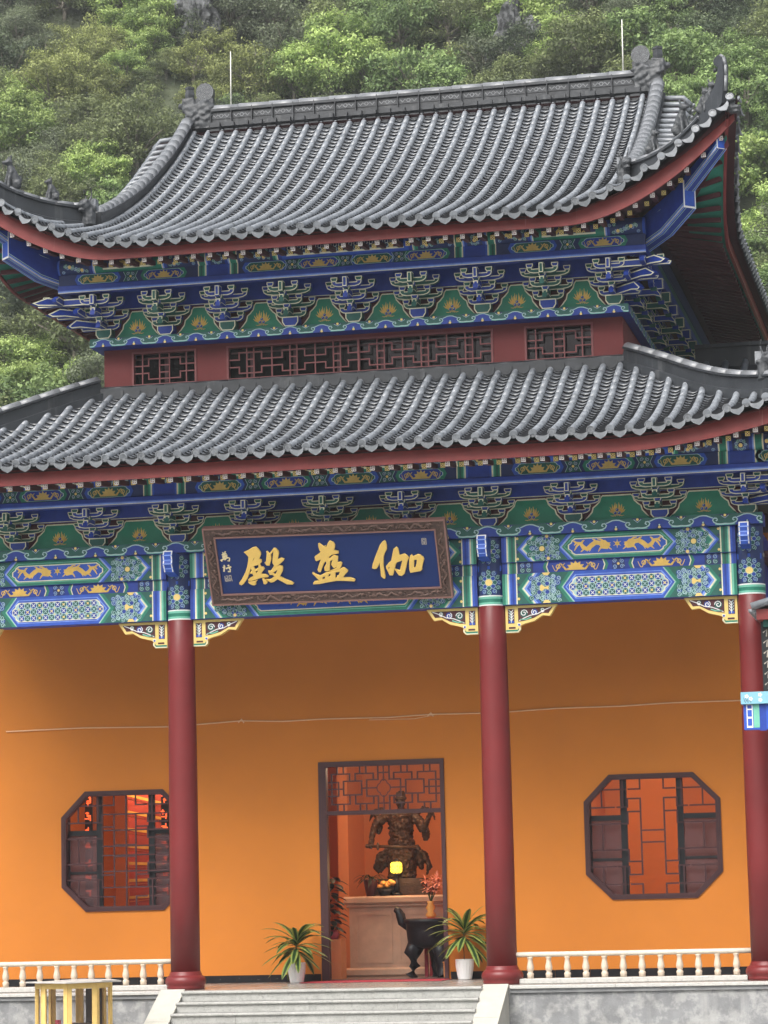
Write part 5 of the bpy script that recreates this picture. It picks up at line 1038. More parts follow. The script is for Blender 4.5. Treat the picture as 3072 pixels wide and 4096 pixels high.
def drip_mesh():        # hanging crescent tile
    m = MB(); n = 8; W = .235
    top = [(W/2*(-1+2*k/n), -.052+.040*(-1+2*k/n)**2) for k in range(n+1)]
    bot = [(-.116,-.020),(-.106,-.068),(-.078,-.104),(-.038,-.128),(0,-.150),(.038,-.128),(.078,-.104),(.106,-.068),(.116,-.020)]
    for (x, z) in top: m.v.append((x, -.03, z))
    for (x, z) in bot: m.v.append((x, -.045-.2*(z+.02), z))
    for (x, z) in top: m.v.append((x, -.012, z))
    for (x, z) in bot: m.v.append((x, -.027-.2*(z+.02), z))
    N = n+1
    for k in range(n):
        m.f.append([N+k, N+k+1, k+1, k]); m.m.append('tile_end'); m.s.append(False)
        m.f.append([2*N+k, 2*N+k+1, 3*N+k+1, 3*N+k]); m.m.append('tile_end'); m.s.append(False)
        m.f.append([3*N+k, 3*N+k+1, N+k+1, N+k]); m.m.append('tile_end'); m.s.append(False)
    # tile body behind the crescent
    b = len(m.v)
    for y, dz in ((-.03,0),(.16,-.012)):
        for (x, z) in top: m.v.append((x*.95, y, z+dz))
    for k in range(n): m.f.append([b+k, b+k+1, b+N+k+1, b+N+k]); m.m.append('tile_pan'); m.s.append(True)
    return m
TUBE, PAN, CAPT, DRIP = tube_mesh(), pan_mesh(), cap_mesh(), drip_mesh()
TUBE_ME, PAN_ME, CAP_ME, DRIP_ME = TUBE.mesh('roof_tile'), PAN.mesh('pan_tile'), CAPT.mesh('end_tile'), DRIP.mesh('drip_tile')
def frame_at(a, b, across):
    d = (b-a).normalized(); x = (across-d*across.dot(d)).normalized(); z = x.cross(d)
    m = Matrix((x, d, z)).transposed().to_4x4(); m.translation = a; return m
def resample(path, step, off=0.0):
    out = []; L = [0]
    for a, b in zip(path[:-1], path[1:]): L.append(L[-1]+(b-a).length)
    def at(s):
        s = max(0, s); i = 0
        while i < len(path)-2 and L[i+1] < s: i += 1
        t = (s-L[i])/max(1e-6, L[i+1]-L[i]); return path[i].lerp(path[i+1], t)
    s = off
    while s < L[-1]-.03:
        out.append((at(s), at(min(s+step, L[-1]+.0)))); s += step
    return out
def append(dst, src, mw):
    b = len(dst.v); dst.v.extend([tuple(mw @ Vector(v)) for v in src.v]); dst.f.extend([[b+k for k in f] for f in src.f]); dst.m.extend(src.m); dst.s.extend(src.s)
def jitter(mw, k=1.0):
    return mw @ Matrix.Translation((.003*k*(rnd.random()-.5), .02*k*(rnd.random()-.5), .003*k*(rnd.random()-.5))) @ Matrix.Rotation(.03*k*(rnd.random()-.5), 4, 'Z')
roofs = {}
def roof_deck(R, top, name, label):
    # boards under the tiles: one closed sheet for each slope
    m = MB()
    def sheet(fn, us, vs, up, dn):
        b0 = len(m.v); nu, nv = len(us), len(vs)
        for off, mt in ((up, 0), (dn, 1)):
            for u in us:
                for v in vs: m.v.append(tuple(fn(u, v, off)))
        for k in (0, 1):
            o_ = b0+k*nu*nv
            for i in range(nu-1):
                for j in range(nv-1):
                    f = [o_+i*nv+j, o_+(i+1)*nv+j, o_+(i+1)*nv+j+1, o_+i*nv+j+1]; m.f.append(f if k == 0 else f[::-1]); m.m.append('tile_dark' if k == 0 else 'maroon_dk'); m.s.append(False)
    us = [-R.c+.02+(2*R.c-.04)*i/72 for i in range(73)]; vs = [i/16 for i in range(17)]
    sheet(lambda u, v, off: front(R, u, .06+v*(s_end(R,u,top)-.06), off), us, vs, -.085, -.17)
    for sg in (-1, 1):
        ys = [R.yc+.02+(R.yback-R.yc-.04)*i/80 for i in range(81)]
        def ff(y, v, off, sg=sg):
            pth_e = (lambda dc: (min(R.xe+eoff(R,dc)-(R.c-dc), R.xe-R.xin+eoff(R,dc)) if dc < R.c-R.xin else R.xe-R.xin))
            dc = y-R.yc; db = R.yback-y; dd = min(dc, db); e = max(.02, pth_e(dd)); yy = R.yc+dd
            q = flank(R, yy, .06+v*max(.01,e-.06), sg, off); return Vector((q.x, y, q.z))
        sheet(ff, ys, vs, -.085, -.17)
    # back slope (never seen from the yard, closes the roof)
    yr = R.ye+top
    sheet(lambda u, v, off: (lambda q: Vector((u, R.yback-(q.y-R.yc), q.z)))(front(R, u, .06+v*(s_end(R,u,top)-.06), off)), us[::4]+[us[-1]], vs, -.085, -.17)
    return m.build(name, TH, label=label)
roofU = roof_deck(U_, 8.1, 'upper_roof', 'upper hip-and-gable roof of grey tube tiles')
roofL = roof_deck(L_, 4.3, 'lower_roof', 'lower skirt roof of grey tube tiles')
cnt = {'tube': 0, 'pan': 0}
stuffT, stuffP = MB(), MB()
def tile_slope(R, paths, across, roof, tube_ind, pan_ind, ends=True, step=.34, pstep=.178, pans=True):
    seg = [resample(pt, step) for pt in paths]
    for i, sg_ in enumerate(seg):
        for k, (a, b) in enumerate(sg_):
            if (b-a).length < .03: continue
            mw = jitter(frame_at(a, b, across), 1.0)
            if (b-a).length < step*.9: mw = mw @ Matrix.Diagonal((1, (b-a).length/step, 1, 1))
            if k < tube_ind and cnt['tube'] < 300: inst('roof_tile', TUBE_ME, roof, mw); cnt['tube'] += 1
            else: append(stuffT, TUBE, mw)
        if ends and paths[i]:
            a, b = paths[i][0], paths[i][1]; inst('end_tile', CAP_ME, roof, frame_at(a, b, across))
    if not pans: return
    for i in range(len(paths)-1):
        pa, pb = paths[i], paths[i+1]
        la, lb = len(pa), len(pb)
        # middle line between two ribs, cut to the shorter one
        if la <= lb: A = pa; B = [(pb[min(k, lb-1)]) for k in range(la)]
        else: A = [(pa[min(k, la-1)]) for k in range(lb)]; B = pb
        # match by distance from the eave
        n_ = min(len(A), len(B)); path = [(A[k]+B[k])/2 for k in range(n_)]
        if n_ < 2: continue
        if ends: 
            mw = frame_at(path[0], path[1], (B[0]-A[0]).normalized()); inst('drip_tile', DRIP_ME, roof, mw)
        for k, (a, b) in enumerate(resample(path, pstep, .06)):
            if (b-a).length < .02: continue
            mw = jitter(frame_at(a, b, (B[0]-A[0]).normalized()), 1.8)
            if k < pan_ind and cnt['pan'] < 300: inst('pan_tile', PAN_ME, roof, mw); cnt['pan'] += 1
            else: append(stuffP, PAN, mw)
xsl = [.06+.3*k for k in range(-30, 30) if abs(.06+.3*k) < 8.95]
# ribs in equal steps so neighbouring ribs can be matched point by point
def ribs(R, xs, top):
    out = []
    for x in xs:
        e = s_end(R, x, top); n_ = max(1, int(round(e/.10))); out.append([front(R, x, min(e, .10*i)) for i in range(n_+1)])
    return out
tile_slope(L_, ribs(L_, xsl, 4.26), Vector((1,0,0)), roofL, 8, 8)
xsu = [.075+.29*k for k in range(-24, 24) if abs(.075+.29*k) < 6.80]
tile_slope(U_, ribs(U_, xsu, 7.95), Vector((1,0,0)), roofU, 0, 0)
for R, roof, ymax in ((U_, roofU, 12.0), (L_, roofL, 9.0)):
    for sg in (-1, 1):
        ys = [R.yc+.20+.3*k for k in range(200) if R.yc+.20+.3*k < ymax]
        ps = []
        for y in ys:
            dc = y-R.yc; e = max(.02, min(R.xe+eoff(R,dc)-(R.c-dc), R.xe-R.xin+eoff(R,dc)) if dc < R.c-R.xin else R.xe-R.xin); n_ = max(1, int(round(e/.10)))
            ps.append([flank(R, y, min(e,.10*i), sg) for i in range(n_+1)])
        tile_slope(R, ps, Vector((0,sg,0)), roof, 0, 0)
stuffT.build('roof_tile_field', TH, kind='stuff'); stuffP.build('pan_tile_field', TH, kind='stuff')

# --- red eave boards, rafters
def eave_board(R, roof, h0, h1, inset):
    def sec(pts, dirs, nm):
        m = MB(); n_ = len(pts)
        for (p_, h), d in zip(pts, dirs):
            i_ = Vector(d)*.05; 
            for q in (p_-Vector((0,0,h)), p_, p_+i_, p_+i_-Vector((0,0,h))): m.v.append(tuple(q))
        for i in range(n_-1):
            for k in range(4): m.f.append([i*4+k, i*4+(k+1) % 4, (i+1)*4+(k+1) % 4, (i+1)*4+k]); m.m.append('fascia'); m.s.append(False)
        return fixn(m.build(nm, roof))
    pts = []; ds = []
    for i in range(121):
        x = -R.c+.14+(2*R.c-.28)*i/120; dc = R.c-abs(x); q = front(R, x, inset); zt_ = q.z-.135
        pts.append((Vector((q.x, q.y, zt_)), zt_-ebot(R,dc))); ds.append((0,1,0))
    sec(pts, ds, 'eave_board')
    for sg in (-1, 1):
        pts = []; ds = []
        for i in range(121):
            y = R.yc+.14+(R.yback-R.yc-.28)*i/120; dc = min(y-R.yc, R.yback-y); q = flank(R, R.yc+dc, inset, sg); zt_ = q.z-.135
            pts.append((Vector((q.x, y, zt_)), zt_-ebot(R,dc))); ds.append((-sg,0,0))
        sec(pts, ds, 'eave_board')
eave_board(U_, roofU, .19, .36, .20); eave_board(L_, roofL, .22, .34, .20)
def raft_mesh(kind):
    m = MB(); h = .038; L = .55
    m.box(-h, h, 0, L, -h, h, 'maroon'); p = Paint(lambda u, v, w_: (u, -w_, v))
    if kind == 0:
        p.rect(-h, h, -h, h, 'white', .002); p.rect(-.029, .029, -.029, .029, 'fascia', .003)
        # four-armed key pattern
        for a in range(4):
            r_ = lambda u, v: (u*cos(a*pi/2)-v*sin(a*pi/2), u*sin(a*pi/2)+v*cos(a*pi/2))
            p.stroke([r_(0,0), r_(0,.022)], .010, 'white', .004); p.stroke([r_(-.005,.021), r_(.022,.021)], .010, 'white', .0045)
    else:
        p.rect(-h, h, -h, h, 'yellow', .002)
        for a, b in ((1,1),(-1,1),(1,-1),(-1,-1)): p.poly([(a*.010,b*.026),(a*.026,b*.026),(a*.026,b*.010),(a*.014,b*.014)], 'green_dk', .003)
        p.disc(0, 0, .010, 'green_dk', .003, 6)
    m.add(p.v, p.f, p.m); return m.mesh('rafter')
RF = [raft_mesh(0), raft_mesh(1)]
def rafters(R, roof, xs, yb, zoff, x_lim):
    for x in xs:
        dc = R.c-abs(x)
        if dc < .35: continue
        q = front(R, x, .28); eb = ebot(R,dc)
        mw = Matrix.Translation((x, q.y, eb-.028)) @ Matrix.Rotation(radians(6),4,'X'); inst('flying_rafter', RF[0], roof, mw)
        if abs(x) < x_lim: 
            q = front(R, x+.145, .28); mw = Matrix.Translation((x+.145, q.y+.42, ebot(R,R.c-abs(x+.145))+zoff)) @ Matrix.Rotation(radians(20),4,'X'); inst('eave_rafter', RF[1], roof, mw)
rafters(U_, roofU, [x+.09 for x in xsu], 1.31, .020, 6.0); rafters(L_, roofL, [x+.10 for x in xsl], -.9, .020, 8.0)
# soffit of the upper right and left flank: green boarding outside, dark rafters in rows
for sg in (-1, 1):
    m = MB(); n_ = 60
    for i in range(n_+1):
        y = U_.yc+.35+(13.0)*i/n_; dc = y-U_.yc; q = flank(U_, y, .24, sg); k = max(0,(2.9-dc)/2.9); zb = ebot(U_,dc)+.03
        xo = abs(q.x); xi = max(5.14, U_.c-dc+.10)
        for xx, zz in ((xo, zb+.01), (lerp(xo,xi,.5), lerp(zb,12.58+.9*k*k,.5)+.05), (xi, min(12.62+.95*k*k, zb+.30))): m.v.append((sg*xx, y, zz))
    for i in range(n_):
        for k in range(2): m.f.append([i*3+k, (i+1)*3+k, (i+1)*3+k+1, i*3+k+1]); m.m.append('plank_green' if k == 0 else 'maroon'); m.s.append(False)
    m.build('soffit', roofU)
    me = MB().box(-.036,.036,0,1.0,-.036,.036,'maroon').mesh('rafter')
    for kk in range(42):
        y = U_.yc+.75+.29*kk; dc = y-U_.yc; q = flank(U_, y, .30, sg); k = max(0,(2.9-dc)/2.9); zb = ebot(U_,dc)
        a = Vector((q.x, y, zb-.01)); b_ = Vector((sg*5.3, y+(.9*max(0,(2.2-dc)/2.2)), 12.50+.70*k*k)); d = b_-a
        inst('flank_rafter', me, roofU, frame_at(a, b_, Vector((0,-sg,0))) @ Matrix.Diagonal((1, d.length, 1, 1)))
# soffit boards over the front eaves
for R, roof, yb, zb in ((U_, roofU, 1.40, 12.62), (L_, roofL, -.80, 8.50)):
    m = MB(); n_ = 80
    for i in range(n_+1):
        x = -R.c+.5+(2*R.c-1.0)*i/n_; dc = R.c-abs(x); q = front(R, x, .27); z = ebot(R,dc)+.05; yi = min(yb, R.yc+dc-.12); zi = min(max(zb, z+.05), front(R, x, max(.3, yi-q.y+.27)).z-.20)
        m.v.append((x, q.y, z)); m.v.append((x, max(yi, q.y+.02), zi))
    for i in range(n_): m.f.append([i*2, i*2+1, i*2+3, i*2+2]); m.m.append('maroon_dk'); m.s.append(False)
    m.build('soffit', roof)
# corner beams: a big blue beam under the hip with a second one on top of it
def corner_beam(R, roof, x0, y0, sgx, secs, nm, wd):
    # secs: (t, ztop, zbot) with t metres out from (x0, y0) in both x and y
    m = MB(); e = Vector((sgx*.7071, .7071, 0))*wd
    for t, zt, zb in secs:
        c = Vector((x0+sgx*t, y0-t, 0))
        for q, z in ((c-e, zb), (c+e, zb), (c+e, zt), (c-e, zt)): m.v.append((q.x, q.y, z))
    for i in range(len(secs)-1):
        for k in range(4): m.f.append([i*4+k, i*4+(k+1) % 4, (i+1)*4+(k+1) % 4, (i+1)*4+k]); m.m.append('blue'); m.s.append(False)
    n_ = len(secs)-1; m.f.append([n_*4+k for k in range(4)]); m.m.append('blue_mid'); m.s.append(False); m.f.append([3,2,1,0]); m.m.append('blue'); m.s.append(False)
    o = fixn(m.build(nm, roof))
    # pale edge lines and end frame
    l = MB()
    for (t0, zt0, zb0), (t1, zt1, zb1) in zip(secs[:-1], secs[1:]):
        for sd_ in (-1, 1):
            a = Vector((x0+sgx*t0, y0-t0, 0))+e*sd_*1.02; b_ = Vector((x0+sgx*t1, y0-t1, 0))+e*sd_*1.02
            for (o0, o1, mt) in ((.005,.022,'cream'),(.022,.050,'blue_lt'),(.065,.078,'pale')):
                l.add([(a.x,a.y,zb0+o0),(b_.x,b_.y,zb1+o0),(b_.x,b_.y,zb1+o1),(a.x,a.y,zb0+o1)], [(0,1,2,3)], mt)
        c0, c1 = Vector((x0+sgx*t0, y0-t0, 0)), Vector((x0+sgx*t1, y0-t1, 0))
        for (u0, u1, mt) in ((-1,-.78,'blue_lt'),(.78,1,'blue_lt'),(-.62,-.5,'pale'),(.5,.62,'pale')):
            l.add([(c0.x+e.x*u0,c0.y+e.y*u0,zb0-.004),(c0.x+e.x*u1,c0.y+e.y*u1,zb0-.004),(c1.x+e.x*u1,c1.y+e.y*u1,zb1-.004),(c1.x+e.x*u0,c1.y+e.y*u0,zb1-.004)], [(0,1,2,3)], mt)
    t, zt, zb = secs[-1]; c = Vector((x0+sgx*(t+.004), y0-(t+.004), 0))
    for (u0,u1,v0,v1,mt,dd) in ((-1,1,0,1,'white',0),(-.80,.80,.07,.93,'blue_mid',.003)):
        cc = c+Vector((sgx*dd,-dd,0)); l.add([(cc.x+e.x*u0,cc.y+e.y*u0,lerp(zb,zt,v0)),(cc.x+e.x*u1,cc.y+e.y*u1,lerp(zb,zt,v0)),(cc.x+e.x*u1,cc.y+e.y*u1,lerp(zb,zt,v1)),(cc.x+e.x*u0,cc.y+e.y*u0,lerp(zb,zt,v1))], [(0,1,2,3)], mt)
    l.build('painted_line', o)
for s in (-1, 1):
    corner_beam(U_, roofU, s*4.6, 2.21, s, [(.30,12.45,12.02),(.9,12.62,12.22),(1.34,12.99,12.53)], 'corner_beam', .13)
    corner_beam(U_, roofU, s*4.6, 2.21, s, [(.50,12.60,12.40),(1.20,12.92,12.70),(1.40,13.10,12.86),(1.95,13.50,13.32)], 'hip_rafter', .10)
    corner_beam(L_, roofL, s*6.76, 0.0, s, [(.30,8.30,7.95),(.9,8.42,8.10),(1.34,8.62,8.28)], 'corner_beam', .13)
    corner_beam(L_, roofL, s*6.76, 0.0, s, [(.50,8.50,8.30),(1.40,8.72,8.55),(1.95,8.98,8.84)], 'hip_rafter', .10)

# --- ridges
def ridge(path, w, h, nm, roof, side=None, cap=True, joints=.42):
    base = [(-w*.95,-.12),(w*.95,-.12),(w*.95,h*.16),(w*.62,h*.20),(w*.62,h*.72),(w*.95,h*.76),(w*.95,h*.86),(-w*.95,h*.86),(-w*.95,h*.76),(-w*.62,h*.72),(-w*.62,h*.20),(-w*.95,h*.16)]
    o = fixn(MB().sweep(base, path, 'ridge', side=side).build(nm, roof))
    # rounded coping tiles on top, one after another
    P = [Vector(p_) for p_ in path]
    for a, b_ in resample(P, joints):
        if (b_-a).length < .05: continue
        m = MB(); d = (b_-a); sd_ = Vector(side) if side is not None else Vector((d.y,-d.x,0)).normalized(); u = sd_.cross(d.normalized()); u = u if u.z > 0 else -u
        if side is not None: u = Vector((0,0,1))
        r0 = w*.80; ring0, ring1 = [], []
        for k in range(7):
            t = pi*k/6; ring0.append(a+sd_*r0*1.04*cos(t)+u*(h*.86+r0*.85*sin(t))); ring1.append(a+d*1.02+sd_*r0*.94*cos(t)+u*(h*.86+r0*.77*sin(t)))
        m.add(ring0+ring1, [(k,k+1,8+k,7+k) for k in range(6)]+[tuple(range(7)), tuple(range(7,14))[::-1]], 'ridge_cap', True)
        fixn(m.build('coping_tile', o))
    return o
RY, RZ = 8.30, 16.66
rm = ridge([(lerp(-4.30,4.30,i/30), RY, RZ+.012*((i-15)/15)**2) for i in range(31)], .17, .52, 'main_ridge', roofU, side=(0,1,0), joints=.62)
# carved panels along the ridge
for k in range(20):
    x0, x1 = -4.25+.425*k+.02, -4.25+.425*(k+1)-.02; m = MB(); yf = RY-.17*.62
    m.box(x0, x1, yf-.012, yf-.001, RZ+.25, RZ+.375, 'ridge'); p = Paint(lambda u, v, w_: (u, yf-.012-w_, v)); c = (x0+x1)/2; zc = RZ+.312
    p.ring(c, zc, .035, .014, 'ridge_cap', .004, 9); p.stroke([(x0+.03,zc+.02),(c-.12,zc-.03),(c-.07,zc+.025),(c-.045,zc)], .016, 'ridge_cap', .004); p.stroke([(x1-.03,zc+.02),(c+.12,zc-.03),(c+.07,zc+.025),(c+.045,zc)], .016, 'ridge_cap', .004)
    m.add(p.v, p.f, p.m); m.build('carved_panel', rm)
    MB().box(x0-.026, x0-.012, RY-.17, RY+.17, RZ+.09, RZ+.47, 'ridge').build('ridge_joint', rm)
# gable ridges and hip ridges
for s in (-1, 1):
    gp = []
    for i in range(40):
        sl = lerp(7.9, 2.05, i/39); q = front(U_, s*4.70, sl); gp.append((s*4.72, q.y, q.z-.02))
    ridge(gp, .15, .30, 'gable_ridge', roofU, side=(1,0,0), joints=.30)
    hp = []
    for i in range(26):
        t = lerp(2.15, .60, i/25); dc = t; x = s*(U_.c-t); y = U_.yc+t; q = front(U_, x, max(.02, y-(U_.ye-eoff(U_,dc)))); hp.append((x, y, q.z-.02+.10*max(0,(.7-t)/.7)**2))
    ridge(hp, .105, .42, 'hip_ridge', roofU, joints=.36)
    hl = []
    for i in range(36):
        t = lerp(4.48, .05, i/35); dc = t; x = s*(L_.c-t); y = L_.yc+t; q = front(L_, x, max(.02, y-(L_.ye-eoff(L_,dc)))); hl.append((x, y, q.z+.0))
    ridge(hl, .12, .34, 'hip_ridge', roofL, joints=.40)
# flashing ridge where the lower roof meets the red wall
fm = MB(); zt = 10.30
fm.box(-4.62, 4.62, 2.04, 2.212, 10.16, 10.36, 'ridge'); fo = fm.build('wall_flashing', roofL)
for k in range(16):
    a = -4.62+.5775*k; MB().tube([(a+.004, 2.10, 10.365), (a+.572, 2.10, 10.365)], .035, 8, 'ridge').build('coping_tile', fo)
# scalloped fillers between the ribs below the flashing
for i in range(len(xsl)-1):
    x = (xsl[i]+xsl[i+1])/2
    if abs(x) > 4.5: continue
    fixn(MB().prism([(x-.10,10.30),(x-.09,10.22),(x-.05,10.17),(x,10.155),(x+.05,10.17),(x+.09,10.22),(x+.10,10.30)], 2.02, 2.06, fxz, 'ridge').build('filler_tile', roofL))
for i in range(len(xsu)-1):
    x = (xsu[i]+xsu[i+1])/2
    if abs(x) > 4.3: continue
    fixn(MB().prism([(x-.10,16.80),(x-.09,16.60),(x-.05,16.54),(x,16.52),(x+.05,16.54),(x+.09,16.60),(x+.10,16.80)], 8.02, 8.14, fxz, 'ridge').build('filler_tile', roofU))
# gable walls and the short tiles that run out over them
for s in (-1, 1):
    m = MB(); xg = s*4.80; pts = []
    for i in range(21): q = front(U_, 0, lerp(1.4, 8.1, i/20)); pts.append((q.y, q.z-.25))
    pts2 = [(2*RY-y, z) for y, z in pts[::-1]][1:]
    m.prism(pts+pts2, xg-.06, xg+.06, lambda u, v, d: (d, u, v), 'fascia'); fixn(m.build('gable_wall', roofU))
    for k in range(24):
        sl = 7.75-.25*k
        if sl < 2.2: break
        q = front(U_, s*4.72, sl); a = Vector((s*4.86, q.y, q.z-.02)); b_ = Vector((s*5.22, q.y, q.z-.04)); c_ = Vector((s*5.36, q.y-.02, q.z-.20))
        MB().tube([a, b_, c_], .058, 8, 'tile').build('gable_tile', roofU)
        m = MB(); m.tube([c_+Vector((0,.125,.02)), c_+Vector((s*.03,.125,-.01))], .075, 8, 'tile_end'); m.build('gable_drip', roofU)
    m = MB(); gpath = [front(U_, 0, lerp(2.2, 7.8, i/20)) for i in range(21)]
    m.sweep([(-.02,-.42),(.02,-.42),(.02,-.16),(-.02,-.16)], [(s*5.12, q.y, q.z) for q in gpath], 'fascia', side=(1,0,0)); fixn(m.build('barge_board', roofU))
# ================================================================ roof ornaments
def ridge_dragon(s):
    m = MB(); x = s*4.52
    m.box(x-.26, x+.26, RY-.17, RY+.17, RZ+.0, RZ+.58, 'statue_grey')
    m.ball((x-s*.12, RY, RZ+.55), (.20,.19,.16), 'statue_grey')
    m.box(x+s*.20-.13, x+s*.20+.13, RY-.14, RY+.14, RZ+.45, RZ+.74, 'statue_grey')           # neck behind
    m.ball((x+s*.36, RY, RZ+.60), (.10,.09,.07), 'statue_grey')                                # small head behind
    for k in range(9):                                                                           # scales, jaw and mane lumps
        m.ball((x-.22+.055*k*1.0, RY-.17, RZ+.16+.30*((k*.618) % 1)), (.07,.045,.05), 'statue_grey')
    m.ball((x-s*.27, RY-.05, RZ+.52), (.08,.12,.06), 'statue_grey'); m.ball((x-s*.26, RY-.05, RZ+.36), (.09,.12,.04), 'statue_grey')
    for q in (-.09, .09): m.ball((x-s*.18, RY+q*1.6, RZ+.64), .05, 'statue_grey')
    o = remesh(m, 'ridge_dragon', .022, roofU, rough=.02, rs=14)
    d = MB(); cx, cz, R_ = x-s*.13, RZ+.84, .18                                                  # curled tail disc
    out = [(cx+R_*cos(a), cz+R_*1.05*sin(a)) for a in [radians(-30+300*k/22) for k in range(23)]]
    if s < 0: out = [(2*cx-u, v) for u, v in out]
    base = [(x-s*.05-.0, RZ+.52), (x+s*.14, RZ+.56)] if s > 0 else [(x-s*.05, RZ+.52), (x+s*.14, RZ+.56)]
    d.prism([(cx+R_*1.0*cos(a), cz+R_*1.06*sin(a)) for a in [2*pi*k/26 for k in range(26)]], RY-.075, RY+.075, fxz, 'statue_grey')
    d.prism([(cx-s*.17,cz-.12),(cx-s*.16,RZ+.50),(cx+s*.26,RZ+.52),(cx+s*.30,cz-.20),(cx+s*.16,cz-.10)], RY-.07, RY+.07, fxz, 'statue_grey'); d = fixn(d.build('tail', o))
    p = Paint(lambda u, v, w_: (u, RY-.075-w_, v))
    for k in range(26):
        a = k*2.4; r_ = .035*sqrt(k); p.ring(cx+r_*cos(a), cz+r_*sin(a), .022, .010, 'ridge', .003, 7)
    p.disc(cx, cz, R_*.93, 'carved_grey', .001, 26); p.ring(cx, cz, R_*.97, .012, 'carved_grey', .004, 26); p.build('scale_carving', o)
    h = MB(); hx = x+s*.20
    h.lathe((hx, RY, RZ+.73), [(.085,0),(.10,.10),(.085,.20),(.10,.22),(.10,.26)], 4, 'statue_grey', False); h.build('hilt', o)
for s in (-1, 1): ridge_dragon(s)
def beast_head(c, s, roof, sc=1.0, face=(0,-1)):
    # ridge beast: square stump, snout, brow, two horns
    m = MB(); x, y, z = c; fx, fy = face
    P = lambda a, b_, h: (x+(fx*a-fy*b_)*sc, y+(fy*a+fx*b_)*sc, z+h*sc)
    m.tube([P(-.02,0,0), P(-.02,0,.42)], [.15*sc,.14*sc], 8, 'statue_grey'); m.ball(P(.08,0,.42), .13*sc, 'statue_grey'); m.ball(P(.20,0,.40), (.09*sc,.09*sc,.05*sc), 'statue_grey'); m.ball(P(.19,0,.30), (.08*sc,.08*sc,.035*sc), 'statue_grey')
    for q in (-1, 1):
        m.ball(P(.12,q*.08,.49), .045*sc, 'statue_grey'); m.ball(P(-.06,q*.12,.36), .06*sc, 'statue_grey')
        m.tube([P(.02,q*.05,.50), P(-.02,q*.08,.62), P(-.01,q*.10,.72), P(.04,q*.10,.80)], [.03*sc,.026*sc,.02*sc,.012*sc], 6, 'statue_grey')
    o = remesh(m, 'ridge_beast', .018*sc, roof, rough=.012, rs=18)
    b_ = MB(); q = P(-.17,0,.50); b_.box(q[0]-.06, q[0]+.06, q[1]-.09, q[1]+.09, z+.35*sc, z+.58*sc, 'tile_end'); b_.build('mane_slab', o)
def sitting_beast(c, fx, fy, roof, sc=1.0, tall=1.0):
    m = MB(); x, y, z = c
    P = lambda a, b_, h: (x+(fx*a-fy*b_)*sc, y+(fy*a+fx*b_)*sc, z+h*sc*tall)
    m.tube([P(-.06,0,.0), P(-.05,0,.10), P(.0,0,.22), P(.03,0,.28)], [.085*sc,.095*sc,.07*sc,.05*sc], 8, 'statue_grey'); m.ball(P(.05,0,.33), (.065*sc,.06*sc,.06*sc), 'statue_grey'); m.ball(P(.11,0,.32), (.05*sc,.035*sc,.03*sc), 'statue_grey')
    for q in (-1, 1):
        m.tube([P(.03,q*.045,.22), P(.07,q*.05,.10), P(.08,q*.05,.0)], [.032*sc,.026*sc,.03*sc], 6, 'statue_grey'); m.ball(P(-.05,q*.07,.06), (.07*sc,.04*sc,.06*sc), 'statue_grey'); m.ball(P(.03,q*.045,.40), (.018*sc,.018*sc,.035*sc), 'statue_grey')
    m.tube([P(-.10,0,.03), P(-.15,0,.14), P(-.12,0,.24)], [.025*sc,.022*sc,.012*sc], 6, 'statue_grey')
    remesh(m, 'ridge_figure', .013*sc, roof, rough=.008, rs=25)
def hip_z(R, t):
    x = R.c-t; y = R.yc+t; return front(R, x, max(.02, y-(R.ye-eoff(R,t)))).z
for s in (-1, 1):
    beast_head((s*4.76, 1.86, hip_z(U_,2.0)-.02), s, roofU, .85, (s*.45,-.89))
    for t, sc, tl in ((1.62,.95,1.0),(1.08,1.2,1.15),(.66,1.0,1.05),(.55,1.0,1.1)):
        sitting_beast((s*(U_.c-t), U_.yc+t+(.06 if t == .55 else 0), hip_z(U_,t)+.40), s*.707, -.707, roofU, sc, tl)
    # upswept hip end with a curled tip
    horn = [(.95,13.86),(.73,14.08),(.55,14.20),(.42,14.37),(.36,14.55),(.34,14.66),(.41,14.74),(.40,14.83),(.33,14.87),(.28,14.82),(.25,14.68),(.25,14.50),(.27,14.25),(.30,14.05),(.47,13.84),(.70,13.66),(.95,13.50)]
    e_ = Vector((.7071, s*.7071, 0))
    m = MB(); m.prism(horn, -.055, .055, lambda u, v, d: tuple(Vector((s*(U_.c-u), U_.yc+u, v))+e_*d), 'ridge'); o = fixn(m.build('upswept_tip', roofU))
    m = MB()
    for u, v, r_ in ((.41,14.80,.05),(.43,14.66,.035),(.40,14.56,.03)): m.ball((s*(U_.c-u), U_.yc+u, v), r_, 'statue_grey')
    for i in range(8):
        u0, v0 = horn[8+i]; m.tube([(s*(U_.c-u0), U_.yc+u0, v0), (s*(U_.c-horn[9+i][0]) if i < 8 else 0, U_.yc+horn[9+i][0], horn[9+i][1])], .03, 6, 'ridge_cap') if 8+i < 12 else None
    m.build('tip_carving', o)
    m = MB(); c = Vector((s*(U_.c-.17), U_.yc+.17, 13.93)); m.ball(c, (.12,.12,.10), 'statue_grey'); m.ball(c+Vector((s*.09,-.09,-.02)), (.08,.08,.04), 'statue_grey'); m.ball(c+Vector((s*.08,-.08,-.09)), (.07,.07,.03), 'statue_grey'); m.ball(c+Vector((s*.02,-.02,.10)), (.06,.06,.06), 'statue_grey')
    remesh(m, 'corner_beast', .016, roofU, rough=.01, rs=20)
    beast_head((s*(L_.c-1.95), L_.yc+1.95, hip_z(L_,1.95)+.22), s, roofL, .80, (s*.707,-.707))
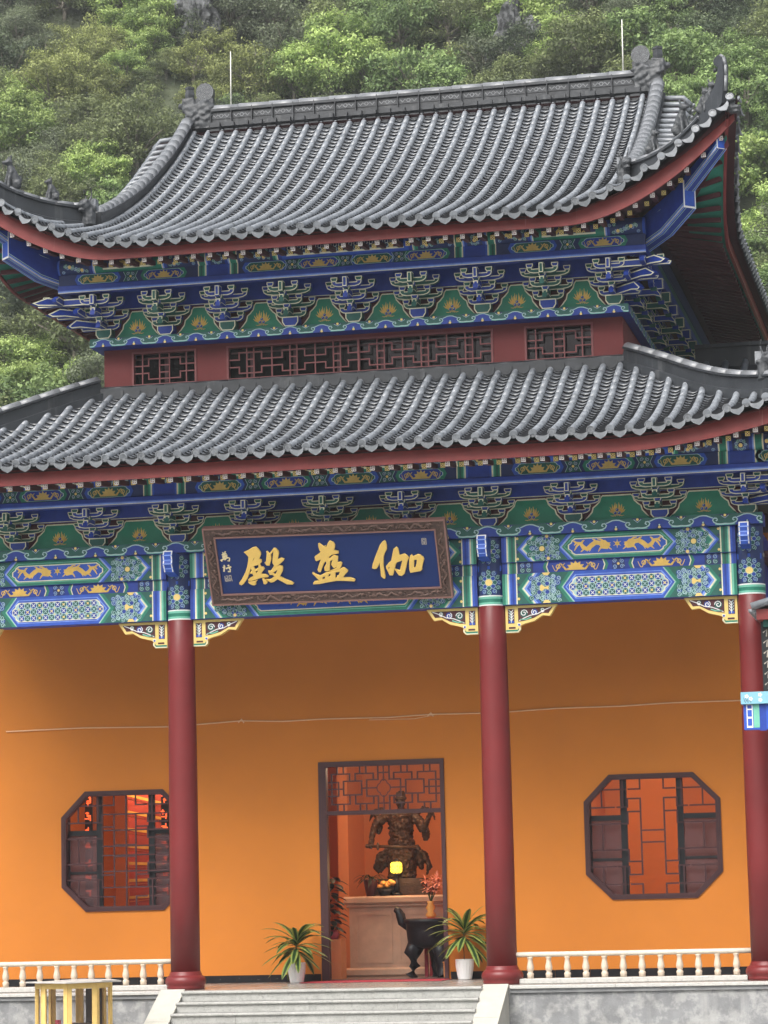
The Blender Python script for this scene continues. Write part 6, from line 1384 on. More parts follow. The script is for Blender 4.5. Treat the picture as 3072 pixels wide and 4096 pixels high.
# lightning rods
for x, zt, lb in ((4.03, 18.28, 'thin white lightning rod at the right end of the roof ridge'), (-3.88, 18.34, 'thin white lightning rod at the left end of the roof ridge')):
    t = empty('lightning_rod', (x, RY, RZ+.52), lb, 'lightning rod', 'rods on the main ridge')
    MB().tube([(x, RY+.05, RZ+.50), (x+.01, RY+.05, zt)], [.016,.010], 8, 'rod').build('mast', t); MB().lathe((x, RY+.05, RZ+.50), [(.05,0),(.05,.04),(.02,.08)], 8, 'rod').build('socket', t)

# ================================================================ name plaque
PQ = bpy.data.objects.new('name_plaque', None); COL.objects.link(PQ); PQ['label'] = 'blue name plaque with gilt characters in a carved bronze frame'; PQ['category'] = 'plaque'
_ua = Vector((cos(.0127),0,-sin(.0127))); _va = Vector((0,-.62,1.162)).normalized(); _va = (_va-_ua*_va.dot(_ua)).normalized(); _na = _ua.cross(_va)
pm = Matrix((_ua,_va,_na)).transposed().to_4x4(); pm.translation = Vector((.03,-.30,6.184)); PQ.matrix_world = pm
def kid(o, par=PQ): COL.objects.link(o); o.parent = par; return o
def kmb(mb, name, par=PQ): return kid(bpy.data.objects.new(name, mb.mesh(name)), par)
m = MB(); m.box(-1.82, 1.82, .13, 1.18, -.07, -.012, 'plaque_blue'); brd = kmb(m, 'board')
fr = MB(); W_, H_ = 1.985, 1.316
def bar(a, b_, c, d): fr.add([(*a,-.09),(*b_,-.09),(*c,-.09),(*d,-.09),(*a,.035),(*b_,.035),(*c,.0),(*d,.0)], [(4,5,6,7),(0,1,5,4),(2,3,7,6),(1,2,6,5),(3,0,4,7),(3,2,1,0)], 'plaque_frame')
bar((-W_,0),(W_,0),(1.815,.16),(-1.815,.16)); bar((W_,0),(W_,H_),(1.815,H_-.165),(1.815,.16)); bar((W_,H_),(-W_,H_),(-1.815,H_-.165),(1.815,H_-.165)); bar((-W_,H_),(-W_,0),(-1.815,.16),(-1.815,H_-.165))
fo = kmb(fr, 'plaque_frame')
lp = MB()
for (x0,x1,y0,y1) in ((-1.83,1.83,.145,.17),(-1.83,1.83,1.14,1.165),(-1.83,-1.805,.17,1.14),(1.805,1.83,.17,1.14)): lp.box(x0,x1,y0,y1,-.011,.020,'plaque_lip')
for (x0,x1,y0,y1) in ((-2.0,2.0,-.015,.01),(-2.0,2.0,1.305,1.33),(-2.0,-1.975,.01,1.305),(1.975,2.0,.01,1.305)): lp.box(x0,x1,y0,y1,-.085,.045,'plaque_lip')
kmb(lp, 'plaque_lip', fo)
# carved dragons and clouds on the frame: relief cords and knobs
cv = MB()
def relief(x0, x1, yc, n_, ph):
    for k in range(n_):
        a, b_ = lerp(x0,x1,k/n_), lerp(x0,x1,(k+.86)/n_); am = rnd.uniform(.012,.045); fq = rnd.uniform(.5,1.2); pts = [(lerp(a,b_,i/14), yc+am*sin(i*fq+ph+k*2.1)+.012*sin(i*2.3+k), .026+.008*sin(i*1.7)) for i in range(15)]
        cv.tube(pts, [.008+.010*sin(pi*i/14) for i in range(15)], 5, 'plaque_relief'); cv.ball((b_, yc+.02, .03), (.035,.028,.02), 'plaque_relief', 6, 4)
def reliefv(y0, y1, xc, n_, ph):
    for k in range(n_):
        a, b_ = lerp(y0,y1,k/n_), lerp(y0,y1,(k+.86)/n_); pts = [(xc+.038*sin(i*.9+ph+k*1.7), lerp(a,b_,i/12), .030+.008*sin(i*1.7)) for i in range(13)]
        cv.tube(pts, [.008+.010*sin(pi*i/12) for i in range(13)], 5, 'plaque_relief'); cv.ball((xc+.02, b_, .03), (.028,.035,.02), 'plaque_relief', 6, 4)
relief(-1.85,1.85,.075,6,0); relief(-1.85,1.85,H_-.08,6,1.5); reliefv(.15,1.15,-1.90,2,.5); reliefv(.15,1.15,1.90,2,2.0)
for k in range(420):
    u = rnd.random()
    if k % 4 < 3: x, y = lerp(-1.92,1.92,u), rnd.choice((rnd.uniform(.03,.125), rnd.uniform(H_-.13,H_-.03)))
    else: x, y = rnd.choice((-1,1))*rnd.uniform(1.85,1.95), lerp(.1,1.2,u)
    cv.ball((x,y,.020), (.012+.025*rnd.random(),.008+.014*rnd.random(),.012), 'plaque_frame' if k % 3 else 'plaque_relief', 6, 4)
kmb(cv, 'frame_carving', fo)
def glyph(name, groups, mt, hgt):
    root = None
    for gi, polys in enumerate(groups):
        cu = bpy.data.curves.new(name, 'CURVE'); cu.dimensions = '2D'; cu.fill_mode = 'BOTH'; cu.extrude = hgt/2+.001*gi; cu.bevel_depth = .010; cu.bevel_resolution = 2; cu.offset = -.008
        for pl in polys:
            sp = cu.splines.new('POLY'); sp.points.add(len(pl)-1); sp.use_cyclic_u = True
            for q, (u, v) in zip(sp.points, pl): q.co = (u, v, 0, 1)
        me = baked(bpy.data.objects.new('t', cu))
        me.name = name; me.materials.clear(); me.materials.append(M[mt])
        for f in me.polygons: f.material_index = 0
        o = bpy.data.objects.new(name, me); kid(o, PQ if root is None else root)
        if root is None: o.location = (0,0,.004); root = o
    return root
for k in ('hall', 'lan', 'jia'): glyph('gilt_character', GLYPHS[k], 'glyph_gold', .018)
for k, wd, mt in (('wan',.022,'glyph_small'),('xing',.026,'glyph_small'),('seal',.014,'seal'),('seal2',.012,'seal')):
    p = Paint(lambda u, v, w_: (u, v, -.008+w_))
    for i, st in enumerate(SMALL[k]): p.stroke(st, wd, mt, .0006*i)
    kmb(p, 'small_character' if mt == 'glyph_small' else 'seal_mark')
hk = MB()
for x in (-1.4, 1.4): hk.tube([(x,1.25,-.06),(x,1.25,-.62)], .012, 6, 'iron')
kmb(hk, 'hanger')

# ================================================================ wall cable
cpts = [(-6.85,4.50),(-5.4,4.515),(-3.8,4.478),(-2.5,4.537),(-1.75,4.50),(-1.0,4.515),(.1,4.50),(.89,4.526),(2.0,4.51),(3.08,4.549),(4.2,4.545),(5.06,4.57),(6.24,4.565),(6.80,4.57)]
t = empty('wall_cable', (0, WY, 4.5), 'thin pale cable strung across the orange porch wall', 'cable')
MB().tube([(x, WY-.018, z) for x, z in cpts], .012, 6, 'cable').build('wire', t)
for x, z in ((-2.5,4.537),(.89,4.526)):
    MB().tube([(x-.05,WY-.025,z-.03),(x+.01,WY-.03,z+.03),(x+.05,WY-.025,z-.04)], .012, 6, 'cable').build('clip', t)
MB().tube([(1.0,WY-.02,4.52),(.6,WY-.022,4.46),(-.2,WY-.02,4.47)], .007, 6, 'cable').build('wire', t)

# ================================================================ potted plants
def leaf_blade(mb, base, d, L, W, droop, m1='leaf_dark', m2='leaf_edge', n=6):
    d = Vector(d).normalized(); sd_ = Vector((-d.y, d.x, 0)); sd_ = sd_.normalized() if sd_.length > .05 else Vector((1,0,0)); p_ = Vector(base); rows = []
    for i in range(n+1):
        t = i/n; w_ = W*(.25+1.9*t*(1-t)*1.35)*(1 if t < 1 else .05); rows.append((p_.copy(), w_))
        dd = (d+Vector((0,0,-droop*t*1.6))).normalized(); p_ += dd*L/n
    b0 = len(mb.v)
    for q, w_ in rows:
        for u in (-1,-.45,0,.45,1): mb.v.append(tuple(q+sd_*w_*u*.5+Vector((0,0,-abs(u)*w_*.12))))
    for i in range(n):
        for k in range(4): mb.f.append([b0+i*5+k, b0+i*5+k+1, b0+(i+1)*5+k+1, b0+(i+1)*5+k]); mb.m.append(m2 if k in (0,3) else m1); mb.s.append(True)
def potted(x, y, seed, label, hgt, nl, spread):
    rr = random.Random(seed)
    t = empty('potted_plant', (x,y,0), label, 'plant', 'potted plants by the door')
    m = MB(); n_ = 36
    for (r_, z) in ((.105,.002),(.118,.02),(.150,.22),(.156,.335),(.150,.345),(.140,.335),(.135,.28)):
        for k in range(n_):
            a = 2*pi*k/n_; q = r_*(1+(.022 if (k % 2 and .03 < z < .33 and r_ > .11) else 0)); m.v.append((x+q*cos(a), y+q*sin(a), z))
    for i in range(6):
        for k in range(n_): m.f.append([i*n_+k, i*n_+(k+1) % n_, (i+1)*n_+(k+1) % n_, (i+1)*n_+k]); m.m.append('pot'); m.s.append(False)
    m.f.append(list(range(n_))[::-1]); m.m.append('pot'); m.s.append(False); po = m.build('pot', t)
    MB().lathe((x,y,.275), [(.136,0),(.05,.02)], 16, 'soil').build('soil', po)
    top = Vector((x+.01, y, hgt)); MB().tube([(x,y,.28),(x-.012,y,.28+(hgt-.28)*.5),tuple(top)], [.016,.014,.013], 8, 'stem').build('stem', t)
    m = MB()
    for k in range(nl):
        a = k*2.399+rr.random()*.6; el = .95-1.35*(k/nl)+.25*(rr.random()-.5); b_ = top+Vector((0,0,-.20*(k/nl)))
        leaf_blade(m, b_, (cos(a)*cos(el), sin(a)*cos(el)*.8, sin(el)), spread*(.75+.5*rr.random()), .115+.035*rr.random(), .45+.5*rr.random())
    m.build('leaves', t)
potted(-1.405, 2.62, 3, 'bushy dracaena in a ribbed white pot left of the doorway', .72, 42, .62)
potted(1.455, 2.88, 8, 'taller dracaena in a ribbed white pot right of the doorway', .86, 40, .66)
# red mat at the threshold
m = MB(); m.box(-1.30, 1.15, 2.35, 3.62, .0045, .012, 'carpet'); m.build('door_mat', label='thin red carpet lying across the temple threshold', cat='mat')

# ================================================================ inside the hall
t = empty('altar', (0,6.3,0), 'carved stone altar table behind the doorway', 'altar')
MB().box(-1.19, 1.25, 5.75, 6.75, .16, 1.239, 'altar').build('body', t); MB().bbox(-1.27, 1.33, 5.66, 6.84, 1.30, 1.44, 'altar', .03).build('table_top', t); MB().bbox(-1.23, 1.29, 5.70, 6.80, 1.24, 1.299, 'altar', .02).build('moulding', t); MB().bbox(-1.26, 1.32, 5.66, 6.84, .006, .159, 'altar', .03).build('foot', t)
for k in range(3):
    x0 = -1.10+.80*k; m = MB(); m.box(x0, x0+.70, 5.735, 5.749, .24, .30, 'altar'); m.box(x0, x0+.70, 5.735, 5.749, 1.10, 1.16, 'altar'); m.box(x0, x0+.06, 5.735, 5.749, .30, 1.10, 'altar'); m.box(x0+.64, x0+.70, 5.735, 5.749, .30, 1.10, 'altar'); m.build('panel_frame', t)
def statue(x, y, z, label):
    t = empty('guardian_statue', (x,y,z), label, 'statue'); m = MB(); P = lambda a, b_, c: (x+a, y+b_, z+c)
    m.tube([P(0,0,.0),P(0,0,.25),P(0,0,.50),P(0,0,.72),P(0,0,.95),P(0,0,1.14),P(0,0,1.22)], [.25,.27,.24,.20,.225,.24,.12], 12, 'bronze')      # robe and cuirass
    m.ball(P(0,0,1.17), (.27,.16,.10), 'bronze'); m.tube([P(0,0,1.18),P(0,-.01,1.30)], .065, 8, 'bronze'); m.ball(P(0,-.02,1.385), (.085,.095,.115), 'bronze'); m.ball(P(0,-.11,1.375), (.02,.03,.03), 'bronze')
    m.lathe(P(0,-.01,1.43), [(.105,0),(.11,.04),(.09,.06),(.085,.13),(.05,.16)], 10, 'bronze')                                                          # cap
    m.tube([P(-.25,0,1.14),P(-.40,-.02,1.06),P(-.47,-.06,1.00)], [.085,.10,.085], 8, 'bronze'); m.tube([P(-.47,-.06,1.0),P(-.52,-.14,.80),P(-.53,-.20,.64)], [.075,.06,.05], 8, 'bronze'); m.ball(P(-.54,-.21,.60), (.055,.05,.06), 'bronze'); m.ball(P(-.47,0,1.20), (.07,.06,.09), 'bronze'); m.ball(P(-.44,.02,.95), (.09,.06,.14), 'bronze')
    m.tube([P(.25,0,1.14),P(.36,-.02,1.00),P(.42,-.06,.86)], [.085,.10,.08], 8, 'bronze'); m.tube([P(.42,-.06,.86),P(.50,-.12,1.02),P(.58,-.16,1.16)], [.07,.055,.045], 8, 'bronze'); m.ball(P(.60,-.17,1.20), (.055,.05,.03), 'bronze'); m.ball(P(.45,.02,.80), (.08,.06,.14), 'bronze')
    for k in range(5): m.tube([P(.57+.012*k,-.16,1.20),P(.575+.03*k,-.19,1.235)], .012, 6, 'bronze')
    m.ball(P(0,-.17,.62), (.13,.07,.11), 'bronze'); m.tube([P(-.24,0,.66),P(0,-.22,.64),P(.24,0,.66)], .045, 8, 'bronze'); m.ball(P(-.15,-.19,.48), (.12,.05,.10), 'bronze'); m.ball(P(.15,-.19,.46), (.12,.05,.14), 'bronze'); m.ball(P(.06,-.20,.96), (.06,.04,.06), 'bronze')
    for sx in (-1, 1): m.ball(P(sx*.16,-.12,.03), (.10,.17,.05), 'bronze'); m.tube([P(sx*.14,-.05,.05),P(sx*.15,-.08,.32)], .10, 8, 'bronze')
    m.tube([P(-.26,.05,.60),P(-.34,.06,.30),P(-.42,.03,.12)], [.06,.09,.03], 8, 'bronze'); m.tube([P(.26,.05,.60),P(.32,.06,.30),P(.36,.03,.15)], [.06,.08,.03], 8, 'bronze')
    rs_ = random.Random(12)
    for k in range(90):                                # chased scales, tassels and knots of the armour
        a = rs_.uniform(pi, 2*pi); h = rs_.uniform(.05, 1.12); q = interp([(0,.25),(.25,.27),(.5,.24),(.72,.20),(.95,.225),(1.14,.24)], h); m.ball(P(q*cos(a), q*sin(a), h), (.030,.026,.022+.02*rs_.random()), 'bronze', 6, 5)
    for sx in (-1, 1):                                 # flying sashes
        m.tube([P(sx*.20,.05,1.05),P(sx*.40,.10,1.28),P(sx*.55,.10,1.22),P(sx*.62,.08,1.05)], [.03,.045,.04,.015], 7, 'bronze'); m.tube([P(sx*.24,.0,.55),P(sx*.42,.02,.42),P(sx*.50,.04,.20),P(sx*.44,.04,.05)], [.04,.07,.06,.02], 7, 'bronze')
    remesh(m, 'body', .014, t, wl=None, mat_name='bronze_lt', rough=.018, rs=28)
    m = MB(); m.tube([P(-.60,-.22,.60),P(.32,-.24,.555)], [.028,.024], 8, 'bronze'); m.ball(P(-.40,-.23,.59), (.03,.06,.075), 'bronze'); m.ball(P(-.60,-.22,.60), .04, 'bronze'); m.build('sword', t)
    m = MB(); m.box(x-.45, x+.50, y-.42, y+.34, z-.30, z-.16, 'bronze'); m.box(x-.38, x+.42, y-.36, y+.30, z-.159, z-.001, 'bronze'); m.build('plinth', t)
statue(-.29, 6.25, 1.75, 'bronze guardian statue with a sword standing on the altar')
t = empty('attendant_statue', (.80,6.2,1.45), 'small bronze attendant figure at the right edge of the doorway', 'statue')
m = MB(); P = lambda a, b_, c: (.80+a, 6.2+b_, 1.45+c); m.tube([P(0,0,0),P(0,0,.35),P(0,0,.70),P(0,0,.85)], [.16,.14,.13,.07], 10, 'bronze'); m.ball(P(0,0,.98), (.12,.11,.13), 'bronze'); m.ball(P(0,0,1.10), (.07,.07,.07), 'bronze'); m.tube([P(-.13,0,.75),P(-.17,-.1,.5),P(-.02,-.16,.5)], .045, 6, 'bronze'); m.tube([P(.13,0,.75),P(.17,-.1,.5),P(.02,-.16,.5)], .045, 6, 'bronze')
remesh(m, 'body', .016, t, mat_name='bronze_lt', rough=.012, rs=22)
# lantern with its own glow
t = empty('lantern', (-.31,5.80,1.44), 'small glowing yellow lantern in front of the statue', 'lantern')
lx, ly, lz = -.31, 5.80, 1.945
MB().lathe((lx,ly,lz-.10), [(.075,0),(.105,.03),(.112,.10),(.105,.17),(.075,.20)], 8, 'lantern', False).build('shade', t)
m = MB(); m.lathe((lx,ly,lz-.125), [(.085,0),(.085,.024)], 8, 'iron', False); MB().lathe((lx,ly,lz+.101), [(.085,0),(.06,.03),(.02,.06)], 8, 'iron', False).build('cap', t); m.tube([(lx,ly,1.445),(lx,ly,lz-.12)], [.06,.02], 8, 'iron'); m.build('stand', t); MB().lathe((lx,ly,1.441), [(.11,0),(.09,.05)], 8, 'iron').build('foot', t)
m = MB()
for k in range(8):
    a = 2*pi*(k+.5)/8; b_ = 2*pi*k/8; m.tube([(lx+.078*cos(b_),ly+.078*sin(b_),lz-.10),(lx+.114*cos(b_),ly+.114*sin(b_),lz),(lx+.078*cos(b_),ly+.078*sin(b_),lz+.10)], .006, 5, 'iron')
    m.ball((lx+.105*cos(a),ly+.105*sin(a),lz+.02), (.012,.012,.022), 'wood', 6, 4); m.ball((lx+.105*cos(a),ly+.105*sin(a),lz-.035), (.016,.016,.010), 'wood', 6, 4)
m.build('ribs', t)
ld = bpy.data.lights.new('lantern_bulb', 'POINT'); ld.energy = 8; ld.color = (1.0,.62,.3); ld.shadow_soft_size = .25
lo = bpy.data.objects.new('lantern_bulb', ld); COL.objects.link(lo); lo.parent = t; lo.location = (0,-.20,.5)
for lx, ly, ww, lb in ((-.15,5.0,85,'lit globe lamp under the ceiling of the middle bay'),(4.3,5.9,110,'lit globe lamp under the ceiling behind the right window'),(-4.5,4.35,75,'lit globe lamp under the ceiling behind the left window')):
    t = empty('ceiling_lamp', (lx,ly,4.6), lb, 'lamp', 'ceiling lamps in the hall')
    MB().ball((lx,ly,4.28), .13, 'lamp_globe', 14, 10).build('globe', t); MB().tube([(lx,ly,4.40),(lx,ly,4.6)], [.03,.05], 8, 'iron').build('stem', t)
    ld = bpy.data.lights.new('lamp_bulb', 'POINT'); ld.energy = ww; ld.color = (1.0,.74,.48); ld.shadow_soft_size = .15
    lo = bpy.data.objects.new('lamp_bulb', ld); COL.objects.link(lo); lo.parent = t; lo.location = (0,0,-.55)
# incense burner
bx, by = .50, 4.75
t = empty('incense_burner', (bx,by,0), 'black three-legged incense burner just inside the doorway', 'incense burner')
MB().lathe((bx,by,.50), [(.10,0),(.30,.03),(.40,.12),(.42,.30),(.43,.44),(.47,.46),(.47,.52),(.42,.53),(.40,.48)], 28, 'iron').build('bowl', t)
for k in range(3):
    a = radians(200+120*k); cx, cy = bx+.30*cos(a), by+.30*sin(a)
    MB().tube([(cx-.06*cos(a),cy-.06*sin(a),.60),(cx+.03*cos(a),cy+.03*sin(a),.42),(cx-.01*cos(a),cy-.01*sin(a),.20),(cx+.03*cos(a),cy+.03*sin(a),.05),(cx+.06*cos(a),cy+.06*sin(a),.006)], [.16,.15,.105,.095,.13], 10, 'iron').build('leg', t)
for sx in (-1, 1): MB().tube([(bx+sx*.40,by,.86),(bx+sx*.50,by,.97),(bx+sx*.53,by,1.09),(bx+sx*.57,by,1.17),(bx+sx*.63,by,1.20)], [.05,.085,.085,.065,.05], 8, 'iron').build('ear', t)
# left inner plant on its stand
t = empty('flowering_plant', (-1.25,4.55,0), 'tall dark-leaved plant with red flowers inside the doorway', 'plant')
MB().box(-1.43,-1.03,4.35,4.75,.006,.70,'room').build('stand', t)
MB().lathe((-1.24,4.55,.70), [(.11,0),(.14,.10),(.10,.16)], 12, 'candle').build('pot', t)
m = MB(); rr = random.Random(4)
for k in range(46):
    a = k*2.4; z = .80+.022*k; leaf_blade(m, (-1.24+.05*cos(a),4.55+.05*sin(a),z), (cos(a),sin(a),.25*rr.random()), .26+.08*rr.random(), .13, .9, 'leaf_in', 'leaf_in', 4)
m.build('leaves', t); m = MB()
for k in range(7): m.ball((-1.26+.09*(rr.random()-.5)*2, 4.50+.08*(rr.random()-.5), 1.70+.14*rr.random()), (.05,.05,.04), 'flower_red', 7, 5)
m.build('flowers', t)
# lilies and offerings on a low red table in front of the altar
t = empty('offering_table', (.75,5.25,0), 'low dark red offering table beside the altar', 'table')
MB().box(.30,1.35,5.0,5.55,.98,1.03,'candle').build('table_top', t)
for a, b_ in ((.36,5.05),(1.29,5.05),(.36,5.50),(1.29,5.50)): MB().box(a-.03,a+.03,b_-.03,b_+.03,.006,.979,'candle').build('leg', t)
t = empty('lily_vase', (.44,5.15,1.03), 'pink lilies in an orange vase by the altar', 'flowers')
MB().lathe((.44,5.15,1.03), [(.06,0),(.10,.05),(.055,.12),(.09,.18),(.05,.26),(.07,.30)], 12, 'flower_yel').build('vase', t); rr = random.Random(9)
m, st = MB(), MB()
for k in range(13):
    c = Vector((.44+.30*(rr.random()-.35), 5.15+.16*(rr.random()-.5), 1.50+.28*rr.random())); st.tube([(.44,5.15,1.30),((.44+c.x)/2,5.15,(1.30+c.z)/2),tuple(c)], .007, 5, 'leaf_dark')
    for q in range(6):
        a = q*pi/3+k; leaf_blade(m, c, (cos(a),-.5+sin(a)*.6,.55*sin(a)+.3), .13, .055, .7, 'flower_pink', 'flower_pink', 3)
m.build('petals', t); st.build('stems', t)
t = empty('offering_tower', (.86,5.25,1.03), 'red tiered offering tower right of the lilies', 'offering')
for k in range(9): MB().lathe((.86,5.25,1.03+.10*k), [(.13-.006*k,0),(.14-.006*k,.03),(.10-.005*k,.09)], 10, 'flower_red' if k % 2 else 'flower_yel').build('tier', t)
t = empty('grass_vase', (-.80,5.85,1.44), 'dark vase of trailing grass leaves on the left of the altar', 'plant')
MB().lathe((-.80,5.85,1.44), [(.08,0),(.10,.08),(.13,.26),(.12,.30)], 12, 'maroon').build('vase', t); m = MB(); rr = random.Random(2)
for k in range(26): a = k*2.4; leaf_blade(m, (-.80,5.85,1.74), (cos(a),sin(a),.9*rr.random()+.1), .40, .035, 1.1, 'leaf_in', 'leaf_in', 5)
m.build('leaves', t)
t = empty('flower_dish', (-.52,5.80,1.44), 'dish of orange flowers at the statue\'s feet', 'flowers'); MB().lathe((-.52,5.80,1.441), [(.10,0),(.16,.12)], 12, 'iron').build('dish', t); m = MB()
for k in range(14): m.ball((-.62+.26*rr.random(),5.80+.12*(rr.random()-.5),1.60+.10*rr.random()), (.055,.05,.04), 'flower_yel', 7, 5)
m.build('blossoms', t)
t = empty('wooden_box', (1.06,4.3,0), 'small orange wooden box at the right door jamb', 'box'); MB().bbox(.84,1.22,4.15,4.5,.006,.26,'wood',.01).build('body', t); MB().box(.83,1.23,4.14,4.51,.262,.28,'wood').build('lid', t)
# banners and glowing couplets behind the left window
t = empty('striped_banner', (-4.75,4.9,0), 'red and gold banners hanging behind the left window', 'banner')
for k in range(8):
    z1 = 3.50-.29*k; sl = .10-.02*k; m = MB()
    m.add([(-5.10,4.9+.01*k,z1+sl),(-4.35,4.9+.01*k,z1-sl),(-4.35,4.9+.01*k,z1-sl-.285),(-5.10,4.9+.01*k,z1+sl-.285)], [(0,1,2,3)], 'banner'); m.add([(-5.10,4.895+.01*k,z1+sl-.20),(-4.35,4.895+.01*k,z1-sl-.20),(-4.35,4.895+.01*k,z1-sl-.25),(-5.10,4.895+.01*k,z1+sl-.25)], [(0,1,2,3)], 'banner_gold'); m.build('banner_tier', t)
for x, lb in ((-5.60,'red glowing couplet sign at the left side of the left window'),(-4.17,'red glowing couplet sign near the column in the left window')):
    t = empty('couplet_sign', (x,4.15,0), lb, 'sign', 'glowing couplet signs'); MB().box(x-.07,x+.07,4.16,4.19,1.2,3.5,'black').build('panel', t); rr = random.Random(int(x*10))
    for k in range(7):
        zc = 3.25-.27*k; p = Paint(lambda u, v, w_: (u, 4.158-w_, v))
        for q in range(6):
            a, b_ = x+.085*(rr.random()-.5), zc+.13*(rr.random()-.5)
            if q % 2: p.rect(a-.035, a+.035, b_-.010, b_+.010, 'led', .001+.0005*q)
            else: p.rect(a-.010, a+.010, b_-.045, b_+.045, 'led', .001+.0005*q)
        p.build('glyph', t)

# ================================================================ yellow candle cabinet in front of the terrace
cx, cy = -3.66, -2.50
t = empty('candle_cabinet', (cx,cy,GZ), 'yellow eight-sided candle cabinet with glass openings at the lower left', 'cabinet')
S8 = .46; AP = S8/(2*math.tan(pi/8)); ang0 = radians(-90-25+12)
for k in range(8):
    a = ang0+k*pi/4; n_ = Vector((cos(a), sin(a), 0)); tdir = Vector((-n_.y, n_.x, 0)); c = Vector((cx,cy,0))+n_*AP
    fn = lambda u, v, d: tuple(c+tdir*u+n_*d+Vector((0,0,v)))
    def bar8(u0, u1, v0, v1, d0=-.04, d1=0.0):
        m.add([fn(u0,v0,d0),fn(u1,v0,d0),fn(u1,v1,d0),fn(u0,v1,d0),fn(u0,v0,d1),fn(u1,v0,d1),fn(u1,v1,d1),fn(u0,v1,d1)], [(3,2,1,0),(4,5,6,7),(0,1,5,4),(1,2,6,5),(2,3,7,6),(3,0,4,7)], 'cab_yellow')
    m = MB(); h = S8/2-.004; bar8(-h,-h+.066,GZ+.30,.205); bar8(h-.066,h,GZ+.30,.205); bar8(-h+.067,h-.067,.13,.205); bar8(-h+.067,h-.067,GZ+.30,GZ+.42); bar8(-h+.067,h-.067,-.62,-.56); pn = m.build('frame_panel', t)
    m = MB(); m.add([fn(-h+.08,GZ+.41,-.03),fn(h-.08,GZ+.41,-.03),fn(h-.08,.135,-.03),fn(-h+.08,.135,-.03)], [(0,1,2,3)], 'glass'); m.build('pane', pn)
    if k == 4: m = MB(); m.add([fn(-h+.02,GZ+.32,-.06),fn(h-.14,GZ+.32,-.06),fn(h-.14,.10,-.06),fn(-h+.02,.10,-.06)], [(0,1,2,3)], 'cab_in'); m.build('back_panel', t)
m = MB(); m.lathe((cx,cy,GZ), [(.62,0),(.62,.29)], 8, 'cab_in', False); m.build('base', t)
m = MB()
for k in range(8):
    a = ang0+(k+.5)*pi/4; m.v.append((cx+(AP/cos(pi/8)+.14)*cos(a), cy+(AP/cos(pi/8)+.14)*sin(a), .215+.012*sin(k*2.1)))
for k in range(8): v = m.v[k]; m.v.append((v[0], v[1], v[2]+.022))
m.f = [list(range(8))[::-1], list(range(8,16))]+[[k,(k+1) % 8,8+(k+1) % 8,8+k] for k in range(8)]; m.m = ['cab_top']*10; m.s = [False]*10; fixn(m.build('roof_sheet', t))
for (dx, dy, h) in ((-.22,-.1,.55),(.05,-.22,.50),(.18,.05,.42),(-.05,.1,.5)): MB().tube([(cx+dx,cy+dy,-1.0),(cx+dx,cy+dy,-1.0+h+.1)], .045, 10, 'candle').build('candle', t)
MB().lathe((cx+.15,cy-.12,-.62), [(.16,0),(.20,.06),(.20,.20),(.17,.22)], 16, 'cab_in').build('candle_bowl', t)
MB().lathe((cx,cy,-1.02), [(.50,0),(.50,.02)], 8, 'cab_in', False).build('shelf', t)

# ================================================================ side pavilion at the right edge
t = empty('side_pavilion', (8.2,-.8,GZ), 'painted side pavilion with grey eave at the right edge', 'pavilion')
m = MB(); m.tube([(7.62,-.75,GZ),(7.62,-.75,6.2)], .20, 20, 'column'); m.build('column', t)
m = MB(); m.box(6.63,9.2,-1.28,-1.02,4.19,4.372,'sky_blue'); bo = m.build('tie_beam', t); p = Paint(FB(-1.28)); rr = random.Random(6)
for k in range(26):
    u, v = 6.72+2.2*rr.random(), 4.22+.13*rr.random()
    for q in range(5): p.disc(u+.020*cos(q*1.257), v+.020*sin(q*1.257), .013, 'white', .002+.0002*q, 6)
for k in range(5): p.stroke([(6.70+.02*k,4.21+.02*(k % 2)),(6.67+.03*k,4.29)], [.010,.003], 'black', .0015)
p.build('painted_blossom', bo)
m = MB(); m.box(6.66,9.2,-1.22,-1.06,3.80,4.18,'blue_mid'); m.build('bracket_beam', t)
for (x0, x1, z0, z1, mt, d) in ((6.705,6.80,3.83,4.185,'white',.004),(6.72,6.785,3.86,3.97,'blue_mid',.007),(6.72,6.785,4.0,4.10,'blue_mid',.007),(6.72,6.785,4.12,4.175,'blue',.007),(6.81,6.90,3.83,4.185,'green_lt',.004),(6.90,7.0,3.78,4.185,'blue',.004)):
    p = Paint(FB(-1.22)); p.rect(x0, x1, z0, z1, mt, d); p.build('painted_scroll', t)
m = MB(); m.box(6.97,7.30,-1.15,-1.05,4.38,5.45,'black'); m.build('couplet_board', t)
p = Paint(FB(-1.15))
for k in range(6): p.stroke([(7.00,5.28-.16*k),(7.06,5.33-.16*k),(7.05,5.22-.16*k)], .02, 'seal', .002)
p.build('couplet_mark', t)
m = MB(); m.box(6.93,9.2,-1.4,-.4,5.46,5.62,'fascia'); m.build('eave_board', t)
m = MB(); m.box(7.02,7.14,-1.3,-1.0,5.36,5.459,'green_dk'); m.box(7.16,9.2,-1.25,-.5,4.9,5.455,'maroon'); m.build('cornice', t)
for k in range(5):
    y = -1.44+.27*k
    MB().tube([(6.86,y,5.66),(7.6,y,5.86),(9.2,y,6.6)], .06, 10, 'tile').build('roof_tile', t); MB().lathe((6.90,y+.13,5.60), [(.02,-.06),(.09,-.02),(.10,.03)], 10, 'tile_end').build('drip_tile', t)
m = MB(); m.add([(6.9,-1.5,5.63),(9.2,-1.5,6.56),(9.2,-.3,6.56),(6.9,-.3,5.63)], [(0,1,2,3)], 'tile_dark'); m.build('roof_deck', t)

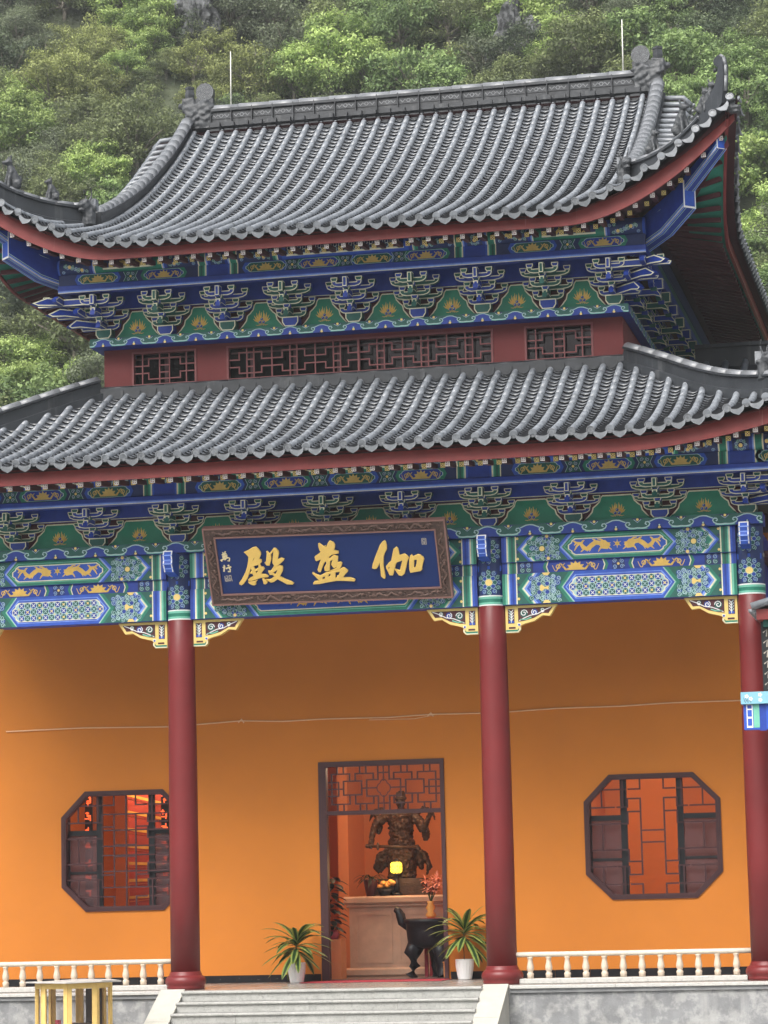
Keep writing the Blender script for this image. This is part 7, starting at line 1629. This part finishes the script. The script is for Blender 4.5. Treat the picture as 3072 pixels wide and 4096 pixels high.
# ================================================================ rear wing whose ridge shows behind the lower right hip
t = empty('rear_wing', (8.2,9,GZ), 'grey tiled roof of a rear wing seen behind the lower right eave', 'building')
y0 = 6.0; ridge([(5.4+.3*i, y0+1.0, 11.13) for i in range(17)], .14, .34, 'rear_ridge', None, side=(0,1,0), joints=.45) if False else None
m = MB(); m.box(5.35,10.2,y0+.9,y0+1.15,10.95,11.36,'ridge'); m.box(5.35,10.2,y0+.85,y0+1.2,11.362,11.43,'ridge'); m.build('roof_ridge', t)
for k in range(13): MB().tube([(5.55+.36*k,y0-2.0,9.6),(5.55+.36*k,y0+.95,11.08)], .065, 8, 'tile').build('roof_tile', t)
m = MB(); m.add([(5.35,y0-2.05,9.52),(10.2,y0-2.05,9.52),(10.2,y0+.95,11.02),(5.35,y0+.95,11.02)], [(0,1,2,3)], 'tile_dark'); m.build('roof_deck', t)
m = MB(); m.box(7.2,10.2,y0-1.5,y0+2,GZ,9.5,'redwall'); m.build('wall', t)
# ================================================================ hillside
def hz(x, y):
    t = y-24; s = math.log1p(math.exp(t/3))*3 if t < 60 else t
    k = min(1, max(0, t/10))
    return GZ+.82*s+(1.1*sin(.23*x+1.3)+.9*sin(.31*y+.17*x)+.6*sin(.53*x-.4*y))*k
m = MB(); nx, ny = 70, 60
for i in range(nx+1):
    for j in range(ny+1):
        x = -90+160*i/nx; y = 22+128*j/ny; m.v.append((x, y, hz(x,y)+.35*wob(x,y,0,.35)-(.03 if j == 0 else 0)))
for i in range(nx):
    for j in range(ny): m.f.append([i*(ny+1)+j, (i+1)*(ny+1)+j, (i+1)*(ny+1)+j+1, i*(ny+1)+j+1]); m.m.append('soil_hill'); m.s.append(True)
m.build('hill', kind='structure', label='steep wooded hillside behind the temple')
KIND = dict(o='olive', g='grey', d='dark', m='mid', b='bright', y='yellow')
def crown_mesh(kind, seed, leaf):
    rr = random.Random(seed); vs, fs, ms = [], [], []; cl = []
    ncl = 40
    for k in range(ncl):                                  # clump centres through the crown, thicker towards the outside
        for _ in range(20):
            p_ = Vector((rr.uniform(-1,1), rr.uniform(-1,1), rr.uniform(-.55,1)))
            if .35 < p_.length < 1: break
        p_ = Vector((p_.x, p_.y, p_.z*.85+.75)); cl.append((p_, rr.uniform(.24,.44)))
    for p_, r_ in cl:
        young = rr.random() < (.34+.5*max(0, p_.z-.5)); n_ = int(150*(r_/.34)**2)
        for q in range(n_):
            d = Vector((rr.gauss(0,1), rr.gauss(0,1), rr.gauss(0,.8))); d.normalize(); rad = r_*(rr.random()**.45); c = p_+Vector((d.x*rad, d.y*rad, d.z*rad*.72))
            nrm = (d*.6+Vector((rr.gauss(0,.5), rr.gauss(0,.5), .7+rr.gauss(0,.4)))).normalized()
            a = nrm.cross(Vector((rr.gauss(0,1), rr.gauss(0,1), rr.gauss(0,.4)))).normalized(); b_ = nrm.cross(a); L = leaf*rr.uniform(.6,1.35); w_ = L*rr.uniform(.35,.6)
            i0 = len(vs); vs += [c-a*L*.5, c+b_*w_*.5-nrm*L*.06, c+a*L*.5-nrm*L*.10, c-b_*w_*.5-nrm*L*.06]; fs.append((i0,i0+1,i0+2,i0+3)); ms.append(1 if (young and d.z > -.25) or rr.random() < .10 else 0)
    me = bpy.data.meshes.new('crown'); me.from_pydata([tuple(v) for v in vs], [], fs); me.materials.append(M['leaf_'+kind+'_a']); me.materials.append(M['leaf_'+kind+'_b']); me.polygons.foreach_set('material_index', ms); me.update()
    t = MB(); t.tube([(0,0,-.5),(.03,.02,.2),(-.02,.05,.6)], [.085,.06,.045], 7, 'bark')
    for p_, r_ in cl[:18]: t.tube([(-.01,.03,.25+.25*rr.random()),(p_.x*.5,p_.y*.5,(p_.z+.35)*.55),tuple(p_)], [.035,.022,.008], 5, 'bark')
    return me, t.mesh('trunk')
CROWNS = {}
for i, k in enumerate(('olive','grey','dark','mid','bright','yellow')):
    CROWNS[k] = [crown_mesh(k, 100*i+j, .105 if k in ('bright','mid') else .085) for j in range(3)]
ADJ = {'olive':'olive tree','grey':'grey-green tree','dark':'dark tree','mid':'fresh-green tree','bright':'yellow-green tree','yellow':'yellowing tree'}
rr = random.Random(21)
ORD = ['leftmost','second from left','third from left','fourth from left','fifth from left','sixth from left','seventh from left','eighth from left','ninth from left','tenth from left','eleventh from left','twelfth from left','thirteenth from left','fourteenth from left']
def tree_label(r_, kd, zi, od, nn):
    size = 'small' if r_ < 1 else 'large' if r_ > 1.6 else 'mid-size'
    base = '%s %s %s' % (size, ADJ[kd], TREE_ZONES[zi])
    return (base if nn == 1 else '%s %s, %s, %s' % (size, ADJ[kd], ORD[min(od, 13)], TREE_ZONES[zi])), base
for (x, y, r_, k, zi, od, nn) in TREES:
    kd = KIND[k]; cm, tm = rr.choice(CROWNS[kd]); z = hz(x,y); lb, gr = tree_label(r_, kd, zi, od, nn)
    e = bpy.data.objects.new('hillside_tree', None); COL.objects.link(e); e.location = (x,y,z); e.rotation_euler = (0,0,rr.random()*6.28); q = r_*rr.uniform(.95,1.2); e.scale = (q, q, q*rr.uniform(.85,1.15)); e.empty_display_size = .3
    e['label'] = lb; e['category'] = 'tree'; e['group'] = gr
    for nm, me in (('crown',cm),('trunk',tm)): o = bpy.data.objects.new(nm, me); COL.objects.link(o); o.parent = e
# undergrowth between the trees
m = MB(); vs, fs, ms = [], [], []
for k in range(210000):
    y = rr.uniform(34,88); x = 10.2-(y+43.7)*rr.uniform(.02,.42); z = hz(x,y)+.35*wob(x,y,0,.35)+rr.random()**1.2*1.5*max(.35,1+1.6*wob(x,y,5,.55)); L = rr.uniform(.08,.17); w_ = L*.5
    a = Vector((rr.gauss(0,1), rr.gauss(0,1), rr.gauss(0,.5))).normalized(); b_ = a.cross(Vector((rr.gauss(0,.5), -.4+rr.gauss(0,.5), 1))).normalized(); c = Vector((x,y,z)); i0 = len(vs)
    vs += [c-a*L*.5, c+b_*w_*.5, c+a*L*.5, c-b_*w_*.5]; fs.append((i0,i0+1,i0+2,i0+3)); q = wob(x,y,9,.16); ms.append(0 if q < -.1 else 1 if q < .12 else 2 if q < .3 else 3)
me = bpy.data.meshes.new('undergrowth'); me.from_pydata([tuple(v) for v in vs], [], fs)
for k in ('leaf_dark_a','leaf_grey_a','leaf_olive_b','leaf_mid_a'): me.materials.append(M[k])
me.polygons.foreach_set('material_index', ms); me.update(); o = bpy.data.objects.new('undergrowth', me); link(o, kind='stuff', label='low scrub covering the hillside between the trees', cat='scrub')
# limestone outcrops
RL = ['tallest dark','low right-hand dark','middle dark','biggest grey','right-hand grey','small left-hand grey','upper dark','lowest dark','middle dark','far left small dark']
for i, (x, y, r_) in enumerate(ROCKS):
    bm = bmesh.new(); bmesh.ops.create_icosphere(bm, subdivisions=4, radius=1)
    for v in bm.verts:
        p_ = v.co.copy(); n1 = noise.noise(p_*1.3+Vector((i*7.1,0,0))); n2 = noise.cell(Vector((p_.x*3+i, p_.y*3, p_.z*1.5))); n3 = noise.noise(Vector((p_.x*5, p_.y*5, p_.z*1.6))+Vector((0,i*3.3,0)))
        v.co = p_*(1+.45*n1+.30*n2+.28*n3); v.co = Vector((v.co.x*.75, v.co.y*.7, v.co.z*1.3))*r_*.72
    me = bpy.data.meshes.new('rock_outcrop'); bm.to_mesh(me); bm.free(); me.materials.append(M['rock'])
    zone = 'above the left ridge ornament' if x < -19 else 'above the middle of the ridge' if x < -12 else 'above the right half of the ridge'
    o = bpy.data.objects.new('rock_outcrop', me); link(o, None, (x, y-.6, hz(x,y)+.5*r_), label=RL[i]+' limestone outcrop on the hillside '+zone, cat='rock', group='limestone outcrops '+zone)
# unseen hills added round the yard to block low sky light from the porch
m = MB(); nx, ny = 96, 10; cx0, cy0 = 0.0, -20.0
for i in range(nx+1):
    a = radians(150+240*i/nx)                      # from the left of the temple round behind the viewer to the right
    for j in range(ny+1):
        v = j/ny; R0 = 95+95*v; e = sin(pi*min(1, v*.9))**.8*(.80+.25*sin(i*.31+1)+.15*sin(i*.83)); x, y = cx0+R0*cos(a), cy0+R0*sin(a)
        m.v.append((x, y, GZ-.05+max(0, 46*e)+2.0*wob(x, y, 3, .09)*min(1, 3*v)))
for i in range(nx):
    for j in range(ny): m.f.append([i*(ny+1)+j, (i+1)*(ny+1)+j, (i+1)*(ny+1)+j+1, i*(ny+1)+j+1]); m.m.append('leaf_dark_a'); m.s.append(True)
m.build('hill', kind='structure', label='unseen hills added behind the viewer to block low sky light')
# rain-damp air between the yard and the hillside
HZM = bpy.data.materials.new('haze'); HZM.use_nodes = True; nt = HZM.node_tree; nt.nodes.remove(nt.nodes['Principled BSDF'])
vol = nt.nodes.new('ShaderNodeVolumePrincipled'); vol.inputs['Color'].default_value = (.88,.91,.92,1); vol.inputs['Density'].default_value = 0.0007; vol.inputs['Anisotropy'].default_value = 0.2
nt.links.new(vol.outputs[0], nt.nodes['Material Output'].inputs['Volume']); M['haze'] = HZM
m = MB(); m.box(-420, 420, -225, 790, GZ-1.0, 125, 'haze'); m.build('haze', kind='stuff', label='thin damp haze in the air over the valley', cat='haze')
